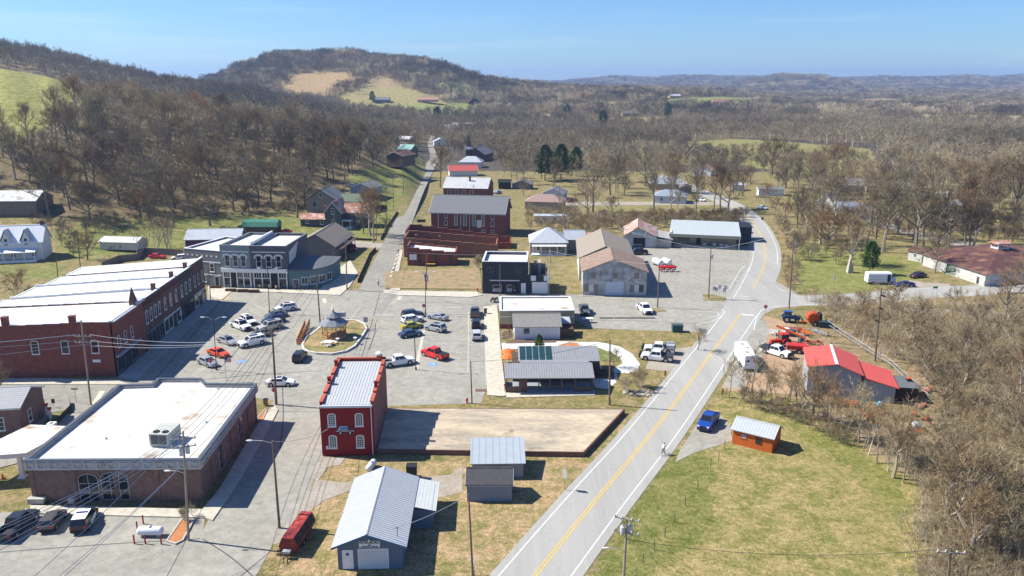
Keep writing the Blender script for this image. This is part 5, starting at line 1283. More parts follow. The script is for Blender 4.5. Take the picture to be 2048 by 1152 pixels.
house('grey weathered barn with patchy pale tin roof at the left edge', -30, 432, R(2), 17, 11, 5.0, 7.6, M('old_grey_boards', (.2, .165, .13), .9, .3, .5, ribs=('xy', .3, .3)), M('patchy_tin', (.5, .5, .49), .6, .2, .4, col2=(.3, .22, .17), thr=(.55, .65), ribs=('x', .6, .3)), 'x', cat='barn', name='grey_barn', trim=None)
house('low white shed with flat pale roof behind the round pale bush', 201, 499, R(-7), 11.5, 6, 2.4, 3.3, ww, M('worn_white_roof', (.62, .61, .59), .7, .15), 'x', [], 'shed', 'white_shed', trim=None)
# ---- middle and right distance houses
house('pale blue gabled cottage by the dark red car', 1086, 399, R(-14), 9, 8, 3, 5.0, lt_side, shingle_g, 'y', [('F', 6, 1, 1.2, 1.2), ('F', 2.4, 1, 1, 1.4)])
house('brown roofed brick bungalow behind bare bushes', 1050, 418, R(-10), 15, 11, 3, 5.4, tn, M('dusty_brown_roof', (.30, .2, .17), .85, .12), 'x', [('F', 3, 1, 1, 1.2)], hipr=True)
house('tiny white trailer home among bare shrubs left of the barn', 1070, 446, R(-3), 11, 3.4, 2.6, 2.9, white_side, metal_w, 'x', [('F', 3, 1, .9, .8), ('F', 7, 1, .9, .8)], 'trailer', 'trailer_home')
house('tan house with grey two-part roof left of the curving lane', 1298, 379, R(-16), 14, 9, 3, 5.2, tan_side, M('grey_blue_roof', (.22, .25, .27), .8, .1), 'x')
house('pale blue house with grey blue hip roof left of the curving lane', 1308, 406, R(-14), 13, 10, 3, 5.2, lt_side, M('grey_blue_roof2', (.24, .28, .33), .8, .1), 'x', [('F', 3, 1, 1, 1.2), ('F', 7, 1, 1, 1.2), ('F', 10, 1, 1, 1.2)], hipr=True)
house('white house with two striped tin roof slopes at the bend of the lane', 1384, 351, R(-25), 10, 9, 3.2, 5.6, white_side, rust_roof, 'y')
house('small white shed on the lawn right of the lane', 1466, 381, R(-5), 5, 4, 2.6, 3.3, white_side, metal_w, 'x', [], 'shed', 'white_shed')
house('white trailer home behind reddish tree right of the lane', 1517, 391, R(-4), 11, 4, 2.8, 3.4, white_side, shingle_g, 'x', [('F', 4, 1, .9, .9)], 'trailer', 'trailer_home')
house('steep white gabled house half hidden by trees', 1630, 424, R(-40), 7, 8, 4, 7, white_side, shingle_g, 'y', [('F', 3, 1, 1, 1.4)])
house('white house with slate blue roof hidden behind bare trees', 1672, 437, R(-15), 16, 9, 3, 5.6, white_side, M('slate_blue_roof', (.2, .22, .26), .8, .1), 'x', [('F', 4, 1, 1, 1.2)])
house('two winged white house with grey roof seen through trees on the right', 1880, 446, R(-20), 13, 12, 4.4, 7.0, white_side, M('slate_blue_roof', (.2, .22, .26), .8, .1), 'y', [('F', 3, 1.5, 1, 1.6), ('F', 7, 1.5, 1, 1.6), ('F', 10, 1.5, 1, 1.6)])
house('small barn with white gambrel front beside the two winged white house', 1944, 428, R(-10), 7, 9, 3.4, 5.8, ww, M('brown_tin', (.25, .16, .13), .8, .15), 'y', [], 'barn', 'small_barn')
house('long low ranch house with dark grey roof among the trees', 1668, 383, R(-6), 34, 11, 3, 5.4, tan_side, shingle_g, 'x')
house('white camper van shaped shed in the far trees on the right', 1850, 398, R(-6), 9, 4, 2.6, 3, white_side, white_roof, 'x', [], 'shed', 'white_shed')
house('black shed on tan grass right of the brick hall', 997, 378, R(-5), 5.5, 5, 3.2, 4.2, black, black, 'x', [], 'shed', 'black_shed', trim=None)
house('low grey shed with dark roof right of the black shed', 1024, 378, R(-12), 9, 6, 2.6, 4.2, gray_side, shingle_g, 'y', [], 'shed', 'grey_shed')
house('round roofed blue grey shed next to the hip roofed house', 1360, 387, R(-10), 5, 5, 3, 3.8, M('slate_wall', (.12, .15, .19), .8, .1), shingle_g, 'y', [], 'shed', 'grey_shed')
house('far white barn with red roof in the wooded plain', 1426, 217, 0, 20, 14, 7, 12, white_side, M('far_red_roof', (.38, .17, .14), .7, .1), 'x', cat='barn', name='far_barn', over=.5)
house('long low barn with salmon red roof at the foot of the hill', 835, 204, R(-2), 27, 9, 3.2, 5.4, M('white_red_wall', (.55, .3, .25), .8, .1), M('salmon_roof', (.42, .2, .15), .7, .1), 'x', cat='barn', name='far_barn')
house('black barn at the foot of the hill', 938, 209, 0, 16, 12, 4, 9, black, M('navy_roof', (.04, .045, .06), .8, .1), 'y', cat='barn', name='far_barn')
house('dark low farmhouse near evergreens at the foot of the hill', 745, 204, 0, 22, 10, 3, 6, M('dull_wall', (.2, .2, .22), .8, .1), shingle_g, 'x', name='farmhouse')
for i, (px, py, w_, lab) in enumerate([(880,262,18,'pale roofed building in the trees past the small church, left of three'),(905,258,22,'yellowish long building in the trees, middle of three'),(925,262,16,'white shed in the far trees, right of three'),(1085,262,20,'far whitish house left of the dark evergreens'),(1160,300,14,'far grey cottage behind the evergreens'),(1245,232,20,'far tan house in the plain near the road bend trees'),(1700,212,24,'far white farm building in the right plain'),(1340,176+20,20,'far pale barn on the green field')]):
    house(lab, px, py, R(-10+i*4), w_, 9, 3.5, 6, [white_side, M('yellow_wall', (.5, .4, .2), .8, .1), tan_side][i % 3], [metal_w, M('whitish_roof', (.5, .5, .5), .7, .2), shingle_g][i % 3], 'x', name='far_house')
# ------------------------------------------------------------------ vehicles
SPEC = {  # L, W, lower body profile (x, top z), cabin: belt x0,x1, roof x0,x1, belt z, roof z, half widths, wheel radius, wheel x
 'sedan': (4.75, 1.84, [(-2.37,.62),(-2.3,.92),(-1.5,1.02),(0,.98),(.9,.96),(1.9,.82),(2.3,.68),(2.37,.5)], (-1.75,1.15,-1.05,.35,1.46), .34, (-1.4,1.42)),
 'coupe': (4.75, 1.88, [(-2.37,.65),(-2.3,.98),(-1.5,1.02),(0,.96),(.8,.95),(1.9,.84),(2.3,.7),(2.37,.5)], (-1.9,.85,-1.0,.05,1.36), .36, (-1.4,1.5)),
 'hatch': (4.4, 1.82, [(-2.2,.6),(-2.15,.95),(-1.5,1.0),(0,.98),(1.0,.96),(1.8,.82),(2.15,.68),(2.2,.5)], (-2.1,1.2,-1.7,.35,1.5), .33, (-1.3,1.35)),
 'suv': (4.75, 1.93, [(-2.37,.7),(-2.33,1.08),(-1.6,1.12),(0,1.1),(1.0,1.08),(1.95,.98),(2.3,.82),(2.37,.55)], (-2.28,1.15,-1.95,.4,1.74), .37, (-1.4,1.42)),
 'big_suv': (5.35, 2.05, [(-2.67,.8),(-2.63,1.18),(-1.8,1.2),(0,1.2),(1.2,1.18),(2.2,1.1),(2.6,.98),(2.67,.6)], (-2.6,1.35,-2.35,.6,1.92), .42, (-1.6,1.65)),
 'pickup': (5.85, 2.03, [(-2.92,.9),(-2.9,1.15),(-1.6,1.17),(-.85,1.2),(.3,1.2),(1.3,1.18),(2.4,1.1),(2.82,.98),(2.92,.62)], (-.95,1.45,-.75,.75,1.93), .42, (-1.85,1.85)),
}
TYPES = {}
def vmesh(kind):
    if kind in TYPES: return TYPES[kind]
    L_, W_, prof, (a0, a1, r0, r1, zr), wr, wx = SPEC[kind]; hw = W_/2; res = {}
    pk = kind == 'pickup'
    b = MB(); rows = []
    st = [p for p in prof if not pk or p[0] >= -.9]
    if pk: st = [(-1.0, 1.17)]+st
    for x, zt in st:
        e = max(0, (abs(x)-L_/2+.55)/.55); w_ = hw*(1-.13*e*e); z0 = .28+.12*e
        rows.append([b.pt((x, y, z)) for y, z in ((-w_*.95, z0), (-w_, .5), (-w_, zt-.2), (-w_*.94, zt-.03), (-w_*.5, zt+.015), (w_*.5, zt+.015), (w_*.94, zt-.03), (w_, zt-.2), (w_, .5), (w_*.95, z0))])
    for p, q in zip(rows, rows[1:]):
        for k in range(10): b.idx([p[k], q[k], q[(k+1) % 10], p[(k+1) % 10]])
    b.idx(rows[0]); b.idx(rows[-1][::-1])
    zb = interp([(x, z) for x, z in prof], (a0+a1)/2)-.04
    if pk:     # bed walls
        b.box(-2.9, -1.0, -hw, -hw+.1, .45, 1.17); b.box(-2.9, -1.0, hw-.1, hw, .45, 1.17); b.box(-2.92, -2.82, -hw+.1, hw-.1, .55, 1.15); b.box(-2.8, -1.0, -hw+.1, hw-.1, .5, .7)
    # cabin shell
    bw = hw*.93; rw = hw*.76
    def zbel(x): return interp(prof, x)-.03
    c = [(a0, -bw, zbel(a0)), (a1, -bw, zbel(a1)), (a1, bw, zbel(a1)), (a0, bw, zbel(a0))]; t_ = [(r0, -rw, zr-.04), (r1, -rw, zr-.04), (r1, rw, zr-.04), (r0, rw, zr-.04)]
    i0 = [b.pt(p) for p in c]; i1 = [b.pt(p) for p in t_]
    m_ = [b.pt((x*.97+.01, y*.8, zr)) for x, y, z in t_]
    for k in range(4): b.idx([i0[k], i0[(k+1) % 4], i1[(k+1) % 4], i1[k]]); b.idx([i1[k], i1[(k+1) % 4], m_[(k+1) % 4], m_[k]])
    b.idx(m_)
    res['body'] = b
    def lerp(p, q, t): return tuple(p[j]+(q[j]-p[j])*t for j in range(3))
    def pane(i, j, u0, u1, v0, v1, off):
        A, B_, C_, D_ = c[i], c[j], t_[j], t_[i]
        q = [lerp(lerp(A, B_, u), lerp(D_, C_, u), v) for u, v in ((u0, v0), (u1, v0), (u1, v1), (u0, v1))]
        nrm = (Vector(q[1])-Vector(q[0])).cross(Vector(q[3])-Vector(q[0])).normalized()
        if nrm.x*off[0]+nrm.y*off[1] < 0: nrm = -nrm
        g = MB(); g.face([Vector(p)+nrm*.012 for p in q]); g.face([Vector(p)-nrm*.02 for p in q][::-1]); return g
    res['windscreen'] = pane(1, 2, .06, .94, .1, .94, (1, 0)); res['rear_window'] = pane(3, 0, .08, .92, .25 if not pk else .3, .9, (-1, 0))
    res['side_window'] = []
    for (i, j, yy) in ((0, 1, -1), (3, 2, 1)):
        sw = MB()
        segs = [(.06, .40), (.43, .90)] if kind in ('sedan', 'coupe', 'hatch', 'pickup') else [(.05, .28), (.31, .58), (.61, .93)]
        for u0, u1 in segs:
            g = pane(i, j, u0, u1, .14, .88, (0, yy)); n0 = len(sw.v); sw.v += g.v; sw.f += [[x+n0 for x in f] for f in g.f]; sw.mi += g.mi
        res['side_window'].append(sw)
    def lamps(x, y, z, w_, h_):
        g = MB(); g.box(x-.05, x+.05, y-w_/2, y+w_/2, z-h_/2, z+h_/2); return g
    zl = prof[-2][1]-.08; zt = prof[1][1]-.15
    res['headlight'] = [lamps(L_/2-.1, s*(hw-.32), zl, .38, .16) for s in (-1, 1)]
    res['taillight'] = [lamps(-L_/2+.03, s*(hw-.22), zt, .24, .22 if not pk else .3) for s in (-1, 1)]
    g = MB(); g.box(L_/2-.08, L_/2+.05, -hw*.8, hw*.8, .32, .55); g.box(-L_/2-.05, -L_/2+.08, -hw*.85, hw*.85, .35, .58); res['bumper'] = g
    g = MB(); g.box(L_/2-.04, L_/2+.025, -hw*.45, hw*.45, .56, zl+.05); res['grille'] = g
    g = MB()
    for s in (-1, 1): g.box(a1-.35, a1-.2, s*(hw+.02)-.09, s*(hw+.02)+.09, zbel(a1)+.02, zbel(a1)+.16)
    res['mirror'] = g
    g = MB(); g.T = Matrix.Rotation(pi/2, 4, 'X'); g.lathe([(wr, -.11), (wr, .11)], 14); res['wheel'] = g
    g = MB(); g.T = Matrix.Rotation(pi/2, 4, 'X'); g.lathe([(wr*.62, -.125), (wr*.62, .125)], 12); res['rim'] = g
    g = MB()
    for x in wx:
        for s in (-1, 1):
            g.T = Matrix.Translation((x, s*(hw-.06), wr+.04)) @ Matrix.Rotation(pi/2, 4, 'X'); g.lathe([(wr+.09, -.065), (wr+.09, .065)], 14)
    res['wheel_arch'] = g
    if pk: g = MB(); g.box(-2.8, -1.05, -hw+.12, hw-.12, .7, .74); res['bed_liner'] = g; g = MB(); g.box(-2.86, -1.02, -hw+.05, hw-.05, 1.16, 1.2); res['bed_cover'] = g
    g = MB(); g.box(r0*.5-.1, r1-.1, -rw*.62, rw*.62, zr-.01, zr+.012); res['sunroof'] = g
    TYPES[kind] = {k: ([x.mesh(k, black) for x in v] if isinstance(v, list) else v.mesh(k, black, smooth=False)) for k, v in res.items()}
    return TYPES[kind]
PAINT = {}
def paint(name, col, metal=.0, rough=.28):
    if name not in PAINT: PAINT[name] = M('car_paint_'+name, col, rough, .03, .5, metal=metal, spec=.6)
    return PAINT[name]
def setm(o, m): o.material_slots[0].link = 'OBJECT'; o.material_slots[0].material = m; return o
def vehicle(kind, label, fr, rr_, pm, cat='car', sunroof=False, cover=False, group=None, at=None, liner=True, z=.02):
    ms = vmesh(kind); L_, W_, prof, cab, wr, wx = SPEC[kind]
    if at: x, y, rot = at
    else:
        a, c = P(*fr), P(*rr_); x, y = (a[0]+c[0])/2, (a[1]+c[1])/2; rot = atan2(a[1]-c[1], a[0]-c[0])
    if z is None: z = hgt(x, y)
    t = thing({'car': 'parked_car', 'pickup truck': 'pickup_truck', 'suv': 'parked_suv'}.get(cat, 'parked_car'), label, cat, x, y, z, rot, group)
    body = setm(link('body', ms['body'], t), pm)
    for k in ('windscreen', 'rear_window'): setm(link(k, ms[k], t), glass)
    for me_ in ms['side_window']: setm(link('side_window', me_, t), glass)
    for me_ in ms['headlight']: setm(link('headlight', me_, t), lampw)
    for me_ in ms['taillight']: setm(link('taillight', me_, t), lampr)
    link('bumper', ms['bumper'], t) if kind not in ('sedan', 'coupe') else setm(link('bumper', ms['bumper'], t), pm)
    link('grille', ms['grille'], t); setm(link('mirror', ms['mirror'], t), pm); link('wheel_arch', ms['wheel_arch'], t)
    for x_ in wx:
        for s in (-1, 1):
            w_ = setm(link('wheel', ms['wheel'], t), rubber); w_.location = (x_, s*(W_/2-.1), wr); setm(link('rim', ms['rim'], w_), chrome)
    if kind == 'pickup':
        if cover: link('bed_cover', ms['bed_cover'], t)
        elif liner: link('bed_liner', ms['bed_liner'], t)
    if sunroof: setm(link('sunroof', ms['sunroof'], t), glass)
    return t
pw_ = paint('white', (.80, .80, .80)); ps = paint('silver', (.48, .49, .50), .5, .3); pg = paint('grey', (.16, .165, .17), .4); pb = paint('black', (.018, .019, .022)); pbl = paint('navy', (.02, .045, .13), .2)
pr_ = paint('red', (.62, .02, .02)); por = paint('orange_red', (.72, .075, .02)); pbg = paint('beige', (.55, .51, .45), .3); pbr = paint('brown_grey', (.13, .115, .105), .4); pyg = paint('yellow_green', (.36, .34, .04)); pmb = paint('metal_blue', (.05, .10, .17), .4); pdg = paint('dark_blue_grey', (.06, .075, .10), .4)
GP = 'vehicles parked around the square'
V = vehicle
V('suv', 'white suv with dark sunroof, farthest in the slanted row west of the gazebo', (550,624), (592,618), pw_, 'suv', True, group=GP)
V('sedan', 'dark grey car between two others, second in the slanted row by the lamp pole', (530,638), (574,631), pg, 'car', group=GP)
V('suv', 'dark blue suv third in the slanted row by the lamp pole', (524,650), (570,641), pbl, 'suv', True, group=GP)
V('big_suv', 'beige suv with dark windows in the slanted row, next to the dark blue one', (513,665), (567,653), pbg, 'suv', True, group=GP)
V('sedan', 'brown grey sedan between the beige suv and the long white suv', (498,680), (546,667), pbr, 'car', group=GP)
V('big_suv', 'long white suv with large sunroof, nearest end of the slanted row', (475,697), (533,684), pw_, 'suv', True, group=GP)
V('suv', 'white suv parked nose to nose behind the white pickup', (511,654), (484,640), pw_, 'suv', True, group=GP)
V('pickup', 'white crew cab pickup with sunroof facing the slanted row', (500,664), (464,650), pw_, 'pickup truck', True, group=GP)
V('sedan', 'silver sedan with sunroof at the edge of the long building shadow', (472,692), (438,682), ps, 'car', True, group=GP)
V('sedan', 'bright orange red sedan beside the black lamp pole', (456,717), (418,706), por, 'car', group=GP)
V('sedan', 'pale silver sedan beside a stop sign, nearest in the left row', (431,736), (401,724), ps, 'car', group=GP)
V('suv', 'black suv parked at the near tip of the gazebo island', (608,709), (592,730), pb, 'suv', True, group=GP)
V('sedan', 'white sedan driving past the wooden power pole', (591,770), (532,771), pw_, 'car', True, group=GP)
V('suv', 'charcoal suv, farthest of four cars left of the banner lamp pole', (846,631), (804,637), pdg, 'suv', group=GP)
V('suv', 'white suv between the charcoal suv and the yellow green car', (845,641), (804,649), pw_, 'suv', group=GP)
V('sedan', 'yellow green car parked third in the four car row', (844,653), (803,660), pyg, 'car', group=GP)
V('sedan', 'dark blue sedan, nearest in the four car row', (842,669), (800,676), pmb, 'car', group=GP)
V('coupe', 'silver sports coupe with dark rear window right of the stop sign', (857,635), (894,642), ps, 'car', group=GP)
V('suv', 'silver suv parked diagonally below the silver sports coupe', (850,657), (892,666), ps, 'suv', True, group=GP)
V('pickup', 'bright red pickup with grey bed cover in the middle car park', (846,707), (893,722), pr_, 'pickup truck', cover=True, group=GP)
V('pickup', 'white pickup parked behind the far corner of the red brick building', (821,726), (773,733), pw_, 'pickup truck', group=GP)
V('pickup', 'grey pickup, farthest of three parked along the concrete pavement', (950,622), (950,641), pg, 'pickup truck', cover=True, group=GP)
V('suv', 'black suv, middle of three parked along the concrete pavement', (952,646), (952.5,661), pb, 'suv', group=GP)
V('suv', 'silver white suv, nearest of three parked along the concrete pavement', (953,668), (954,686), paint('pale_silver', (.6, .6, .62), .3), 'suv', group=GP)
V('pickup', 'dark grey pickup behind the tan flat roofed building', (1172,636), (1165,616), pg, 'pickup truck')
V('pickup', 'tall white pickup parked in the open lot by the grass spot', (1298,631), (1280,616), pw_, 'pickup truck')
V('pickup', 'black pickup in front of the open barn doors', (1257,509), (1294,509), pb, 'pickup truck')
V('suv', 'dark suv behind the black pickup near the barn', (1253,500), (1288,500), pdg, 'suv')
V('pickup', 'blue pickup facing the camera on the highway shoulder', (1403,868), (1428,834), paint('bright_blue', (.015, .06, .30), .1), 'pickup truck')
V('coupe', 'dark blue sedan beside the white step van on the east road', (1789,573), (1827,573), paint('deep_blue', (.015, .02, .14)), 'car')
V('sedan', 'dark maroon old car on the grass near the rusty barn', (1822,556), (1848,553), paint('dull_maroon', (.06, .03, .04)), 'car')
V('pickup', 'black pickup with sticker window at the bottom left corner', (66,1034), (8,1086), pb, 'pickup truck', liner=True)
V('hatch', 'dark grey hatchback between the black pickup and the police suv', (122,1028), (90,1070), pbr, 'car')
pol = V('suv', 'black and white police suv with light roof beside the gas tank', (184,1026), (156,1073), pb, 'suv')
b = MB(); b.box(-1.9, .42, -.74, .74, 1.745, 1.765); b.build('white_roof', pw_, pol); b = MB(); b.box(-.5, -.3, -.6, .6, 1.765, 1.87); b.build('light_bar', M('light_bar_blue', (.03, .05, .3), .3, 0), pol)
b = MB(); b.box(-.9, .95, -.985, -.955, .45, 1.02); b.box(-.9, .95, .955, .985, .45, 1.02); b.build('white_doors', pw_, pol)
V('suv', 'red suv on the side street by the brick cottage', (64,806), (28,812), pr_, 'suv')
V('sedan', 'red car behind the stepped white parapet of the brick row', (331,517), (298,516), pr_, 'car', z=None)
V('hatch', 'white car beside the red one behind the brick row', (345,520), (372,518), pw_, 'car', z=None)
V('sedan', 'dark teal old car in front of the green roofed shed', (475,462), (506,462), paint('teal', (.02, .06, .08)), 'car', z=None)
V('pickup', 'black old pickup in front of the green roofed shed', (516,464), (549,466), pb, 'pickup truck', z=None)
V('coupe', 'red sports car with white roof behind the grey shops', (553,467), (586,468), pr_, 'car', z=None)
V('suv', 'silver suv behind the black fence beside the farmhouse', (694,402), (712,403), ps, 'suv', z=None)
V('suv', 'dark red suv by the pale blue gabled cottage', (1134,405), (1153,404), paint('wine', (.16, .01, .04)), 'suv', z=None)
V('sedan', 'white sedan on the lane in front of the hip roofed blue house', (1408,403), (1396,401), pw_, 'car', z=None)
V('hatch', 'light blue car beside the brick hall', (1000,386), (991,388), paint('powder_blue', (.25, .35, .5)), 'car', z=None)
V('sedan', 'white car by the lane junction under the trees', (1530,419), (1520,417), pw_, 'car', z=None)
V('pickup', 'red pickup with junk in the yard behind the corner shop', (708,508), (704,494), pr_, 'pickup truck')
# flat bed work trucks
def flatbed(label, fr, rr2, bedm):
    t = vehicle('pickup', label, fr, rr2, pw_, 'pickup truck', liner=False)
    b = MB(); b.box(-3.1, -1.02, -1.15, 1.15, 1.18, 1.3); b.box(-1.1, -1.02, -1.1, 1.1, 1.3, 2.0); b.box(-3.1, -1.0, -1.15, -1.0, 1.0, 1.18); b.box(-3.1, -1.0, 1.0, 1.15, 1.0, 1.18); b.build('flat_bed', bedm, t)
    b = MB(); b.box(2.9, 3.15, -.95, .95, .4, 1.25); b.build('bull_bar', black, t); return t
flatbed('white crew cab truck with black flat bed at the end of the curved path', (1277,716), (1349,724), M('flatbed_black', (.04, .042, .045), .6, .1))
t = flatbed('white truck with loaded grey bed behind the other white flat bed truck', (1290,702), (1345,707), M('flatbed_grey', (.2, .2, .2), .7, .1))
b = MB(); b.box(-2.9, -1.4, -.9, .9, 1.3, 1.75); b.tube((-2.8, -.6, 1.9), (-1.3, -.6, 1.9), .2); b.build('tool_load', galv, t)
# white flat front truck in the yard
t = flatbed('white pickup with dark flat bed among the farm machines', (1577,717), (1528,703), M('flatbed_black', (.04, .042, .045), .6, .1))
# wheels for other things
def wheel(par, x, y, z, r, w_=.25, ax='y', m=rubber, rimm=chrome, nm='wheel'):
    g = MB(); g.T = Matrix.Rotation(pi/2, 4, 'X' if ax == 'y' else 'Y'); g.lathe([(r, -w_/2), (r, w_/2)], 16); o = g.build(nm, m, par); o.location = (x, y, z)
    g = MB(); g.T = Matrix.Rotation(pi/2, 4, 'X' if ax == 'y' else 'Y'); g.lathe([(r*.55, -w_/2-.02), (r*.55, w_/2+.02)], 12); g.build('rim', rimm, o); return o
# horse trailer
x, y = P(1501, 744); t = thing('horse_trailer', 'tall white horse trailer with two rear doors parked on the shop apron', 'trailer', x, y, .03, R(-3)+pi/2-R(90))
b = MB(); b.box(-1.15, 1.15, 0, 8.2, .5, 2.7); b.exty([(-1.15, 2.7), (1.15, 2.7), (.95, 2.95), (-.95, 2.95)], 0, 8.2); bd = b.build('box_body', M('trailer_white', (.74, .75, .77), .4, .06), t)
for s in (-1, 1):
    b = MB(); b.box(s*.56-.53, s*.56+.53, -.05, -.005, .55, 2.6); d = b.build('rear_door', M('trailer_door_white', (.66, .67, .7), .4, .06), t); b = MB(); b.box(s*.56-.25, s*.56+.25, -.07, -.05, 1.8, 2.15); b.build('door_window', glass, d)
b = MB(); b.box(-1.2, 1.2, -.1, .05, .35, .55); b.build('rear_bumper', M('dark_green_paint', (.04, .09, .07), .6, .1), t)
for yy in (2.6, 3.6):
    for s in (-1, 1): wheel(t, s*1.1, yy, .38, .38, .22, 'x')
b = MB(); 
for yy, xx in ((2, -.4), (4.5, .3), (6.5, -.2)): b.box(xx-.3, xx+.3, yy-.3, yy+.3, 2.95, 3.07)
b.build('roof_vent', galv, bd)
# step van
x, y = P(1760, 567); t = thing('step_van', 'long white old step van with open black side door on the grass verge', 'van', x, y, 0, R(0))
wv = M('van_white', (.66, .69, .72), .55, .08)
b = MB(); b.extr([(-1.1, .55), (1.1, .55), (1.1, 2.7), (.9, 2.95), (-.9, 2.95), (-1.1, 2.7)], -3.6, 2.3); b.extr([(-1.05, .5), (1.05, .5), (1.05, 1.5), (-1.05, 1.5)], 2.3, 3.4); b.build('box_body', wv, t)
b = MB(); b.box(2.3, 2.6, -.9, .9, 1.5, 2.6); b.build('windscreen', glass, t); b = MB(); b.box(1.2, 2.0, -1.14, -1.1, .7, 2.5); b.build('open_door', black, t)
b = MB(); b.box(-3.5, 1.0, -1.13, -1.1, 1.3, 1.36); b.box(-3.5, 1.0, -1.13, -1.1, 2.1, 2.16); b.build('side_rub_rail', galv, t); b = MB(); b.box(3.4, 3.5, -.8, .8, .7, 1.3); b.build('grille', black, t)
for x_ in (-2.2, 2.6):
    for s in (-1, 1): wheel(t, x_, s*.98, .42, .42, .25)
# tractors
def tractor(label, px, py, rot, pm, sc=1, cab=True, loader=None):
    x, y = P(px, py); t = thing('farm_tractor', label, 'tractor', x, y, .03, rot); t.scale = (sc,)*3
    b = MB(); b.box(.2, 2.3, -.42, .42, .85, 1.5); b.box(-1.2, .3, -.35, .35, .6, 1.1); b.box(2.3, 2.5, -.38, .38, .7, 1.35); b.build('hood', pm, t)
    if cab:
        b = MB()
        for x_ in (-1.2, .35):
            for y_ in (-.68, .68): b.box(x_-.05, x_+.05, y_-.05, y_+.05, 1.1, 2.6)
        b.box(-1.35, .5, -.8, .8, 2.58, 2.75); cb_ = b.build('cab', pm, t)
        b = MB(); b.box(-1.17, .32, -.66, .66, 1.2, 2.57); b.build('cab_glass', M('cab_glass', (.05, .09, .08), .15, .1, spec=.6), cb_)
    b = MB()
    for s in (-1, 1):
        for k in range(6):
            a1 = R(20+k*25); a2 = R(20+(k+1)*25); b.T = Matrix.Translation((-.7, s*.95, .85)); b.box(.98*cos(a2), .98*cos(a1), -.25, .25, .98*min(sin(a1), sin(a2)), .98*max(sin(a1), sin(a2))+.03)
    b.T = None; b.build('mudguard', pm, t)
    for s in (-1, 1): wheel(t, -.7, s*.95, .85, .85, .45); wheel(t, 1.8, s*.8, .5, .5, .3)
    b = MB(); b.tube((1.3, .3, 1.5), (1.3, .3, 2.3), .05); b.build('exhaust', black, t)
    if loader:
        b = MB()
        for s in (-1, 1): b.tube((.2, s*.6, 1.4), (2.4, s*.6, 1.7), .09); b.tube((2.4, s*.6, 1.7), (3.2, s*.6, .5), .09)
        b.box(3.0, 3.7, -1, 1, .15, .25); b.box(3.0, 3.1, -1, 1, .15, .9); b.build('front_loader', loader, t)
    return t
tb = M('tractor_blue', (.03, .10, .28), .4, .1); tr = M('machine_red', (.50, .03, .02), .5, .12); to = M('machine_orange', (.62, .11, .02), .5, .12); tor = M('faded_orange', (.60, .17, .09), .7, .12)
tractor('blue cabbed tractor with loader beside the grass verge and power pole', 1578, 644, R(-12), tb, .88, True, black)
tractor('red tractor behind the white flat bed pickup', 1562, 692, R(190), tr, .92, True)
x, y = P(1624, 650); t = thing('round_baler', 'orange red round hay baler standing beside the blue tractor', 'baler', x, y, .03, R(-8))
b = MB(); b.T = Matrix.Rotation(pi/2, 4, 'X'); b.lathe([(1.1, -.9), (1.25, -.8), (1.25, .8), (1.1, .9)], 12, (0, 1.6)); b.T = None; dr = b.build('bale_chamber', M('baler_red', (.45, .07, .02), .5, .15), t)
b = MB()
for s in (-1, 1):
    for a in range(5): b.T = Matrix.Translation((0, s*.95, 1.6)) @ Matrix.Rotation(a*pi/5, 4, 'Y'); b.box(-1.3, 1.3, -.06, .06, -.09, .09)
b.T = None; b.box(-2.6, -1.0, -.15, .15, .5, .7); b.box(-.4, 1.4, -1.1, 1.1, .4, .6); b.build('frame', to, t); b = MB(); b.box(1.1, 1.7, -.95, .95, .7, 2.6); b.build('rear_gate', black, t)
for s in (-1, 1): wheel(t, .3, s*1.15, .5, .5, .3)
x, y = P(1592, 705); t = thing('manure_spreader', 'red wheeled spreader wagon in front of the red tractor', 'farm machine', x, y, .03, R(-12))
b = MB(); b.extr([(-.8, .7), (.8, .7), (1.05, 1.6), (-1.05, 1.6)], -1.8, 1.8); b.build('hopper', tr, t); b = MB(); b.tube((-1.8, 0, .6), (-3.4, 0, .5), .07); b.box(1.8, 2.5, -.9, .9, .7, 1.3); b.build('drawbar', tr, t)
for s in (-1, 1): wheel(t, .4, s*1.0, .45, .45, .3)
b = MB(); b.tube((-2.6, -1, .1), (-2.4, -1, 1.7), .05); b.tube((-2.4, -1, 1.7), (-1.6, -1, 1.9), .05); b.tube((-1.6, -1, 1.9), (-1.0, -1, .8), .05); b.build('hoop_frame', galv, t)
x, y = P(1580, 684); t = thing('conveyor_elevator', 'orange elevator conveyor leaning over the red tractor', 'farm machine', x, y, .03, R(-25))
b = MB(); b.extr([(-.3, 0), (.3, 0), (.3, .3), (-.3, .3)], -3, 3); b.rot = 0; o2 = b.build('conveyor', to, t); o2.location = (0, 0, 1.9); o2.rotation_euler = (0, R(18), 0)
b = MB(); b.tube((-1.5, -.5, 0), (-1.5, .5, 2.1), .05); b.tube((-1.5, .5, 0), (-1.5, -.5, 2.1), .05); b.box(1.5, 1.6, -.4, .4, 0, 1.4); b.build('legs', black, t)
def crate(nm, lab, cat, px, py, w_, d_, h_, m, z=.03, rot=0, lid=None):
    x, y = P(px, py); t = thing(nm, lab, cat, x, y, z, rot); b = MB(); b.prism([(-w_*.46, -d_*.46), (w_*.46, -d_*.46), (w_*.46, d_*.46), (-w_*.46, d_*.46)], 0, h_, [(-w_/2, -d_/2), (w_/2, -d_/2), (w_/2, d_/2), (-w_/2, d_/2)]); b.build('bin', m, t)
    b = MB(); b.box(-w_/2-.04, w_/2+.04, -d_/2-.04, d_/2+.04, h_+.003, h_+.09); b.build('lid', lid or m, t); return t
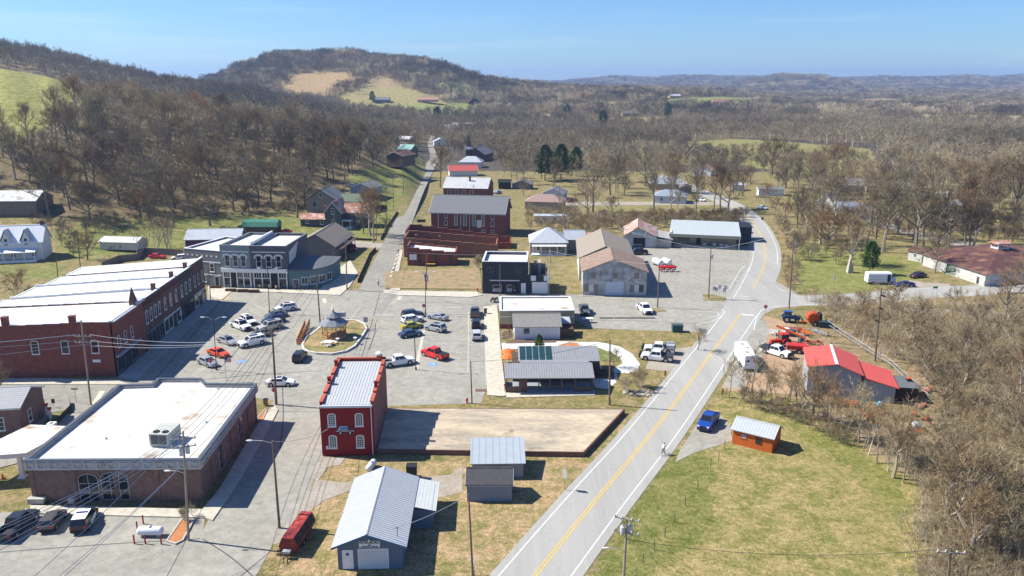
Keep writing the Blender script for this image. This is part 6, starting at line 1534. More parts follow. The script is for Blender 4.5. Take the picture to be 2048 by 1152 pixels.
crate('fuel_box', 'dark slate box tank behind the orange conveyor', 'tank', 1582, 672, 1.5, 1.2, 1.2, M('slate_metal', (.05, .08, .1), .5, .1))
crate('blue_barrel_bin', 'teal blue drum bin in the machinery yard', 'barrel', 1603, 682, .9, .9, 1.1, M('teal_plastic', (.05, .2, .28), .5, .1))
crate('white_tank_box', 'white plastic tank behind the conveyor', 'tank', 1571, 668, 1.2, .9, 1.1, white, rot=.5)
crate('dark_skip', 'dark green skip at the back of the machinery yard', 'skip', 1650, 655, 2.6, 1.4, 1.2, M('skip_dark', (.03, .06, .06), .6, .1), rot=-.3)
crate('green_dumpster', 'green dumpster on the grass beside the open lot', 'dumpster', 1354, 663, 2.2, 1.4, 1.4, M('dumpster_green', (.03, .11, .10), .6, .1), lid=M('dumpster_lid', (.05, .08, .08), .6, .1))
crate('black_wood_stove', 'black cabinet on a pallet near the metal garage', 'cabinet', 824, 957, 1.3, 1.2, 1.7, black, z=.15)
b = MB(); x, y = P(824, 957); t = thing('wooden_pallet', 'wooden pallet under the black cabinet', 'pallet', x, y, .03, 0)
for k in range(6): b.box(-1.1+k*.38, -.82+k*.38, -.8, .8, .08, .11)
b.build('slats', woodp, t); b = MB(); b.box(-1.1, 1.1, -.75, -.65, 0, .08); b.box(-1.1, 1.1, .65, .75, 0, .08); b.build('bearers', woodp, t)
crate('trash_bin', 'tan round litter bin with dark lid on the office corner pavement', 'litter bin', 532, 811, .6, .6, .9, M('bin_tan', (.3, .25, .17), .8, .1), z=.16, lid=black)
crate('trash_bin', 'brown litter bin on the concrete pavement beside the three cars', 'litter bin', 971, 628, .65, .65, 1.0, M('bin_brown', (.12, .05, .035), .8, .1), z=.16)
crate('stone_bin', 'small pale stone bin by the office front door', 'litter bin', 145, 1009, .7, .6, .7, conc, z=.16)
crate('bench_box', 'low grey concrete trough under the office wall', 'trough', 75, 1008, 2.0, .7, .6, conc, z=.16)
# scrap and mower bodies behind the shop
SC = [(1686,768,to,1.9,.9,.8,'orange machine hood leaning on the corrugated shop wall'),(1706,788,to,1.0,.7,.6,'small orange engine cover below the shop wall'),(1758,812,M('light_blue_paint', (.16,.42,.6)),1.6,.8,.5,'light blue mower deck at the shop corner'),(1775,804,M('light_blue_paint', (.16,.42,.6)),1.2,.7,.4,'second light blue deck beside the shop corner'),
 (1728,830,to,1.3,1.0,1.0,'orange mower body with brush through it, nearest the saplings'),(1740,838,to,1.0,.8,.8,'smaller orange mower body right of the first'),(1768,830,M('pinkish_red', (.5,.12,.09)),1.7,.9,.5,'pinkish red flat cover on the scrap heap'),(1842,815,tor,2.3,.7,.5,'faded orange long cover lying by the far fence'),(1828,832,to,.9,.7,.7,'orange seat box near the far fence'),(1852,840,to,1.0,.7,.6,'orange mower front right of the seat box'),
 (1834,858,galv,1.8,1.2,.9,'grey metal engine block on the scrap ground'),(1833,868,to,1.7,.7,.6,'bright orange hood nearest the brush'),(1855,783,tor,2.4,.8,.6,'faded orange loader arm by the chain fence')]
for px, py, m_, w_, d_, h_, lab in SC:
    x, y = P(px, py); t = thing('scrap_machine', lab, 'scrap machine', x, y, 0, (px*7 % 10)/6)
    b = MB(); b.extr([(-d_/2, .25), (d_/2, .25), (d_/2, h_*.7), (0, h_+.1), (-d_/2, h_*.8)], -w_/2, w_/2); b.build('hood', m_, t)
    for x_ in (-w_*.35, w_*.35): wheel(t, x_, -d_*.5, .22, .22, .15); wheel(t, x_, d_*.5, .22, .22, .15)
crate('red_drum', 'bright red drum beside the dark sheds of the repair shop', 'barrel', 1826, 786, .8, .8, 1.2, M('drum_red', (.65, .03, .02), .4, .05))
x, y = P(1790, 800); t = thing('dark_lean_to', 'dark lean-to with black roof at the right side of the repair shop', 'shed', x, y, 0, R(-10)); b = MB(); b.box(-.8, 3.0, -.6, 4.5, 0, 2.4); b.build('wall', black, t); b = MB(); b.box(-1, 3.2, -.8, 4.7, 2.4, 2.5); b.build('roof', M('dark_felt_roof', (.12, .125, .135)), t)
b = MB(); b.T = Matrix.Translation((2.4, 2.5, 2.7)); b.lathe([(.45, 0), (.45, .22)], 12); b.build('tyre', rubber, t); b = MB(); b.T = Matrix.Translation((2.4, 2.4, 2.95)); b.lathe([(.4, 0), (.4, .15)], 12); b.build('orange_hoop', to, t)
# wooden beams / junk trailers in yard
for k, (px, py, l_, r_) in enumerate(((1600,658,7.5,-.12),(1640,672,6,-.15),(1700,690,8,-.35),(1695,697,8,-.35),(1610,692,4,.5),(1618,688,4,-.6))):
    x, y = P(px, py); t = tag(MB().tube((-l_/2, 0, .35), (l_/2, 0, .4), .09, n=5).box(-l_/2+.3, -l_/2+.5, -.3, .3, 0, .28).box(l_/2-.5, l_/2-.3, -.3, .3, 0, .3).build('timber_beam', M('pale_timber', (.42, .33, .22), .8, .2)), 'pale timber beam lying on blocks in the machinery yard', 'timber', 'beams lying in the machinery yard'); t.location = (x, y, .03); t.rotation_euler.z = r_
for px, py, m_, w_, lab in ((1608,668,to,1.6,'orange hay rake frame behind the barrel bin'),(1588,662,tr,1.5,'dark red plough frame behind the fuel box'),(1627,688,tr,1.4,'red planter unit near the shop roof corner'),(1548,668,white,1.3,'white feeder frame at the yard edge'),(1640,668,galv,1.9,'grey harrow frame near the dark skip'),(1808,765,to,1.3,'orange mower by the wire fence'),(1818,798,to,1.2,'orange tiller below the red drum'),(1700,812,to,1.3,'orange blade unit in the brush by the shop wall')):
    x, y = P(px, py); t = thing('farm_implement', lab, 'farm implement', x, y, .03, px % 7); b = MB()
    for k in range(4): b.tube((-w_, -.6+k*.4, .3+.2*(k % 2)), (w_, -.5+k*.4, .5), .06, n=4)
    for k in range(5): b.tube((-w_+k*w_/2, -.7, .4), (-w_+k*w_/2, .8, .4), .05, n=4); b.tube((-w_+k*w_/2, .7, .4), (-w_+k*w_/2, .9, 1.1-.1*k), .05, n=4)
    b.build('frame', m_, t); wheel(t, -w_*.7, -.7, .3, .3, .15); wheel(t, w_*.7, -.7, .3, .3, .15)
# red covered trailer
x, y = P(577, 1112); t = thing('red_cargo_trailer', 'rusty red hump roofed trailer with black sloped side windows on the straw grass', 'trailer', x, y, .02, R(-7)); t.scale = (.84, .86, .84)
rt = M('scratched_red_paint', (.20, .025, .02), .5, .15, .6, col2=(.48, .07, .04), thr=(.52, .66)); Lt = 6.6
b = MB(); pr2 = [(-1.0, .6), (1.0, .6), (1.25, 1.3), (.75, 2.5), (-.75, 2.5), (-1.25, 1.3)]
b.exty(pr2[::-1], 0, Lt); b.build('body', rt, t)
for s in (-1, 1):
    b = MB(); u0, z0, u1, z1 = 1.25, 1.3, .75, 2.5
    for k in range(4):
        ya = .35+k*(Lt-.6)/4; yb = ya+(Lt-.6)/4-.2
        for v0, v1 in ((.1, .48), (.54, .93)):
            f_ = lambda v: (s*(u0+(u1-u0)*v+.03), z0+(z1-z0)*v+.02)
            q = [(f_(v0)[0], ya, f_(v0)[1]), (f_(v0)[0], yb, f_(v0)[1]), (f_(v1)[0], yb, f_(v1)[1]), (f_(v1)[0], ya, f_(v1)[1])]; b.face(q if s > 0 else q[::-1])
    b.build('side_hatch', black, t)
for yy in (2.6, 3.6):
    for s in (-1, 1): wheel(t, s*1.0, yy, .38, .38, .22, 'x')
b = MB(); b.tube((-.6, 0, .55), (0, -1.6, .5), .06); b.tube((.6, 0, .55), (0, -1.6, .5), .06); b.tube((0, -1.6, 0), (0, -1.6, .9), .05); b.build('drawbar', M('rust_red', (.22, .06, .04), .8, .2), t)
b = MB(); b.box(-.5, .5, -.75, -.15, .75, 1.05); b.build('front_box', galv, t)
# propane tanks
def tank(lab, px, py, l_, r_, m, rot, z=.5, saddle=galv, nm='propane_tank'):
    x, y = P(px, py); t = thing(nm, lab, 'gas tank', x, y, .03, rot); b = MB(); n = 14; rows = []
    pts = [(-l_/2+r_*(1-cos(a))*.7, r_*sin(a)) for a in [R(q) for q in (8, 30, 55, 75, 90)]]; pts += [(-p[0], p[1]) for p in pts[::-1]]
    for x_, rr2 in pts: rows.append([b.pt((x_, rr2*cos(2*pi*k/n), z+r_+rr2*sin(2*pi*k/n))) for k in range(n)])
    for a, c in zip(rows, rows[1:]):
        for k in range(n): b.idx([a[k], c[k], c[(k+1) % n], a[(k+1) % n]])
    b.idx(rows[0]); b.idx(rows[-1][::-1]); sh = b.build('tank_shell', m, t, smooth=True)
    b = MB(); b.lathe([(r_*.35, z+2*r_-.05), (r_*.35, z+2*r_+.1), (r_*.2, z+2*r_+.18)], 12); b.build('dome_cap', m, t)
    b = MB()
    for s in (-1, 1): b.box(s*l_*.3-.08, s*l_*.3+.08, -r_*.7, r_*.7, 0, z+r_*.3)
    b.build('saddle', saddle, t); return t
wt = M('tank_white', (.68, .71, .73), .4, .06)
tank('white horizontal gas tank between red posts in the bottom left car park', 302, 1072, 3.0, .5, wt, 0, .15)
tank('white gas tank standing end on beside the red brick building corner', 743, 938, 2.4, .45, wt, R(80), .1)
tank('left of the two white gas tanks behind the red tank in the lot', 1315, 532, 4.4, .9, wt, R(110), .3); tank('right of the two white gas tanks behind the red tank in the lot', 1333, 531, 4.0, .85, wt, R(110), .3)
tank('red horizontal gas tank with pale hoops in front of two white tanks', 1334, 543, 4.8, .65, M('tank_red', (.5, .02, .02), .4, .06), R(-2), .3)
for k, (px, py) in enumerate(((269,1088),(291,1088),(323,1089),(275,1061),(287,1048))):
    x, y = P(px, py); t = tag(MB().tube((0, 0, 0), (0, 0, 1.1), .09, n=8).tube((0, 0, 1.1), (0, 0, 1.16), .09, .03, n=8).build('bollard', M('bollard_red', (.35, .03, .03), .6, .1)), 'short dark red steel post guarding the gas tank', 'bollard', 'red posts around the gas tank'); t.location = (x, y, .02)
for px in (1322, 1335, 1347):
    x, y = P(px, 546); t = tag(MB().path([(-.6, 0, 0), (-.6, 0, .9), (-.3, 0, 1.15), (.3, 0, 1.15), (.6, 0, .9), (.6, 0, 0)], .07).build('guard_hoop', white), 'white pipe hoop guarding the red gas tank', 'guard hoop', 'white hoops in front of the red tank'); t.location = (x, y, .02)
# ------------------------------------------------------------------ island, gazebo
isl = [(603,692),(606,701),(616,706),(631,709),(662,711),(693,705),(712,694),(725,676),(735,660),(731,650),(714,643),(697,642),(660,648),(640,656),(625,668),(613,676)]
q = pw(isl); b = MB(); iq = inset(q, .35); n = len(q)
for k in range(n):
    k2 = (k+1) % n; b.face([(*q[k], 0), (*q[k2], 0), (*q[k2], .4), (*q[k], .4)]); b.face([(*q[k], .4), (*q[k2], .4), (*iq[k2], .4), (*iq[k], .4)]); b.face([(*iq[k], .4), (*iq[k2], .4), (*iq[k2], .2), (*iq[k], .2)])
struct(b.build('island_kerb', M('pale_kerb', (.58, .56, .51), .9, .15)))
b = MB(); b.face([(*p, .3) for p in inset(q, .33)]); struct(b.build('lawn', M('island_lawn', (.20, .18, .065), .95, .35, .3, col2=(.34, .22, .11), thr=(.45, .6), fine=.3, bump=.4)))
x, y = P(669, 676); t = thing('gazebo', 'octagonal wooden gazebo with two tier grey shingle roof on the grass island', 'gazebo', x, y, .3, 0)
wg = M('warm_timber', (.40, .23, .10), .75, .2, 1.2)
oct_ = lambda r, a0=pi/8: [(r*cos(a0+k*pi/4), r*sin(a0+k*pi/4)) for k in range(8)]
b = MB(); b.prism(oct_(2.5), 0, .6); b.build('floor', wg, t); b = MB()
for px_, py_ in oct_(2.3): b.box(px_-.07, px_+.07, py_-.07, py_+.07, .6, 2.95)
b.build('posts', wg, t)
for k in range(8):
    if k in (3,): continue
    A, B_ = oct_(2.3)[k], oct_(2.3)[(k+1) % 8]; b = MB(); b.tube((*A, 1.45), (*B_, 1.45), .05, n=4)
    for j in range(1, 8): c_ = [A[i]+(B_[i]-A[i])*j/8 for i in (0, 1)]; b.tube((*c_, .6), (*c_, 1.45), .03, n=4, cap=False)
    b.build('railing', wg, t)
gr = M('gazebo_shingle', (.20, .21, .23), .8, .25, 1, fine=.15)
b = MB(); b.prism(oct_(2.95), 2.85, 4.1, oct_(1.1)); b.prism(oct_(2.95), 2.75, 2.84); b.build('lower_roof', gr, t)
b = MB(); b.prism(oct_(1.55), 4.2, 5.3, oct_(.12)); b.prism(oct_(.9), 4.0, 4.2); b.build('upper_roof', gr, t); b = MB(); b.prism(oct_(.22), 5.2, 5.6); b.prism(oct_(.32), 5.6, 5.9, oct_(.02)); b.build('finial', galv, t)
b = MB(); b.box(.3, 2.2, .3, .9, 4.0, 4.9); b.build('roof_dormer', galv, t)
for k, (a, c) in enumerate((((594,690),(611,655)), ((603,686),(620,653)))):
    xa, ya = P(*a); xb, yb = P(*c); an = atan2(yb-ya, xb-xa); l = hypot(xb-xa, yb-ya); t = thing('ramp_railing', ('left' if k == 0 else 'right')+' orange timber railing of the gazebo ramp', 'railing', xa, ya, .03, an); b = MB()
    for j in range(9): u = l*j/8; b.box(u-.06, u+.06, -.06, .06, 0, 1.3+.5*j/8)
    b.tube((0, 0, 1.1), (l, 0, 1.6), .05, n=4); b.tube((0, 0, .4), (l, 0, .9), .05, n=4); b.build('posts_and_rails', wood_o, t)
    b = MB()
    for j in range(int(l/.25)): b.box(j*.25, j*.25+.12, -.03, .03, .1+.5*j*.25/l, 1.05+.5*j*.25/l)
    b.build('balusters', wood_o, t)
xa, ya = P(599, 688); t = tag(MB().extr([(0, .05), (0, .1), (6, .6), (6, .55)], -.6, .6).build('gazebo_ramp', wood_o), 'orange timber ramp leading up to the gazebo between its railings', 'ramp'); t.location = (xa, ya, .02); t.rotation_euler.z = R(9)
x, y = P(657, 687+6); t = thing('picnic_table', 'white hexagonal picnic table on the island grass in front of the gazebo', 'table', x, y, .3, .2)
hx = lambda r: [(r*cos(k*pi/3), r*sin(k*pi/3)) for k in range(6)]
b = MB(); b.prism(hx(1.0), .7, .76); b.build('table_top', white, t)
for k in range(3):
    a = k*2*pi/3+.4; b = MB(); b.T = Matrix.Rotation(a, 4, 'Z'); b.box(1.25, 1.55, -.75, .75, .42, .47); b.build('bench', white, t)
b = MB()
for k in range(3): a = k*2*pi/3+.4; b.tube((0, 0, .65), (1.3*cos(a), 1.3*sin(a), 0), .05)
b.build('legs', white, t)
for px, py, lab in ((676,690,'near left low white pedestal on the island'),(711,688,'white topped pedestal at the right side of the gazebo')):
    x, y = P(px, py); t = thing('stone_pedestal', lab, 'pedestal', x, y, .3); b = MB(); b.lathe([(.15, 0), (.15, .9)], 8); b.build('post', conc, t); b = MB(); b.lathe([(.35, .9), (.38, 1.05), (.2, 1.12)], 10); b.build('top', white, t)
# ------------------------------------------------------------------ poles
lampm = M('lamp_head_grey', (.6, .61, .62), .5, .05); blackp = M('black_pole_paint', (.02, .02, .022), .5, .05); trf = M('transformer_grey', (.55, .57, .59), .5, .08)
TOPS = {}
def ptop(base, top, z0=0):
    x, y = P(*base)
    if y > 205: x, y, z0 = PT(*base)
    best = min(((abs(Q(x, y, z0+h/20)[1]-top[1]), h/20) for h in range(20, 420)))[1]
    zc = y*CP+(H-z0-best)*SP; xt = (top[0]-1024)*zc/F
    return x, y, z0, xt, best
def upole(key, lab, base, top, arms=(), trans=0, lamp=None, r=.16, m=None, rot=0, nm='utility_pole', group=None, z0=0):
    x, y, z0, xt, h = ptop(base, top, z0); t = thing(nm, lab, 'utility pole', x, y, z0, 0, group)
    dx = xt-x; b = MB(); b.tube((0, 0, -.2), (dx, 0, h), r, r*.65, 8); b.build('pole', m or woodp, t)
    TOPS[key] = []; ca, sa = cos(rot), sin(rot)
    for dz in arms:
        z = h-dz; cx_ = dx*z/h
        b = MB(); b.tube((cx_-1.3*ca, -1.3*sa-.1, z), (cx_+1.3*ca, 1.3*sa-.1, z), .075, n=4); b.tube((cx_-.7*ca, -.7*sa-.1, z), (cx_, -.1, z-.7), .03, n=4); b.tube((cx_+.7*ca, .7*sa-.1, z), (cx_, -.1, z-.7), .03, n=4); ar = b.build('crossarm', M('crossarm_wood', (.30, .27, .23), .9, .2), t)
        b = MB()
        for s in (-1.2, -.5, .5, 1.2): b.lathe([(.05, z), (.09, z+.12), (.06, z+.28)], 6, (cx_+s*ca, s*sa-.1)); TOPS[key].append((x+cx_+s*ca, y+s*sa-.1, z0+z+.28))
        b.build('insulators', lampm, ar)
    TOPS[key].append((xt, y, z0+h-.1)); TOPS[key].append((x+dx*.72, y-.15, z0+h*.72))
    for k in range(trans):
        a = k*2*pi/max(2, trans)+.3; z = h*.80; cx_ = dx*z/h; b = MB(); b.lathe([(.05, z-.02), (.24, z), (.24, z+.75), (.12, z+.85), (.04, z+1.0)], 10, (cx_+.42*cos(a), .42*sin(a)-.05)); b.build('transformer', trf, t)
    if lamp:
        lx, lz = lamp; z = h*lz; cx_ = dx*lz; b = MB(); b.path([(cx_, 0, z), (cx_+lx*.5, -.1, z+.35), (cx_+lx, -.1, z+.4)], .035); la = b.build('lamp_arm', galv, t); b = MB(); b.ell((cx_+lx*1.15, -.1, z+.38), (.42, .14, .1), 8, 5); b.build('lamp_head', lampm, la)
    return t
upole('A', 'tall pale wooden pole with two crossarms leaning before the corner brick shop', (182,810), (162,640), (2.6,3.6), m=M('pale_pole_wood', (.33,.28,.21), .9, .2))
upole('B', 'wooden pole with two crossarms and three transformers beside the office parking bay', (377,1081), (366,862), (.9,1.8), 3, (-1.6,.62), m=M('pale_pole_wood', (.33,.28,.21), .9, .2), rot=.25)
upole('C', 'dark wooden pole with crossarm and stop sign between litter bin and white sedan', (553,809), (544,657), (.6,), rot=.5, r=.2)
upole('D', 'wooden street pole with curved lamp arm at the left of the red trailer', (559,1056), (545,881), (), 0, (-2.2,.97))
upole('E', 'thick wooden pole rising on the island behind the gazebo', (641,655), (633,547), (.5,), rot=.4)
upole('F', 'wooden pole on the pavement corner at the bottom of the uphill street', (694,580), (691,479), (.5,), rot=.4)
upole('G', 'slim dark pole by the bottom of the straw lawn beside the garden shed', (946,1156), (937,988), (), r=.12)
upole('H', 'wooden pole with small pale box behind the stained concrete slab', (1219,810), (1220,680), (), 0)
upole('I', 'short dark pole beside the red hydrant at the end of the car park', (944,807), (941,722), (), r=.12)
upole('J', 'pole with two crossarms and twin transformers right of the highway bottom', (1246,1180), (1254,1036), (.1,1.6), 2, (-1.7,.55), m=M('pale_pole_wood', (.33,.28,.21), .9, .2), rot=-.4)
upole('K', 'pole with one wide crossarm in the brush at the bottom right', (1890,1230), (1902,1095), (.5,), rot=-.1)
upole('L', 'tall dark pole with three small dark flags beside the repair shop', (1750,722), (1763,575), (), r=.2)
upole('M', 'wooden pole behind the blue tractor on the junction verge', (1578,617), (1589,460), (), trans=1)
upole('N', 'wooden pole on the small grass patch with the route signs', (1417,597), (1422,497), (), trans=1)
upole('O', 'wooden pole on the grass spot behind the tall white pickup', (1315,615), (1319,527), ())
upole('S', 'wooden pole with crossarm left of the barn doors and blue container', (1245,498), (1247,456), (.3,), r=.13)
upole('T', 'grey pole at the corner of the tan lawn behind the banner lamp pole', (853,580), (853,506), (), r=.14)
upole('U', 'pale pole with a flag in front of the charcoal garage building', (1000,596), (1000,530), (), r=.12)
upole('V', 'pale pole between the charcoal building and the warehouse', (1097,589), (1101,501), (), r=.14, m=conc)
upole('W', 'wooden pole at the shaded end of the brick row beside the yellow crossing', (421,599), (417,531), (), r=.12)
upole('X', 'short pale pole on the grass left of the brick row roof', (116,558), (112,511), (), r=.13)
upole('Y', 'pole with wires beside the leaning trunk left of the white shed', (161,539), (154,459), (), r=.13)
SP_ = [((753,481),(752,402),'nearest of the poles along the uphill street beside the farmhouse lawn'),((774,438),(771,373),'second pole up the uphill street, by the dark fence'),((787,418),(786,353),'third pole up the uphill street'),((807,389),(806,335),'fourth pole up the uphill street with a pale box'),((830,344),(831,294),'fifth and farthest tall pole on the uphill street'),((670,479),(668,430),'pole on the farmhouse lawn in front of its porch')]
for k, (a, c, lab) in enumerate(SP_): upole('R%d' % k, lab, a, c, (.3,) if k < 3 else (), r=.12, group='poles along the uphill street')
for k, (a, c, lab) in enumerate([((1172,425),(1170,360),'thin pole in the scrub above the white roof cottage'),((1237,410),(1236,360),'thin pole with lamp by the tan house path'),((1186,430),(1185,385),'thin pole beside the big bare tree over the barn'),((1466,382),(1465,330),'pole right of the curving lane by the small white shed'),((948,612-200),(947,370),'pole behind the church ridge'),((1120,436),(1119,370),'pole in the bushes left of the trailer home'),((1820,420),(1822,360),'pole in the right hand trees near the long low ranch house')]): upole('Z%d' % k, lab, a, c, (), r=.11)
# flags on pole L
x, y = P(1750, 722); b = MB(); ht = TOPS['L'][0]
for dz in (1.3, 3.6, 6.0):
    t = tag(MB().box(0, .9, -.04, .04, -.12, .16).build('dark_pennant', blackp), 'small dark pennant fixed to the tall dark pole by the repair shop', 'pennant', 'dark pennants on the tall pole'); t.location = (ht[0]+.1-dz*.07, ht[1], ht[2]-dz); t.rotation_euler = (0, .35, 0)
def lamppost(lab, base, top, arm=1.6, double=True):
    x, y, z0, xt, h = ptop(base, top); t = thing('street_lamp', lab, 'street lamp', x, y, .02, 0, 'black lamp poles around the square')
    b = MB(); b.tube((0, 0, 0), (xt-x, 0, h), .09, .06, 8); b.lathe([(.2, 0), (.14, .5), (.09, .7)], 8); b.build('pole', blackp, t)
    for s in ((-1, 1) if double else (-1,)):
        b = MB(); b.path([(xt-x, 0, h-.5), (xt-x+s*arm*.6, 0, h+.1), (xt-x+s*arm, 0, h+.15)], .04); la = b.build('lamp_arm', blackp if not double else galv, t); b = MB(); b.ell((xt-x+s*(arm+.3), 0, h+.12), (.45, .15, .09), 8, 5); b.build('lamp_head', lampm, la)
lamppost('black twin arm lamp pole beside the orange red sedan', (433,740), (427,636)); lamppost('black twin arm lamp pole standing behind the slanted row of cars', (539,626), (535,538))
lamppost('black twin arm lamp pole between the blue sedan and the red pickup', (832,740), (827,634), 1.1); lamppost('black twin arm lamp pole with banner flag by the tan lawn kerb', (851,629), (851,545), 1.6)
# ------------------------------------------------------------------ power lines
wirem = M('cable_grey', (.50, .50, .50), .6, 0); wired = M('cable_dark', (.03, .03, .03), .6, 0)
def wire(a, c, sag=.6, m=None, r=.03, lab='grey power cable strung between wooden poles', grp='power cables over the town', n=9):
    a, c = Vector(a), Vector(c); pts = []
    for k in range(n+1):
        t_ = k/n; p = a.lerp(c, t_); p.z -= sag*4*t_*(1-t_); pts.append(p-a)
    o = MB().path(pts, r, 3).build('power_cable', m or wirem); o.location = a; tag(o, lab, 'cable', grp); return o
def span(k1, k2, ids, sag=.8, m=None, **kw):
    for i in ids:
        a = TOPS[k1][min(i, len(TOPS[k1])-1)]; c = TOPS[k2][min(i, len(TOPS[k2])-1)]; wire(a, c, sag, m, **kw)
def to(k1, ids, dst, sag=.8, m=None, sp=(.7, 0), **kw):
    for j, i in enumerate(ids): wire(TOPS[k1][min(i, len(TOPS[k1])-1)], (dst[0]+j*sp[0], dst[1]+j*sp[1], dst[2]), sag, m, **kw)
LW = dict(lab='pale power cable crossing over the bottom left car park', grp='cables over the car park')
to('B', [0,1,2,3], (-52, 48, 12), 1.0, sp=(1, 0), **LW); to('B', [8,9,9], (-44, 48, 7.5), .8, sp=(.8, 0), **LW); to('B', [4,5], (-60, 50, 10), 1, **LW)
CW = dict(lab='dark cable running from the office pole to the square pole', grp='cables between office pole and square')
span('B', 'C', [0,1,2,3], .9, wired, **CW); span('B', 'C', [9], .9, wired, **CW)
span('C', 'E', [0,1,3,5], .8, wired, lab='dark cable crossing the square over the slanted cars', grp='cables over the square'); span('E', 'F', [0,1,2,4], .5, wired, lab='dark cable from the island pole to the street corner pole', grp='cables to the street corner')
span('F', 'R0', [0,1,3], .8, wired, lab='cable climbing along the uphill street', grp='cables of the uphill street')
for k in range(4): span('R%d' % k, 'R%d' % (k+1), [0, 9], .6, wired, lab='cable climbing along the uphill street', grp='cables of the uphill street')
to('A', [0,1,4], (-130, 112, 12), 1.5, lab='pale cable in front of the corner brick shop wall', grp='cables before the brick row'); to('A', [9], (-130, 112, 7), 1, lab='pale cable in front of the corner brick shop wall', grp='cables before the brick row')
to('A', [3,7,9], (TOPS['C'][0][0], TOPS['C'][0][1], TOPS['C'][0][2]-1), 1.0, lab='pale cable from the leaning pole to the square pole', grp='cables across the side street')
span('O', 'N', [0], .6, lab='cable over the open lot between two grass patches', grp='cables over the open lot'); span('O', 'V', [0], .6, lab='cable over the open lot between two grass patches', grp='cables over the open lot'); span('V', 'T', [0], .6, lab='cable passing the charcoal building', grp='cables by the north pavement'); span('T', 'F', [0], .6, lab='cable passing the charcoal building', grp='cables by the north pavement')
span('N', 'M', [0], .5, lab='cable across the highway junction', grp='cables at the junction'); span('N', 'S', [0], .6, lab='cable from the route sign pole to the barn', grp='cables to the barn')
to('J', [0,3,4,7], (22, 48, 9), .8, wired, r=.018, lab='cable leaving the highway pole toward the bottom edge', grp='cables of the highway pole'); wire(TOPS['J'][-1], TOPS['K'][-2], 1.2, wired, lab='single dark cable crossing the meadow to the brush pole', grp=None)
q_ = P(742, 1090, 3); wire(TOPS['G'][0], (-13.2, 74.5, 4.3), .4, lab='pale service cable from the slim pole to the garage roof', grp=None)
wire(TOPS['D'][0], (-24.8, 100, 4.2), .6, lab='pale service cable from the lamp arm pole to the red brick wall', grp=None); wire(TOPS['C'][-1], (-30, 60, 8), 1, wired, lab='dark cable over the street left of the red brick building', grp=None)
wire(TOPS['H'][0], TOPS['I'][0], .7, wired, lab='dark cable over the slab between two plain poles', grp=None)
# ------------------------------------------------------------------ signs
redm = M('stop_red', (.55, .02, .025), .5, 0); ylw = M('sign_yellow', (.75, .5, .02), .6, 0); grns = M('sign_green', (.02, .35, .16), .6, 0); blus = M('sign_blue', (.05, .10, .28), .6, .1); brs = M('sign_brown', (.07, .05, .045), .7, .1); post_m = M('sign_post', (.25, .25, .24), .7, .1)
def sign(lab, px, py, z, rot, shape, m, h=2.2, txt=None, nm='road_sign', cat='sign', size=.38, back=galv, xy=None, tm=None, ts=.2, posts=1, w_=.6, hh=.6):
    x, y = xy or P(px, py); t = thing(nm, lab, cat, x, y, z, rot)
    if h > 0:
        b = MB()
        for k in range(posts): u = 0 if posts == 1 else (-w_*.4+.8*w_*k); b.tube((u, .03, 0), (u, .03, h+(.1 if shape != 'oct' else .3)), .035, n=5)
        b.build('post', post_m, t)
    b = MB()
    if shape == 'oct': pr_ = [(size*cos(pi/8+k*pi/4), h+size*sin(pi/8+k*pi/4)) for k in range(8)]
    elif shape == 'dia': pr_ = [(size*cos(k*pi/2), h+size*sin(k*pi/2)) for k in range(4)]
    else: pr_ = [(-w_/2, h-hh/2), (w_/2, h-hh/2), (w_/2, h+hh/2), (-w_/2, h+hh/2)]
    b.exty(pr_, -.03, -.015); pl_ = b.build('sign_plate', m, t)
    if shape == 'oct':
        b = MB(); b.exty([(p[0]*1.12, h+(p[1]-h)*1.12) for p in pr_], -.012, 0); b.build('white_rim', white, t)
    if txt: text(txt, ts, 0, -.035, h, tm or white, pl_, ext=.003)
    return t
sign('red stop sign facing the camera at the junction verge', 1530, 631, .02, R(-8), 'oct', redm, 2.0, 'STOP', 'stop_sign', size=.4, ts=.27)
sign('stop sign on a thin post beside the pale silver sedan', 423, 744, .02, R(20), 'oct', redm, 2.1, 'STOP', 'stop_sign', ts=.25); sign('stop sign at the near tip of the gazebo island', 602, 701, .02, R(10), 'oct', redm, 2.0, 'STOP', 'stop_sign', ts=.25)
sign('dark red stop sign beside the banner lamp pole', 848, 629, .02, R(0), 'oct', redm, 2.0, 'STOP', 'stop_sign', ts=.25)
x, y = P(553, 809); sign('red stop sign fixed low on the dark wooden square pole', 0, 0, .02, R(5), 'oct', redm, 2.6, 'STOP', 'stop_sign', size=.36, ts=.25, xy=(x-.1, y-.35))
sign('dark historical marker plaque on a post behind the gazebo', 687, 648, .02, 0, 'rect', brs, 2.1, nm='marker_plaque', w_=1.2, hh=.9); sign('grey information board beside the island kerb right end', 732, 657, .02, R(5), 'rect', galv, 1.9, nm='info_board', w_=.9, hh=1.1)
for k, (px, py, h, tx) in enumerate([(1432,598,2.3,'431'),(1438,600,3.1,'50'),(1447,600,2.3,'129'),(1450,600,3.0,'130'),(1427,597,2.4,'50')]):
    t = sign('%s of the blue and white route signs on the grass patch' % ['second from the left', 'taller middle', 'lower right', 'tallest right hand', 'leftmost'][k], px, py, .09, R(3), 'rect', blus, h, nm='route_sign', w_=.62, hh=.8)
    b = MB(); b.box(-.2, .2, -.045, -.03, h-.28, h+.1); b.build('white_shield', white, t); b = MB(); b.box(-.26, .26, -.045, -.03, h+.2, h+.34); b.build('top_plate', white, t)
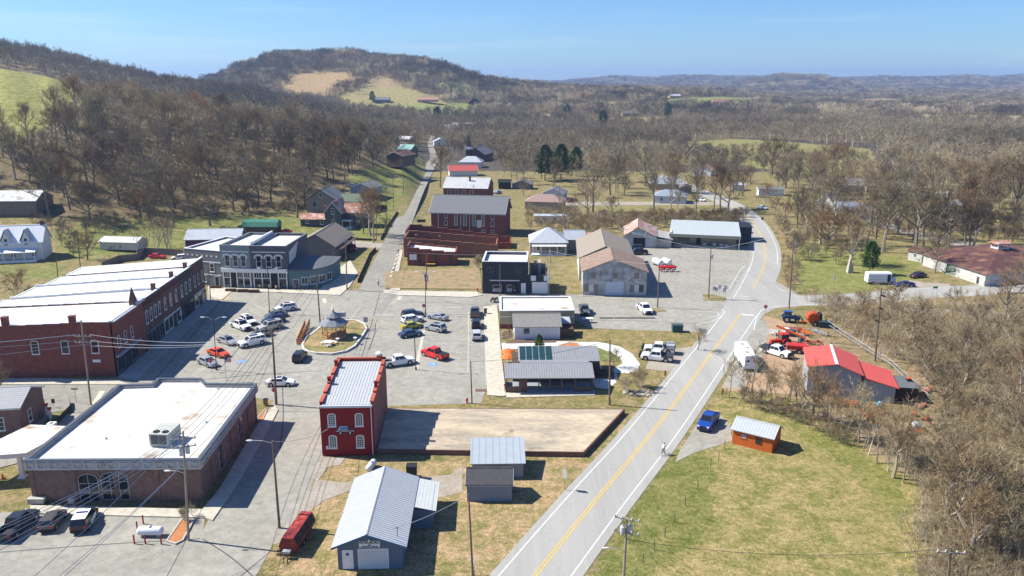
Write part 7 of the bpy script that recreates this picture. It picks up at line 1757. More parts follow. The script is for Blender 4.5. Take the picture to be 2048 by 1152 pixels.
for px, py, lab in ((1330,763,'yellow black striped marker near the drain outlet bush'),(1397,692,'yellow black striped marker by the grass beside the dumpster'),(1444,800,'yellow black striped marker on the right highway edge by the creek')):
    t = sign(lab, px, py, 0, R(-15), 'rect', ylw, 1.5, nm='hazard_marker', w_=.35, hh=1.0); b = MB()
    for k in range(4): b.exty([(-.17, 1.05+k*.24), (.17, 1.2+k*.24), (.17, 1.31+k*.24), (-.17, 1.16+k*.24)], -.036, -.03)
    b.build('black_stripes', black, t)
sign('grey back of a two post road sign on the grass by the dumpster', 1404, 682, 0, R(-20), 'rect', galv, 2.2, nm='road_sign', w_=1.6, hh=.7, posts=2)
sign('tall grey sign back on a post left of the highway', 1129, 980, 0, R(-60), 'rect', galv, 2.3, w_=.75, hh=1.3); sign('narrow pale sign back near the slim dark pole at the bottom', 948, 1150, 0, R(-60), 'rect', galv, 1.8, w_=.55, hh=.8)
sign('green street name sign by the east road', 1868, 596, 0, R(10), 'rect', grns, 2.6, nm='street_name_sign', w_=1.3, hh=.5, posts=2); sign('white speed sign on the green grass left of the step van', 1668, 573, 0, R(10), 'rect', white, 2.2, w_=.6, hh=.9); sign('small blue sign at the outer edge of the highway bend', 1524, 448, 0, 0, 'rect', blus, 2, w_=.8, hh=1.0)
sign('yellow curve marker at the highway bend beside the long store annex', 1504, 475, 0, R(10), 'rect', ylw, 1.6, nm='hazard_marker', w_=.5, hh=.6); sign('yellow curve marker on the outer side of the highway bend', 1551, 474, 0, R(10), 'rect', ylw, 1.6, nm='hazard_marker', w_=.5, hh=.6)
sign('dark t shaped street name sign near the brick corner', 153, 806, .1, 0, 'rect', brs, 2.3, nm='street_name_sign', w_=1.1, hh=.22); sign('dark small notice board on the office lawn edge', 108, 815, .1, .3, 'rect', brs, 1.0, nm='notice_board', w_=.5, hh=.7)
sign('black mailbox sign beside the uphill street footpath', 797, 510, .1, 0, 'rect', black, 1.3, nm='mailbox', cat='mailbox', w_=.5, hh=.4)
sign('dark timber church notice board with little roof by the path', 843, 450, .1, R(5), 'rect', brs, 1.4, nm='notice_board', w_=3, hh=1.0, posts=2)
# hydrants
for px, py, lab in ((934,806,'red hydrant beside the short dark pole'),(955,583,'red hydrant on the pavement before the tan lawn')):
    x, y = P(px, py); t = thing('fire_hydrant', lab, 'hydrant', x, y, .02); b = MB(); b.lathe([(.18, 0), (.15, .1), (.13, .6), (.18, .65), (.12, .82), (.03, .9)], 10); b.build('body', redm, t); b = MB(); b.tube((-.25, 0, .5), (.25, 0, .5), .07, n=6); b.build('side_outlets', redm, t)
# traffic cones
for px, py, lab in ((6,1000-42,'orange traffic cone by the canopy column'),(604,705,'orange cone at the near tip of the island'),(647,642,'orange cone behind the gazebo pole'),(727,552,'orange and dark bin at the street corner')):
    x, y = P(px, py); t = thing('traffic_cone', lab, 'cone', x, y, .03); b = MB(); b.lathe([(.2, .03), (.04, .75)], 10); b.build('cone', to_ if 0 else M('cone_orange', (.75, .13, .02), .6, 0), t); b = MB(); b.box(-.25, .25, -.25, .25, 0, .035); b.build('foot', black, t)
# guard rail
x, y = P(1993, 592); t = thing('guard_rail', 'dark steel guard rail along the east road at the right edge', 'guard rail', x, y, 0, R(2)); b = MB(); b.box(0, 14, -.05, .05, .45, .8); b.build('rail', M('rail_dark', (.10, .13, .17), .5, .1, metal=.4), t); b = MB()
for k in range(8): b.box(k*2-.07+.1, k*2+.07+.1, .05, .15, 0, .75)
b.build('posts', woodp, t)
# fences
def fence(lab, pts, h, m, nm='board_fence', step=2.4, solid=True, group=None):
    w3 = [PT(*p) for p in pts]; x, y, z = w3[0]; t = thing(nm, lab, 'fence', x, y, z)
    b = MB(); pb_ = MB()
    for (x0_, y0_, z0_), (x1_, y1_, z1_) in zip(w3, w3[1:]):
        l = hypot(x1_-x0_, y1_-y0_); nn_ = max(1, int(l/step)); A = Vector((x0_-x, y0_-y, z0_-z)); B_ = Vector((x1_-x, y1_-y, z1_-z)); nv = Vector((-(B_-A).y, (B_-A).x, 0)).normalized()*.03
        for k in range(nn_):
            p, q = A.lerp(B_, k/nn_), A.lerp(B_, (k+1)/nn_)
            zs = [(0, h)] if solid else [(h*.45, h*.52), (h*.9, h*.97)]
            for za, zb_ in zs:
                i = [b.pt(v) for v in (p-nv+Vector((0,0,za)), q-nv+Vector((0,0,za)), q+nv+Vector((0,0,za)), p+nv+Vector((0,0,za)), p-nv+Vector((0,0,zb_)), q-nv+Vector((0,0,zb_)), q+nv+Vector((0,0,zb_)), p+nv+Vector((0,0,zb_)))]
                for f in ((0,3,2,1),(4,5,6,7),(0,1,5,4),(1,2,6,5),(2,3,7,6),(3,0,4,7)): b.idx([i[j] for j in f])
            pb_.box(p.x-.06, p.x+.06, p.y-.06, p.y+.06, p.z, p.z+h+.1)
    b.build('panels' if solid else 'rails', m, t); pb_.build('posts', m, t); return t
fw = M('weathered_fence', (.24, .2, .16), .9, .25, .8, ribs=('xy', .18, .4))
fence('weathered board fence with a corner behind the stepped brick row roof', [(205,538),(238,524),(275,520),(290,508),(366,512)], 1.9, fw)
fence('dark board fence beside the farmhouse and the uphill street', [(690,408),(742,418),(775,420)], 1.8, M('black_fence', (.04, .035, .03), .9, .2)); fence('dark low wall between lawn and uphill street', [(716,566),(740,512),(752,500)], 1.0, M('mossy_wall', (.05, .055, .035), .95, .3), 'garden_wall')
fence('mossy low wall beside the upper part of the uphill street', [(762,480),(775,455),(795,425)], .8, M('mossy_wall', (.05, .055, .035), .95, .3), 'garden_wall'); fence('low stone wall in front of the farmhouse lawn', [(655,476),(710,480),(752,482)], .7, M('mossy_wall', (.05, .055, .035), .95, .3), 'garden_wall')
fence('brown rail fence round the small garden left of the white cottage', [(1002,662),(1018,660),(1020,672),(1003,676)], 1.0, wood_d, 'rail_fence', 1.2, False)
fence('wire fence with thin posts behind the machinery yard', [(1635,640),(1668,665),(1730,705),(1780,735),(1815,770),(1860,800)], 1.6, galv, 'wire_fence', 3, False); fence('black retaining wall on the office side lawn', [(112,852),(142,820),(140,806)], .9, black, 'garden_wall'); fence('low black guard rail posts along the meadow edge', [(1449,895),(1420,935),(1395,975),(1370,1010),(1345,1050),(1322,1090),(1295,1140)], .9, woodp, 'post_line', 5.5, False) if 0 else None
for k, (px, py) in enumerate([(1449,897),(1437,922),(1421,935),(1395,978),(1370,1012),(1349,1045),(1330,1075),(1308,1100),(1286,1128)]):
    x, y = P(px, py); t = tag(MB().tube((0, 0, 0), (0, 0, 1.3), .05, n=5).tube((0, 0, 1.3), (0, 0, 1.36), .05, .02, n=5).build('fence_post', M('thin_post', (.12, .12, .08), .9, .2)), 'thin dark post in the row along the meadow edge', 'post', 'thin posts along the meadow edge'); t.location = (x, y, 0)
for k, (px, py, pz) in enumerate(((640,0,0),)): pass
# planters and orange pots before the grey shops
for k, (px, py) in enumerate(((462,583),(486,584),(508,585),(432,577))):
    x, y = P(px, py); t = thing('flower_trough', ['leftmost brown planter trough before the teal shop', 'brown planter trough before the red shop window', 'brown planter trough before the dark grey shop', 'brown planter trough before the grey annex shop'][k], 'planter', x, y, .16); b = MB(); b.box(-1.3, 1.3, -.35, .35, 0, .5); b.build('trough', M('brown_trough', (.11, .05, .04), .9, .2), t); b = MB(); b.box(-1.2, 1.2, -.28, .28, .5, .56); b.build('soil', M('soil', (.06, .04, .03), .95, .2), t)
for k, (px, py) in enumerate(((520,578),(539,579),(553,580))):
    x, y = P(px, py); t = thing('straw_pot', ['leftmost','middle','rightmost'][k]+' of three straw coloured pots on the dark grey shop pavement', 'plant pot', x, y, .16); b = MB(); b.lathe([(.2, 0), (.3, .4)], 8); b.build('pot', brs, t); b = MB(); b.ell((0, 0, .65), (.3, .3, .4), 8, 5); b.build('straw', M('straw', (.5, .36, .15), .9, .3, 3), t)
# yellow bench on lawn
x, y = P(861, 533); t = thing('yellow_bench', 'yellow picnic bench behind the tan lawn beside the small brick shop', 'bench', x, y, 0); b = MB(); b.box(-1.3, 1.3, -.3, .3, .7, .76); b.build('seat', M('bench_yellow', (.65, .4, .05), .6, .1), t)
for s in (-1, 1): b = MB(); b.box(s*1.1-.06, s*1.1+.06, -.28, .28, 0, .7); b.build('leg', wood_d, t)
# orange mulch beds
mul = M('orange_mulch', (.42, .17, .07), .95, .3, 1, fine=.3, bump=.5)
def bed(nm, poly, m, z, kerb=True):
    q = pw(poly); b = MB(); b.prism(q, 0, z); b2 = struct(b.build(nm, m))
    if kerb:
        b = MB(); oq = inset(q, -.18); n = len(q)
        for k in range(n):
            k2 = (k+1) % n; b.face([(*oq[k], 0), (*oq[k2], 0), (*oq[k2], z+.06), (*oq[k], z+.06)]); b.face([(*oq[k], z+.06), (*oq[k2], z+.06), (*q[k2], z+.06), (*q[k], z+.06)]); b.face([(*q[k], z+.06), (*q[k2], z+.06), (*q[k2], z-.02), (*q[k], z-.02)])
        struct(b.build('bed_kerb', conc))
bed('mulch_bed', [(336,1083),(352,1088),(364,1082),(384,1046),(366,1040)], mul, .15); bed('mulch_bed', [(516,838),(530,822),(532,824),(524,845)], mul, .2)
bed('mulch_bed', [(1118,694),(1140,688),(1156,690),(1160,697),(1120,699)], mul, .3); bed('brown_bed', [(1022,680),(1120,680),(1110,686),(1010,688)], M('brown_soil', (.13, .085, .06), .95, .3), .1, False); bed('grass_oval', [(1165,693),(1200,697),(1222,706),(1232,716),(1232,724),(1205,722),(1180,708)], grn_l, .1, False)
bed('brown_bed', [(1005,665),(1020,662),(1025,676),(1004,678)], M('brown_soil', (.13, .085, .06), .95, .3), .1, False)
# drain outlet rocks
rg = random.Random(3)
for k in range(16):
    px, py = 1232+rg.random()*76, 782+rg.random()*10; x, y = P(px, py); b = MB(); b.ell((0, 0, .1), (.3+.3*rg.random(), .25+.2*rg.random(), .25), 6, 4); t = tag(b.build('drain_rock', M('pale_stone', (.42, .38, .31))), 'pale rock edging the brushy drain hollow beside the highway', 'rock', 'rocks round the drain hollow'); t.location = (x, y, 0)
for k, (px, py) in enumerate(((796,512),(794,520),(791,530),(788,538),(785,546),(783,554))):
    x, y = P(px, py); b = MB(); b.ell((0, 0, .15), (.45, .4, .3), 6, 4); t = tag(b.build('white_boulder', white), 'white boulder in the line beside the uphill street', 'rock', 'white boulders beside the street'); t.location = (x, y, .02)
# red balloons/decor on the office lawn
for k, (px, py) in enumerate(((95,832),(102,840))):
    x, y = P(px, py); t = thing('heart_decoration', ['left','right'][k]+' white ribbon post with red heart shapes on the office lawn', 'decoration', x, y, .14, .3); b = MB(); b.box(-.2, .2, -.03, .03, 0, 1.6); b.build('ribbon', white, t); b = MB(); b.ell((-.16, 0, 1.8), (.2, .08, .2), 8, 5); b.ell((.16, 0, 1.8), (.2, .08, .2), 8, 5); b.exty([(-.33, 1.75), (0, 1.38), (.33, 1.75)], -.06, .06); b.build('red_heart', redm, t)
# ------------------------------------------------------------------ people, bicycle, motorcycles
skin = M('skin', (.45, .25, .17), .6, .05)
def person(lab, x, y, z, rot, J, top_m, leg_m, hair_m, zsplit, shoe=black, scale=1):
    # J: joints dict in metres; one continuous skinned body
    V = []; E = []; Rr = []
    def add(p, r, par=None):
        V.append(p); Rr.append(r)
        if par is not None: E.append((par, len(V)-1))
        return len(V)-1
    pel = add(J['pel'], .15); ch = add(J['chest'], .17, pel); nk = add(J['neck'], .065, ch); hd = add(J['head'], .105, nk); add(tuple(Vector(J['head'])+Vector((0, 0, .12))), .09, hd)
    add(tuple(Vector(J['head'])+Vector((.11, 0, .0))), .025, hd)
    for s in ('l', 'r'):
        sh = add(J['sh'+s], .07, ch); el = add(J['el'+s], .048, sh); wr_ = add(J['wr'+s], .032, el); d = (Vector(J['wr'+s])-Vector(J['el'+s])).normalized()
        pm = add(tuple(Vector(J['wr'+s])+d*.07), .035, wr_); side = d.orthogonal().normalized()
        for k in range(4): add(tuple(Vector(J['wr'+s])+d*(.15+.01*(k % 2))+side*(.02*(k-1.5))), .009, pm)
        add(tuple(Vector(J['wr'+s])+d*.08+side*.05), .01, wr_)
        hp = add(J['hip'+s], .10, pel); kn = add(J['kn'+s], .062, hp); an_ = add(J['an'+s], .042, kn); add(tuple(Vector(J['an'+s])+Vector((.17, 0, -.04))), .035, an_)
    me_ = bpy.data.meshes.new('person'); me_.from_pydata(V, E, []); ob = bpy.data.objects.new('person', me_); COL.objects.link(ob)
    md = ob.modifiers.new('skin', 'SKIN'); 
    for i, r_ in enumerate(Rr): me_.skin_vertices[0].data[i].radius = (r_, r_)
    me_.skin_vertices[0].data[0].use_root = True
    sb = ob.modifiers.new('sub', 'SUBSURF'); sb.levels = 1; sb.render_levels = 1
    dg = bpy.context.evaluated_depsgraph_get(); m2 = bpy.data.meshes.new_from_object(ob.evaluated_get(dg)); bpy.data.objects.remove(ob)
    for m_ in (skin, top_m, leg_m, hair_m, shoe): m2.materials.append(m_)
    hz = J['head'][2]; pz = J['pel'][2]; cz = J['chest'][2]
    hands = [Vector(J['wrl']), Vector(J['wrr'])]
    for p in m2.polygons:
        c_ = p.center; k = 2
        if c_.z > hz+.03 or (c_.z > hz-.06 and c_.x < J['head'][0]-.03): k = 3
        elif c_.z > J['neck'][2]-.02 and (c_-Vector(J['head'])).length < .25: k = 0
        elif min((c_-h_).length for h_ in hands) < .2: k = 0
        elif c_.z > pz+.03 : k = 1
        if min((c_-Vector(J['an'+s])).length for s in 'lr') < .16: k = 4
        elif zsplit and c_.z < zsplit: k = 0
        p.material_index = k; p.use_smooth = True
    o = link('person', m2); o.location = (x, y, z); o.rotation_euler.z = rot; o.scale = (scale,)*3; tag(o, lab, 'person'); return o
STAND = dict(pel=(0,0,.95), chest=(0,0,1.3), neck=(0,0,1.5), head=(.02,0,1.63), shl=(0,.19,1.42), shr=(0,-.19,1.42), ell=(-.05,.25,1.14), elr=(.03,-.25,1.14), wrl=(.05,.24,.9), wrr=(.15,-.22,.92), hipl=(0,.1,.9), hipr=(0,-.1,.9), knl=(.08,.1,.5), knr=(-.04,-.1,.5), anl=(.12,.1,.08), anr=(-.2,-.1,.1))
white_t = M('white_cloth', (.75,.75,.76), .8, .05); dark_t = M('dark_cloth', (.03,.035,.05), .85, .1); hairm = M('dark_hair', (.03,.02,.015), .8, .1); blue_t = M('blue_helmet', (.03,.06,.35), .4, 0)
x, y = P(757, 572); person('person in light top walking by the street corner near the white boulders', x, y, .05, R(80), STAND, white_t, dark_t, hairm, None)
x, y = P(592, 582); person('person in dark clothes standing at the curved corner shop', x, y, .16, R(-90), STAND, dark_t, dark_t, hairm, None)
x, y = P(1004, 773+8); person('person in dark top standing by the left timber screen of the pavilion', x+.6, y-.9, .1, R(100), STAND, M('maroon_cloth', (.2,.03,.04)), dark_t, hairm, None)
CYC = dict(pel=(-.18,0,.98), chest=(.12,0,1.3), neck=(.25,0,1.47), head=(.33,0,1.6), shl=(.17,.18,1.4), shr=(.17,-.18,1.4), ell=(.36,.24,1.17), elr=(.36,-.24,1.17), wrl=(.52,.2,1.05), wrr=(.52,-.2,1.05), hipl=(-.15,.09,.94), hipr=(-.15,-.09,.94), knl=(.2,.1,.72), knr=(.22,-.1,.6), anl=(.02,.1,.38), anr=(.1,-.1,.2))
x, y = P(1326, 910); rz = R(63.4-5)
person('cyclist in white shirt and blue helmet riding up the right lane of the highway', x, y, .05, rz, CYC, white_t, dark_t, blue_t, .78)
t = thing('bicycle', 'dark road bicycle under the cyclist on the highway', 'bicycle', x, y, .05, rz); b = MB()
for a, c in (((-.45,0,.34),(-.12,0,.3)),((-.12,0,.3),(-.2,0,.88)),((-.2,0,.88),(.42,0,.9)),((-.12,0,.3),(.42,0,.85)),((.42,0,.95),(.55,0,.34)),((-.45,0,.34),(-.2,0,.82))): b.tube(a, c, .02, n=5)
b.build('frame', dark_t, t); b = MB(); b.tube((.44,-.22,1.0),(.44,.22,1.0),.018, n=5); b.build('handlebar', black, t); b = MB(); b.box(-.32,-.06,-.06,.06,.9,.94); b.build('saddle', black, t)
for xx in (-.45, .55):
    b = MB(); pts = [(.33*cos(k*pi/8), 0, .33*sin(k*pi/8)) for k in range(17)]; b.path(pts, .022, 4); w_ = b.build('wheel', rubber, t); w_.location = (xx, 0, .34); b = MB()
    for k in range(4): a = k*pi/4; b.tube((-.32*cos(a), 0, -.32*sin(a)), (.32*cos(a), 0, .32*sin(a)), .004, n=3)
    b.build('spokes', chrome, w_)
for k, (px, py) in enumerate(((985,604),(992,604))):
    x, y = P(px, py); t = thing('motorcycle', ['left','right'][k]+' of two motorcycles parked at the corner of the tan flat roofed building', 'motorcycle', x, y, .18, R(65)); b = MB(); b.ell((.1, 0, .85), (.35, .16, .18), 8, 5); b.build('fuel_tank', pr_ if 0 else PAINT['red'] if k == 0 else PAINT['black'], t); b = MB(); b.ell((-.4, 0, .78), (.4, .16, .09), 8, 5); b.build('seat', black, t); b = MB(); b.box(-.3, .3, -.15, .15, .35, .7); b.tube((.45, 0, 1.0), (.75, 0, .33), .04); b.build('engine', chrome, t); b = MB(); b.tube((.42, -.38, 1.05), (.42, .38, 1.05), .02); b.build('handlebar', chrome, t)
    wheel(t, .75, 0, .33, .33, .12); wheel(t, -.7, 0, .33, .33, .16)
# metal hoops along pavement, benches
for k, (px, py) in enumerate(((974,613),(972,665),(957,590))):
    x, y = P(px, py); t = tag(MB().path([(-.4,0,0),(-.4,0,1.0),(.4,0,1.0),(.4,0,0)], .03).build('metal_hoop', post_m), ['thin metal hoop at the far end of the concrete pavement','thin metal hoop beside the three parked vehicles','thin metal hoop on the north pavement corner'][k], 'hoop'); t.location = (x, y, .16); t.rotation_euler.z = R(90)
t = thing('manhole_grate', 'brown steel grate in the car park by the pavement end', 'grate', *P(964,781), .03); b = MB(); b.box(-1.1,1.1,-.5,.5,0,.05); b.build('frame', M('rust_plate', (.16,.09,.06), .8, .2), t)
for k, (px, py, w_) in enumerate(((1214,651-8,1),)): pass
for k, px in enumerate((1213,1242,1270,1296)):
    x, y = P(px, 637); t = tag(MB().box(-1.5,1.5,-.1,.1,0,.16).box(-1.4,1.4,-.06,.06,.16,.2).build('wheel_stop', M('dark_stop', (.08,.08,.08), .9, .2)), 'dark kerb block in the row across the open lot', 'wheel stop', 'kerb blocks across the open lot'); t.location = (x, y, .03)
t = thing('window_box_stand', 'white table with grey items beside the dark grey pickup', 'table', *P(1176,645), .03, 0); b = MB(); b.box(-1.3,1.0,-.5,.5,.9,.97); b.build('table_top', white, t)
for s in (-1, .8): b = MB(); b.box(s-.05, s+.05, -.4, .4, 0, .9); b.build('leg', galv, t)
# ------------------------------------------------------------------ trees
def twig_mat(name, cols):
    m = bpy.data.materials.new(name); m.use_nodes = True; t = m.node_tree; N = t.nodes.new; L = t.links.new; b = t.nodes['Principled BSDF']; b.inputs['Roughness'].default_value = .9; b.inputs['Specular IOR Level'].default_value = .1
    oi = N('ShaderNodeObjectInfo'); rp = N('ShaderNodeValToRGB'); e = rp.color_ramp.elements
    e[0].position = 0; e[0].color = (*cols[0], 1); e[1].position = 1; e[1].color = (*cols[-1], 1)
    for k, c in enumerate(cols[1:-1]): x = e.new((k+1)/(len(cols)-1)); x.color = (*c, 1)
    nz_ = N('ShaderNodeTexNoise'); nz_.inputs['Scale'].default_value = .006; nz_.inputs['Detail'].default_value = 4; L(oi.outputs['Location'], nz_.inputs['Vector']); mr_ = N('ShaderNodeMapRange'); L(nz_.outputs[0], mr_.inputs[0]); mr_.inputs[1].default_value = .36; mr_.inputs[2].default_value = .64; mr_.inputs[3].default_value = .62; mr_.inputs[4].default_value = 1.5
    mm = N('ShaderNodeMixRGB'); mm.blend_type = 'MULTIPLY'; mm.inputs[0].default_value = 1; L(mr_.outputs[0], mm.inputs[2])
    L(oi.outputs['Random'], rp.inputs[0]); L(rp.outputs[0], mm.inputs[1]); L(mm.outputs[0], b.inputs['Base Color']); return m
TW = twig_mat('bare_twigs', [(0.196,0.155,0.094), (0.261,0.207,0.124), (0.139,0.109,0.069), (0.280,0.168,0.079), (0.242,0.199,0.124), (0.354,0.290,0.180), (0.214,0.149,0.087), (0.289,0.228,0.137)])
TWF = twig_mat('far_bare_twigs', [(0.236,0.191,0.119), (0.297,0.250,0.160), (0.183,0.152,0.101), (0.270,0.187,0.108), (0.280,0.238,0.160), (0.210,0.175,0.116)])
TWP = twig_mat('pale_brush_twigs', [(0.374,0.304,0.184), (0.296,0.226,0.127), (0.421,0.351,0.222), (0.249,0.164,0.083), (0.351,0.281,0.171)])
BK = twig_mat('tree_bark', [(0.238,0.192,0.141), (0.357,0.302,0.230), (0.167,0.133,0.098), (0.500,0.430,0.339)])
BKP = M('pale_bark', (.46, .40, .33), .9, .2, 2)
def grow(rg, hgt_, spread, n1, n2, n3, nt_, tw_len, tw_w, trunk_h=.25, r0=.28, up=.35, seg=3, lean=0, multi=1, fan=1.0):
    tr = MB(); cr = MB()
    def rib(p, d, l, w_):
        u = d.cross(Vector((rg.gauss(0,1), rg.gauss(0,1), rg.gauss(0,1)))).normalized()*w_/2
        e = p+d*l; m = p+d*(l*.5)+Vector((rg.gauss(0,1), rg.gauss(0,1), rg.gauss(0,1)))*l*.06
        cr.idx([cr.pt(p-u), cr.pt(p+u), cr.pt(m+u*.7), cr.pt(m-u*.7)]); cr.idx([len(cr.v)-1, len(cr.v)-2, cr.pt(e)])
    def limb(p, d, l, r, mb, n, bend=.18, gup=.1):
        pts = [p]; q = p.copy(); dd = d.copy()
        for k in range(n):
            dd = (dd+Vector((rg.gauss(0, bend), rg.gauss(0, bend), rg.gauss(0, bend)*.6+gup))).normalized(); q = q+dd*(l/n); pts.append(q.copy())
        for k in range(n): mb.tube(pts[k], pts[k+1], r*(1-k/n*.7), r*(1-(k+1)/n*.7), n=5 if r > .06 else 3, cap=False)
        return pts, dd
    def along(pts, t_):
        f = t_*(len(pts)-1); i = min(int(f), len(pts)-2); return pts[i].lerp(pts[i+1], f-i)
    for mlt in range(multi):
        a0 = rg.uniform(0, 2*pi); d0 = Vector((lean*cos(a0), lean*sin(a0), 1)).normalized()
        pts, dd = limb(Vector((rg.gauss(0,.15)*(multi-1), rg.gauss(0,.15)*(multi-1), -.3)), d0, hgt_*(trunk_h+.35), r0, tr, 4, .07, .05)
        for i in range(n1):
            t1 = trunk_h/(trunk_h+.35)+(1-trunk_h/(trunk_h+.35))*(i+rg.random()*.6)/n1; p = along(pts, min(1, t1)); a = i*2.4+rg.random(); el = up+rg.uniform(-.2, .3)+i/n1*.6
            d = Vector((cos(a)*cos(el)*fan, sin(a)*cos(el)*fan, sin(el))).normalized(); l1 = spread*(1.05-.35*i/n1)*rg.uniform(.8, 1.15)
            p1, _ = limb(p, d, l1, r0*.5*(1-.5*i/n1), tr, 3, .14, .12)
            for j in range(n2):
                q = along(p1, .3+.7*(j+rg.random())/n2); d2 = (Vector((rg.gauss(0,.8), rg.gauss(0,.8), rg.gauss(.45,.5)))+d*.8).normalized(); l2 = l1*rg.uniform(.35, .6)
                p2, _ = limb(q, d2, l2, r0*.16, cr, 2, .15, .1)
                for k in range(n3):
                    q3 = along(p2, .2+.8*(k+rg.random())/n3); d3 = (Vector((rg.gauss(0,.8), rg.gauss(0,.8), rg.gauss(.35,.6)))+d2*.8).normalized(); l3 = l2*rg.uniform(.35, .65)
                    rib(q3, d3, l3, tw_w*2.2)
                    for m_ in range(nt_):
                        q4 = q3+d3*l3*rg.uniform(.2, 1); d4 = (Vector((rg.gauss(0,.7), rg.gauss(0,.7), rg.gauss(.3,.6)))+d3*.7).normalized(); rib(q4, d4, tw_len*rg.uniform(.6, 1.3), tw_w)
    return tr, cr
PROTO = {}
def proto(kind, n, f, bark=BK, tw=TW):
    PROTO[kind] = []
    for i in range(n):
        rg = random.Random(hash(kind) % 1 + i*77+len(kind)*5); tr, cr = f(rg, i); PROTO[kind].append((tr.mesh('trunk', bark), cr.mesh('crown', tw)))
proto('bare', 5, lambda rg, i: grow(rg, [11,12.5,10,13,11][i], [5.0,5.2,4.8,4.5,5.6][i], 9, 6, 6, 7, .85, .032, [.22,.28,.2,.35,.25][i], .3, [.5,.6,.35,.75,.45][i]))
proto('grey', 2, lambda rg, i: grow(rg, 11, 4, 8, 6, 5, 5, .8, .03, .15, .2, .8, lean=.2, multi=2), BKP, TW)
proto('sapling', 3, lambda rg, i: grow(rg, 8, 2.6, 8, 4, 4, 4, .6, .026, .35, .11, .8, lean=.1))
proto('brush', 4, lambda rg, i: grow(rg, 4.6, 1.5, 4, 2, 3, 3, .6, .022, .12, .05, 1.15, lean=.4, multi=9), BKP, TWP)
proto('round', 2, lambda rg, i: grow(rg, 4.5, 2.6, 7, 4, 4, 4, .6, .03, .12, .08, .9, lean=.45, multi=5), BKP, TWP)
proto('small', 3, lambda rg, i: grow(rg, 6, 2.8, 8, 5, 4, 5, .6, .03, .2, .14, .6))
proto('far', 4, lambda rg, i: grow(rg, 11, 4.6, 7, 4, 3, 3, 1.6, .10, .2, .3, .6), BK, TWF)
def clump(rg, i):
    b = MB(); n = 9
    for k in range(n):
        cx, cy = rg.uniform(-11, 11), rg.uniform(-11, 11); h_ = rg.uniform(9, 14)
        b.tube((cx, cy, -2), (cx, cy, h_*.6), .3, .15, 3, False)
        for j in range(44):
            a = rg.uniform(0, 2*pi); r_ = rg.random()**.5*4.2; z = h_*rg.uniform(.35, 1)*(1-.12*(r_/4.2)**2); p = Vector((cx+r_*cos(a), cy+r_*sin(a), z)); d = Vector((cos(a)*.5, sin(a)*.5, rg.uniform(.3, 1.2))).normalized(); u = d.orthogonal().normalized()*.22
            q = p+d*2.4; b.idx([b.pt(p-u), b.pt(p+u), b.pt(q)])
    return MB(), b
proto('clump', 4, clump, BK, TWF)
def conifer(rg, i):
    tr = MB(); cr = MB(); h_ = 13; tr.tube((0, 0, -.3), (0, 0, h_*.9), .22, .05, 6, False)
    for k in range(1500):
        z = h_*(.25+.75*rg.random()**1.1); rad = 3.9*max(.05, sin(pi*min(1, .2+.8*(z/h_-.25)/.75)))**.6+.2; a = rg.uniform(0, 2*pi); lobe = .75+.25*sin(a*3+z*1.2+i); r_ = rad*lobe*rg.uniform(.35, 1); p = Vector((r_*cos(a), r_*sin(a), z-.25*r_)); d = Vector((cos(a)+rg.gauss(0,.4), sin(a)+rg.gauss(0,.4), rg.uniform(-.2,.7))).normalized(); u = d.orthogonal().normalized()*.22
        cr.idx([cr.pt(p-u), cr.pt(p+u), cr.pt(p+d*.8)]); u2 = d.cross(u).normalized()*.22; cr.idx([cr.pt(p-u2), cr.pt(p+u2), cr.pt(p+d*.75)])
    return tr, cr
GN = twig_mat('evergreen_needles', [(0.063,0.128,0.032), (0.108,0.187,0.040), (0.054,0.102,0.040), (0.135,0.204,0.048)])
proto('conifer', 2, conifer, BK, GN)
def plant(kind, i, x, y, z, s, rot, label, cat, nm, group=None, sz=None):
    tr, cr = PROTO[kind][i % len(PROTO[kind])]; t = thing(nm, label, cat, x, y, z, rot, group); t.scale = (s, s, sz or s)
    if tr.polygons: link('trunk', tr, t)
    link('crown', cr, t); return t
rt_ = random.Random(11)
def at(kind, px, py, s, label, nm='bare_tree', cat='tree', group=None, sz=None, i=None):
    p = PT(px, py); return plant(kind, rt_.randrange(9) if i is None else i, p[0], p[1], p[2], s, rt_.uniform(0, 6.28), label, cat, nm, group, sz)
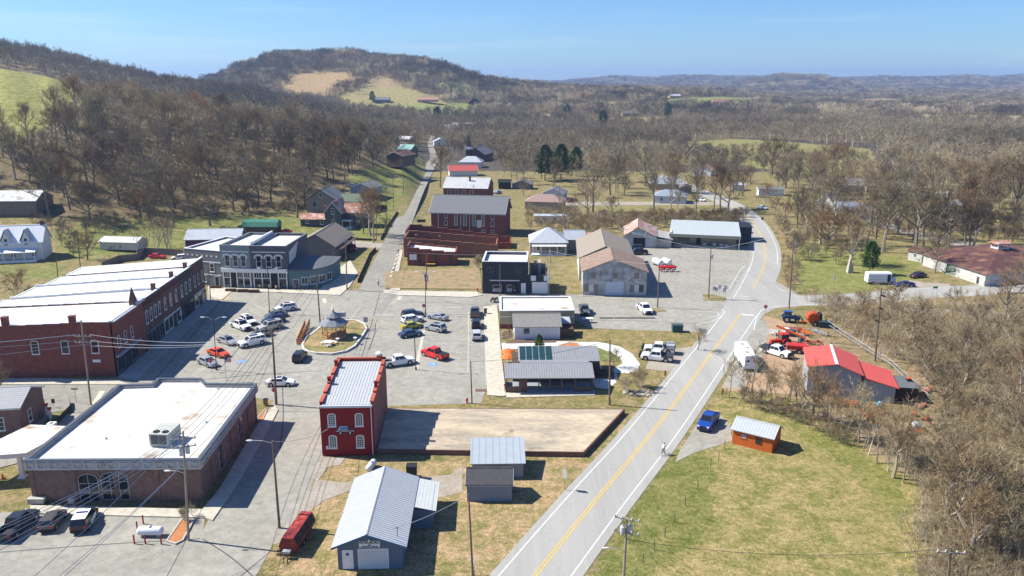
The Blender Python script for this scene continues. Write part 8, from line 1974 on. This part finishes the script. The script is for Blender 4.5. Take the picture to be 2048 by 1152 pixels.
# trees one can tell apart
for k, (kind, px, py, s, lab) in enumerate([
 ('bare',258,392,1.15,'bare tree beside the grey weathered barn roof'),('bare',98,430,1.2,'spreading reddish brown tree right of the grey weathered barn'),('small',175,520,1.3,'bare tree with thin crown over the board fence'),
 ('bare',347,455,1.0,'bare tree on the lawn above the green lawn shadow'),('bare',420,452,1.15,'reddish brown bare tree left of the green roofed shed'),('small',498,422,1.6,'thin bare tree above the green roofed shed'),
 ('bare',594,435,1.0,'pale bare tree left of the dark gabled house'),('small',727,467,1.3,'pale rounded tree beside the farmhouse porch'),('bare',880,375,1.25,'big bare street tree right of the uphill street'),
 ('small',768,470,.9,'small bare tree by the mossy wall'),('bare',1130,470,.9,'bare tree left of the white roof cottage'),('bare',1185,424,1.45,'very large bare tree above the pale gabled cottage drive'),
 ('small',1225,435,1.2,'pale grey bare tree above the small red shed'),('bare',1440,417,1.1,'lone bare tree standing at the inner edge of the lane'),('bare',1545,350,1.5,'wide dark brown oak right of the lane behind the field edge'),
 ('bare',1290,372,1.4,'tall bare tree with leaning limbs left of the tan house'),('bare',1345,385,1.3,'tall pale brown tree right of the tan house'),('grey',1698,530,1.2,'gnarled bare tree beside the dark cedar'),
 ('bare',1765,505,1.3,'spreading bare tree between cedar and white shed'),('bare',1832,500,1.6,'tall dark trunked tree behind the small white shed'),('bare',1895,500,1.4,'bare tree with many stems before the rusty barn roof'),('bare',1945,497,1.1,'pale round crowned tree left of the cupola'),
 ('bare',1625,470,1.1,'bare tree in the thicket inside the highway bend, upper'),('small',1590,520,1.2,'small bare tree in the thicket nearest the highway bend'),('bare',1868,545,.8,'bare tree standing before the green door of the rusty barn'),('small',2030,575,1.3,'bare tree in front of the rusty barn right wall'),('bare',2025,440,1.5,'large bare tree at the right edge above the barn'),
 ('bare',-5,800,.7,'bare twiggy tree overhanging the brick cottage at the left edge'),('small',35,612,1.5,'dark bare tree rising in front of the white farmhouse lawn'),('small',60,615,.9,'small bare tree right of the dark one by the farmhouse'),
 ('grey',1920,1020,1.0,'large many stemmed bare tree in the right brush'),('bare',2010,650,.9,'thin bare tree at the right edge below the guard rail'),('grey',1935,740,.9,'bare tree with pale broken trunk in the right brush'),
 ('small',1395,700,.8,'slim young tree behind the two white flat bed trucks'),('small',1228,735,.6,'slim planted tree beside the curved path'),('bare',1625,838,.8,'wide bare tree in front of the corrugated shop wall'),
 ('bare',1785,955,.8,'crooked bare tree at the corner of the creek line')]):
    at(kind, px, py, s*(1.3 if py < 560 else 1.1), lab, i=k)
# evergreens
for px, py, s, lab in ((1090,362,1.0,'largest dark green evergreen right of the small church'),(1122,360,1.0,'middle evergreen of the three standing together'),(1152,352,.85,'yellowish green evergreen, right of the three'),(1738,548,.62,'dense dark cedar behind the white step van'),(1078,704,.24,'small spruce planted beside the curved path'),
   (1135,240,1.0,'tall evergreen in the far plain'),(1205,262,1.1,'round evergreen among bare trees in the plain'),(1335,238,1.1,'narrow evergreen in the far trees right of the plain'),(875,246,1.0,'dark evergreen at the end of the green farm field'),(745,205,.8,'evergreen beside the dark low farmhouse')):
    at('conifer', px, py, s*(1.4 if s > .7 else 1.1), lab, 'evergreen_tree')
for px, py, s, lab in ((318,502,3.4,'large round pale bare bush behind the board fence'),(1278,775,.8,'reddish brown bush in the drain hollow'),(1252,784,.6,'olive bush left of the reddish drain bush'),(372,1040,.4,'small bare bush in the orange mulch bed'),(957,537,.8,'small pale bush beside the roofless brick shell')):
    at('brush' if s > 3 else 'round', px, py, s, lab, 'bare_bush', 'bush')
# scatter ------------------------------------------------
BL = []      # building footprints to keep clear of
for o in list(COL.objects):
    if o.parent is None and o.type == 'EMPTY' and o.get('category') in ('building', 'house', 'shop building', 'barn', 'church', 'shed', 'trailer', 'workshop', 'ruin', 'garage', 'pavilion', 'car', 'suv', 'pickup truck', 'van', 'farm machine', 'tractor', 'scrap machine'):
        xs = []; 
        def rec(q, T):
            if q.type == 'MESH' and q.name.split('.')[0] in ('wall', 'roof', 'body', 'rear_wall', 'rear_roof', 'wing_roof', 'side_roof', 'lower_roof', 'hood', 'box_body'):
                for c_ in q.bound_box: v = T @ Vector(c_); xs.append((v.x, v.y))
            for ch in q.children: rec(ch, T @ Matrix.LocRotScale(ch.location, ch.rotation_euler, ch.scale))
        rec(o, Matrix.LocRotScale(o.location, o.rotation_euler, o.scale))
        if xs: BL.append((min(p[0] for p in xs)-1.5, max(p[0] for p in xs)+1.5, min(p[1] for p in xs)-4, max(p[1] for p in xs)+1.5))
def blocked(x, y): return any(a < x < b_ and c < y < d for a, b_, c, d in BL)
NOTREE = [  # photo outlines that stay open
    [(705,600),(845,280),(862,280),(900,300),(870,400),(800,600)], [(1020,470),(1330,470),(1500,440),(1560,600),(1020,600)], [(1330,345),(1400,360),(1580,440),(1590,640),(1500,640),(1490,440),(1400,392),(1310,360)],
    [(180,560),(180,455),(400,440),(640,430),(700,460),(720,600)], [(0,380),(75,385),(75,445),(0,445)], [(-100,430),(120,430),(140,560),(-100,700)],
    [(840,600),(850,320),(985,320),(1025,400),(1020,600)], [(1590,500),(1690,500),(1850,525),(2048,560),(2048,640),(1590,600)],[(1020,392),(1160,392),(1160,470),(1020,470)],[(1270,350),(1370,350),(1370,412),(1270,412)],[(1160,440),(1330,430),(1330,470),(1160,470)]]
OPEN = [f[0] for f in FIELDS[1:19]]
pts = []
r = 215.0
def density(px, py, y):
    if any(inpoly(px, py, q_) for q_ in OPEN): return 0
    if y < 900:
        if any(inpoly(px, py, q_) for q_ in NOTREE): return 0
    if y < 520:
        if px < 845: 
            e = interp([(0,380),(75,440),(180,470),(280,475),(380,455),(480,428),(600,420),(680,372),(760,332),(840,285)], px)
            return 1.0 if py < e else .06
        if px > 1560: return .95 if py < 400 else .5 if py < 500 else .3
        return .32 if py > 348 else .5 if py > 330 else .95
    return 1.0
rg = random.Random(5); cand = []
y = 205.0
while y < 1050:
    step = 10.2 if y < 520 else 10.5
    x = -y*.70
    while x < y*.70:
        xx = x+rg.uniform(-.45, .45)*step; yy = y+rg.uniform(-.45, .45)*step; zz = hgt(xx, yy); px, py = Q(xx, yy, zz)
        if -60 < px < 2110 and rg.random() < density(px, py, yy) and not blocked(xx, yy): cand.append((yy, xx, zz, px, py))
        x += step
    y += step
cand.sort()
nI = 185
def zone(px, y):
    if px < 430: return ('bare grey brown tree in the wood on the left hillside', 'trees of the left hillside wood')
    if px < 850: return ('bare brown tree in the wood behind the green roofed shed and farmhouse', 'trees of the wood behind the farmhouse')
    if px < 1560: return ('bare grey tree among the scattered houses in the middle distance', 'trees among the middle houses')
    return ('bare tree in the open grove right of the highway bend', 'trees of the right grove')
for (y, x, z, px, py) in cand[:nI]:
    lab, g = zone(px, y); plant('bare', rg.randrange(5), x, y, z, rg.uniform(1.0, 1.55), rg.uniform(0, 6.28), lab, 'tree', 'bare_tree', g, rg.uniform(1.0, 1.75))
def scatter(name, kind, pts, label, cat, z0=0, smin=.8, smax=1.2):
    me = bpy.data.meshes.new(name); me.from_pydata([(p[0], p[1], p[2]) for p in pts], [], [])
    me.attributes.new('sc', 'FLOAT', 'POINT').data.foreach_set('value', [p[3] for p in pts]); me.attributes.new('rz', 'FLOAT', 'POINT').data.foreach_set('value', [p[4] for p in pts]); me.attributes.new('ix', 'INT', 'POINT').data.foreach_set('value', [p[5] for p in pts])
    o = link(name, me); o['kind'] = 'stuff'; tag(o, label, cat)
    ng = bpy.data.node_groups.new(name, 'GeometryNodeTree'); ng.interface.new_socket('Geometry', in_out='INPUT', socket_type='NodeSocketGeometry'); ng.interface.new_socket('Geometry', in_out='OUTPUT', socket_type='NodeSocketGeometry')
    N = ng.nodes.new; L = ng.links.new; gi = N('NodeGroupInput'); go = N('NodeGroupOutput'); iop = N('GeometryNodeInstanceOnPoints'); gti = N('GeometryNodeGeometryToInstance')
    srcs = []
    for i, (tr, cr) in enumerate(PROTO[kind]):
        key = kind+'_src%d' % i
        b_me = bpy.data.meshes.get(key)
        if b_me is None:
            import bmesh; bm = bmesh.new(); bm.from_mesh(cr); nf = len(bm.faces)
            if tr.polygons:
                bm.from_mesh(tr); bm.faces.ensure_lookup_table()
                for f in bm.faces[nf:]: f.material_index = 1
            b_me = bpy.data.meshes.new(key); bm.to_mesh(b_me); bm.free()
            for m_ in (cr.materials[0], tr.materials[0] if tr.materials else cr.materials[0]): b_me.materials.append(m_)
        srcs.append(b_me)
    for me_ in srcs[::-1]:
        # meshes enter through hidden-free collection objects parked inside the node tree
        ob = bpy.data.objects.new(me_.name, me_); oi = N('GeometryNodeObjectInfo'); oi.inputs['Object'].default_value = ob; oi.inputs['As Instance'].default_value = True
        L(oi.outputs['Geometry'], gti.inputs[0])
    def attr(nm, ty):
        n = N('GeometryNodeInputNamedAttribute'); n.data_type = ty; n.inputs[0].default_value = nm; return n.outputs['Attribute']
    cb = N('ShaderNodeCombineXYZ'); L(attr('rz', 'FLOAT'), cb.inputs[2])
    L(gi.outputs[0], iop.inputs['Points']); L(gti.outputs[0], iop.inputs['Instance']); iop.inputs['Pick Instance'].default_value = True; L(attr('ix', 'INT'), iop.inputs['Instance Index']); L(cb.outputs[0], iop.inputs['Rotation'])
    L(attr('sc', 'FLOAT'), iop.inputs['Scale']); L(iop.outputs[0], go.inputs[0])
    md = o.modifiers.new('scatter', 'NODES'); md.node_group = ng; return o
rest = cand[nI:]
near = [p for p in rest if p[0] < 430]; far = [p for p in rest if p[0] >= 430]
scatter('near_wood', 'bare', [(p[1], p[0], p[2], rg.uniform(.95, 1.55), rg.uniform(0, 6.28), rg.randrange(5)) for p in near], 'bare winter wood on the lower left slope and behind the town', 'wood')
scatter('distant_wood', 'far', [(p[1], p[0], p[2], rg.uniform(.85, 1.45), rg.uniform(0, 6.28), rg.randrange(4)) for p in far], 'bare winter wood on the rising ground beyond the town', 'wood')
cp_ = []; y = 1040.0
while y < 7600:
    step = 17 if y < 2600 else 26 if y < 4500 else 48
    x = -y*.66
    while x < y*.66:
        xx = x+rg.uniform(-.5, .5)*step; yy = y+rg.uniform(-.5, .5)*step; zz = hgt(xx, yy); px, py = Q(xx, yy, zz)
        if -60 < px < 2110 and not any(inpoly(px, py, q_) for q_ in OPEN) and not blocked(xx, yy):
            cp_.append((xx, yy, zz, (1.0 if y < 2600 else 1.25 if y < 4500 else 1.7)*rg.uniform(.8, 1.15), rg.uniform(0, 6.28), rg.randrange(4)))
        x += step
    y += step
scatter('far_forest', 'clump', cp_, 'far off bare forest covering the plain, the round hill and the ridges', 'forest')
# creek saplings and right hand brush
bank = [(1455,800),(1475,812),(1500,805),(1520,815),(1545,818),(1560,812),(1580,830),(1600,835),(1615,850),(1630,842),(1650,862),(1668,870),(1690,880),(1700,895),(1720,905),(1740,915),(1757,930),(1775,940),(1790,952),(1805,965),(1660,845),(1690,860),(1715,880),(1740,890),(1600,812),(1570,800)]
for px, py in bank: at('sapling', px+rt_.uniform(-6, 6), py+rt_.uniform(-6, 6), rt_.uniform(.8, 1.25), 'slender bare sapling in the dark line of trees along the creek bank', 'bare_sapling', 'tree', 'saplings along the creek bank')
for px, py in [(1660,640),(1720,650),(1790,640),(1850,660),(1900,640),(1960,670),(2020,700),(1870,720),(1930,790),(1990,760),(2040,820),(1880,830),(1960,860),(2020,900),(1870,900),(1900,960),(1960,1010),(2030,1000),(1890,1060),(1950,1120),(2020,1100),(2060,950),(1840,760),(1810,700),(2060,740)]:
    at('small' if px % 3 else 'grey', px+rt_.uniform(-15, 15), py, rt_.uniform(1.2, 1.7)*(1 if px % 3 else .75), 'tan grey bare tree standing in the brush right of the repair shop', 'bare_tree', 'tree', 'trees in the right brush')
REG = [[(1640,625),(1780,625),(1870,640),(2060,650),(2060,900),(1900,880),(1870,780),(1790,720),(1700,670)], [(1870,800),(2080,860),(2080,1230),(1840,1230),(1850,1000),(1790,930),(1840,880)], [(1600,600),(1850,612),(2060,605),(2060,650),(1700,650)]]
cnt = 0; brush = []
for ri, reg in enumerate(REG):
    ws = [P(*q_) for q_ in reg]; x0_, x1_ = min(p[0] for p in ws), max(p[0] for p in ws); y0_, y1_ = min(p[1] for p in ws), max(p[1] for p in ws)
    st = [2.3, 1.6, 2.8][ri]; y = y0_
    while y < y1_:
        x = x0_
        while x < x1_:
            xx, yy = x+rt_.uniform(-.6, .6)*st, y+rt_.uniform(-.6, .6)*st
            if inpoly(xx, yy, ws) and not blocked(xx, yy) and rt_.random() < (.8 if ri < 2 else .5): brush.append((yy, xx, ri))
            x += st
        y += st
brush.sort()
for k, (y, x, ri) in enumerate(brush[:100]):
    plant('brush', rt_.randrange(4), x, y, 0, rt_.uniform(.75, 1.15), rt_.uniform(0, 6.28), 'pale many stemmed bare shrub in the thicket at the bottom right', 'bush', 'bare_bush', 'shrubs of the bottom right thicket')
scatter('brush_thicket', 'brush', [(x, y, 0, rt_.uniform(.7, 1.2), rt_.uniform(0, 6.28), rt_.randrange(4)) for y, x, ri in brush[100:]], 'dense pale bare brush filling the ground right of the repair shop', 'thicket')
# scrub lines in the middle distance and by the bend
sc_ = []
for px, py in [(1030,345),(1068,352),(1110,372),(1160,385),(1205,392),(1255,395),(1270,350),(1240,345),(1330,345),(1350,420),(1385,415),(1040,395),(1150,360),(1215,360),(1440,350),(1470,365),(1500,372),(1480,340),(1525,405),(1545,430),(1575,445),(1190,345),(1095,340),(1420,345),(1300,350),(1010,350),(985,335),(1380,300),(1450,310),(1520,315),(1600,325),(1680,330),(1560,465),(1600,440)]:
    at('small', px+rt_.uniform(-8, 8), py+rt_.uniform(-5, 5), rt_.uniform(1.0, 1.9), 'small bare yard tree among the houses right of the uphill street', 'bare_tree', 'tree', 'small yard trees in the middle distance')
for poly, st, s0 in (([(1160,440),(1500,432),(1490,450),(1340,455),(1160,470)], 2.6, .8), ([(1050,425),(1160,430),(1160,470),(1060,460)], 3, .8), ([(1565,450),(1640,470),(1690,500),(1700,530),(1600,525),(1570,500)], 4.2, .8), ([(1565,520),(1600,530),(1590,590),(1570,580)], 1.8, .4), ([(1860,540),(1960,560),(1975,566),(1850,566)], 1.4, .3), ([(560,420),(690,380),(690,410),(560,436)], 4, .8), ([(150,455),(200,440),(470,420),(600,415),(600,425),(470,432),(300,452),(190,475)], 3, .7), ([(1440,790),(1520,800),(1640,850),(1700,880),(1690,900),(1600,850),(1500,818)], 1.2, .45), ([(1160,300),(1560,300),(1560,330),(1300,345),(1160,340)], 7, 1.0), ([(1700,430),(2048,440),(2048,490),(1850,480),(1700,470)], 4, 1.0), ([(0,400),(110,440),(190,500),(150,520),(90,450),(0,440)], 4, .8)):
    ws = [PT(*q_)[:2] for q_ in poly]; x0_, x1_ = min(p[0] for p in ws), max(p[0] for p in ws); y0_, y1_ = min(p[1] for p in ws), max(p[1] for p in ws); y = y0_
    while y < y1_:
        x = x0_
        while x < x1_:
            xx, yy = x+rt_.uniform(-.6, .6)*st, y+rt_.uniform(-.6, .6)*st
            if inpoly(xx, yy, ws) and not blocked(xx, yy): sc_.append((xx, yy, hgt(xx, yy), s0*rt_.uniform(.6, 1.1), rt_.uniform(0, 6.28), rt_.randrange(3)))
            x += st
        y += st
scatter('scrub', 'small', sc_, 'low tangled bare scrub along field edges and behind the houses', 'scrub')
# ------------------------------------------------------------------ air
hb = MB(); hb.box(-8500, 8500, -300, 8600, -4, 145)
hz = hb.mesh('haze', []) if False else None
me = bpy.data.meshes.new('haze'); me.from_pydata(hb.v, [], hb.f); me.update()
hm = bpy.data.materials.new('haze_air'); hm.use_nodes = True; t = hm.node_tree; t.nodes.clear()
o_ = t.nodes.new('ShaderNodeOutputMaterial'); pv = t.nodes.new('ShaderNodeVolumePrincipled'); pv.inputs['Color'].default_value = (.42, .62, 1, 1); pv.inputs['Density'].default_value = .00012; pv.inputs['Anisotropy'].default_value = .2
t.links.new(pv.outputs[0], o_.inputs['Volume']); me.materials.append(hm); ho = link('haze', me); ho['kind'] = 'stuff'; tag(ho, 'thin bluish haze that fades the far ridges', 'haze')
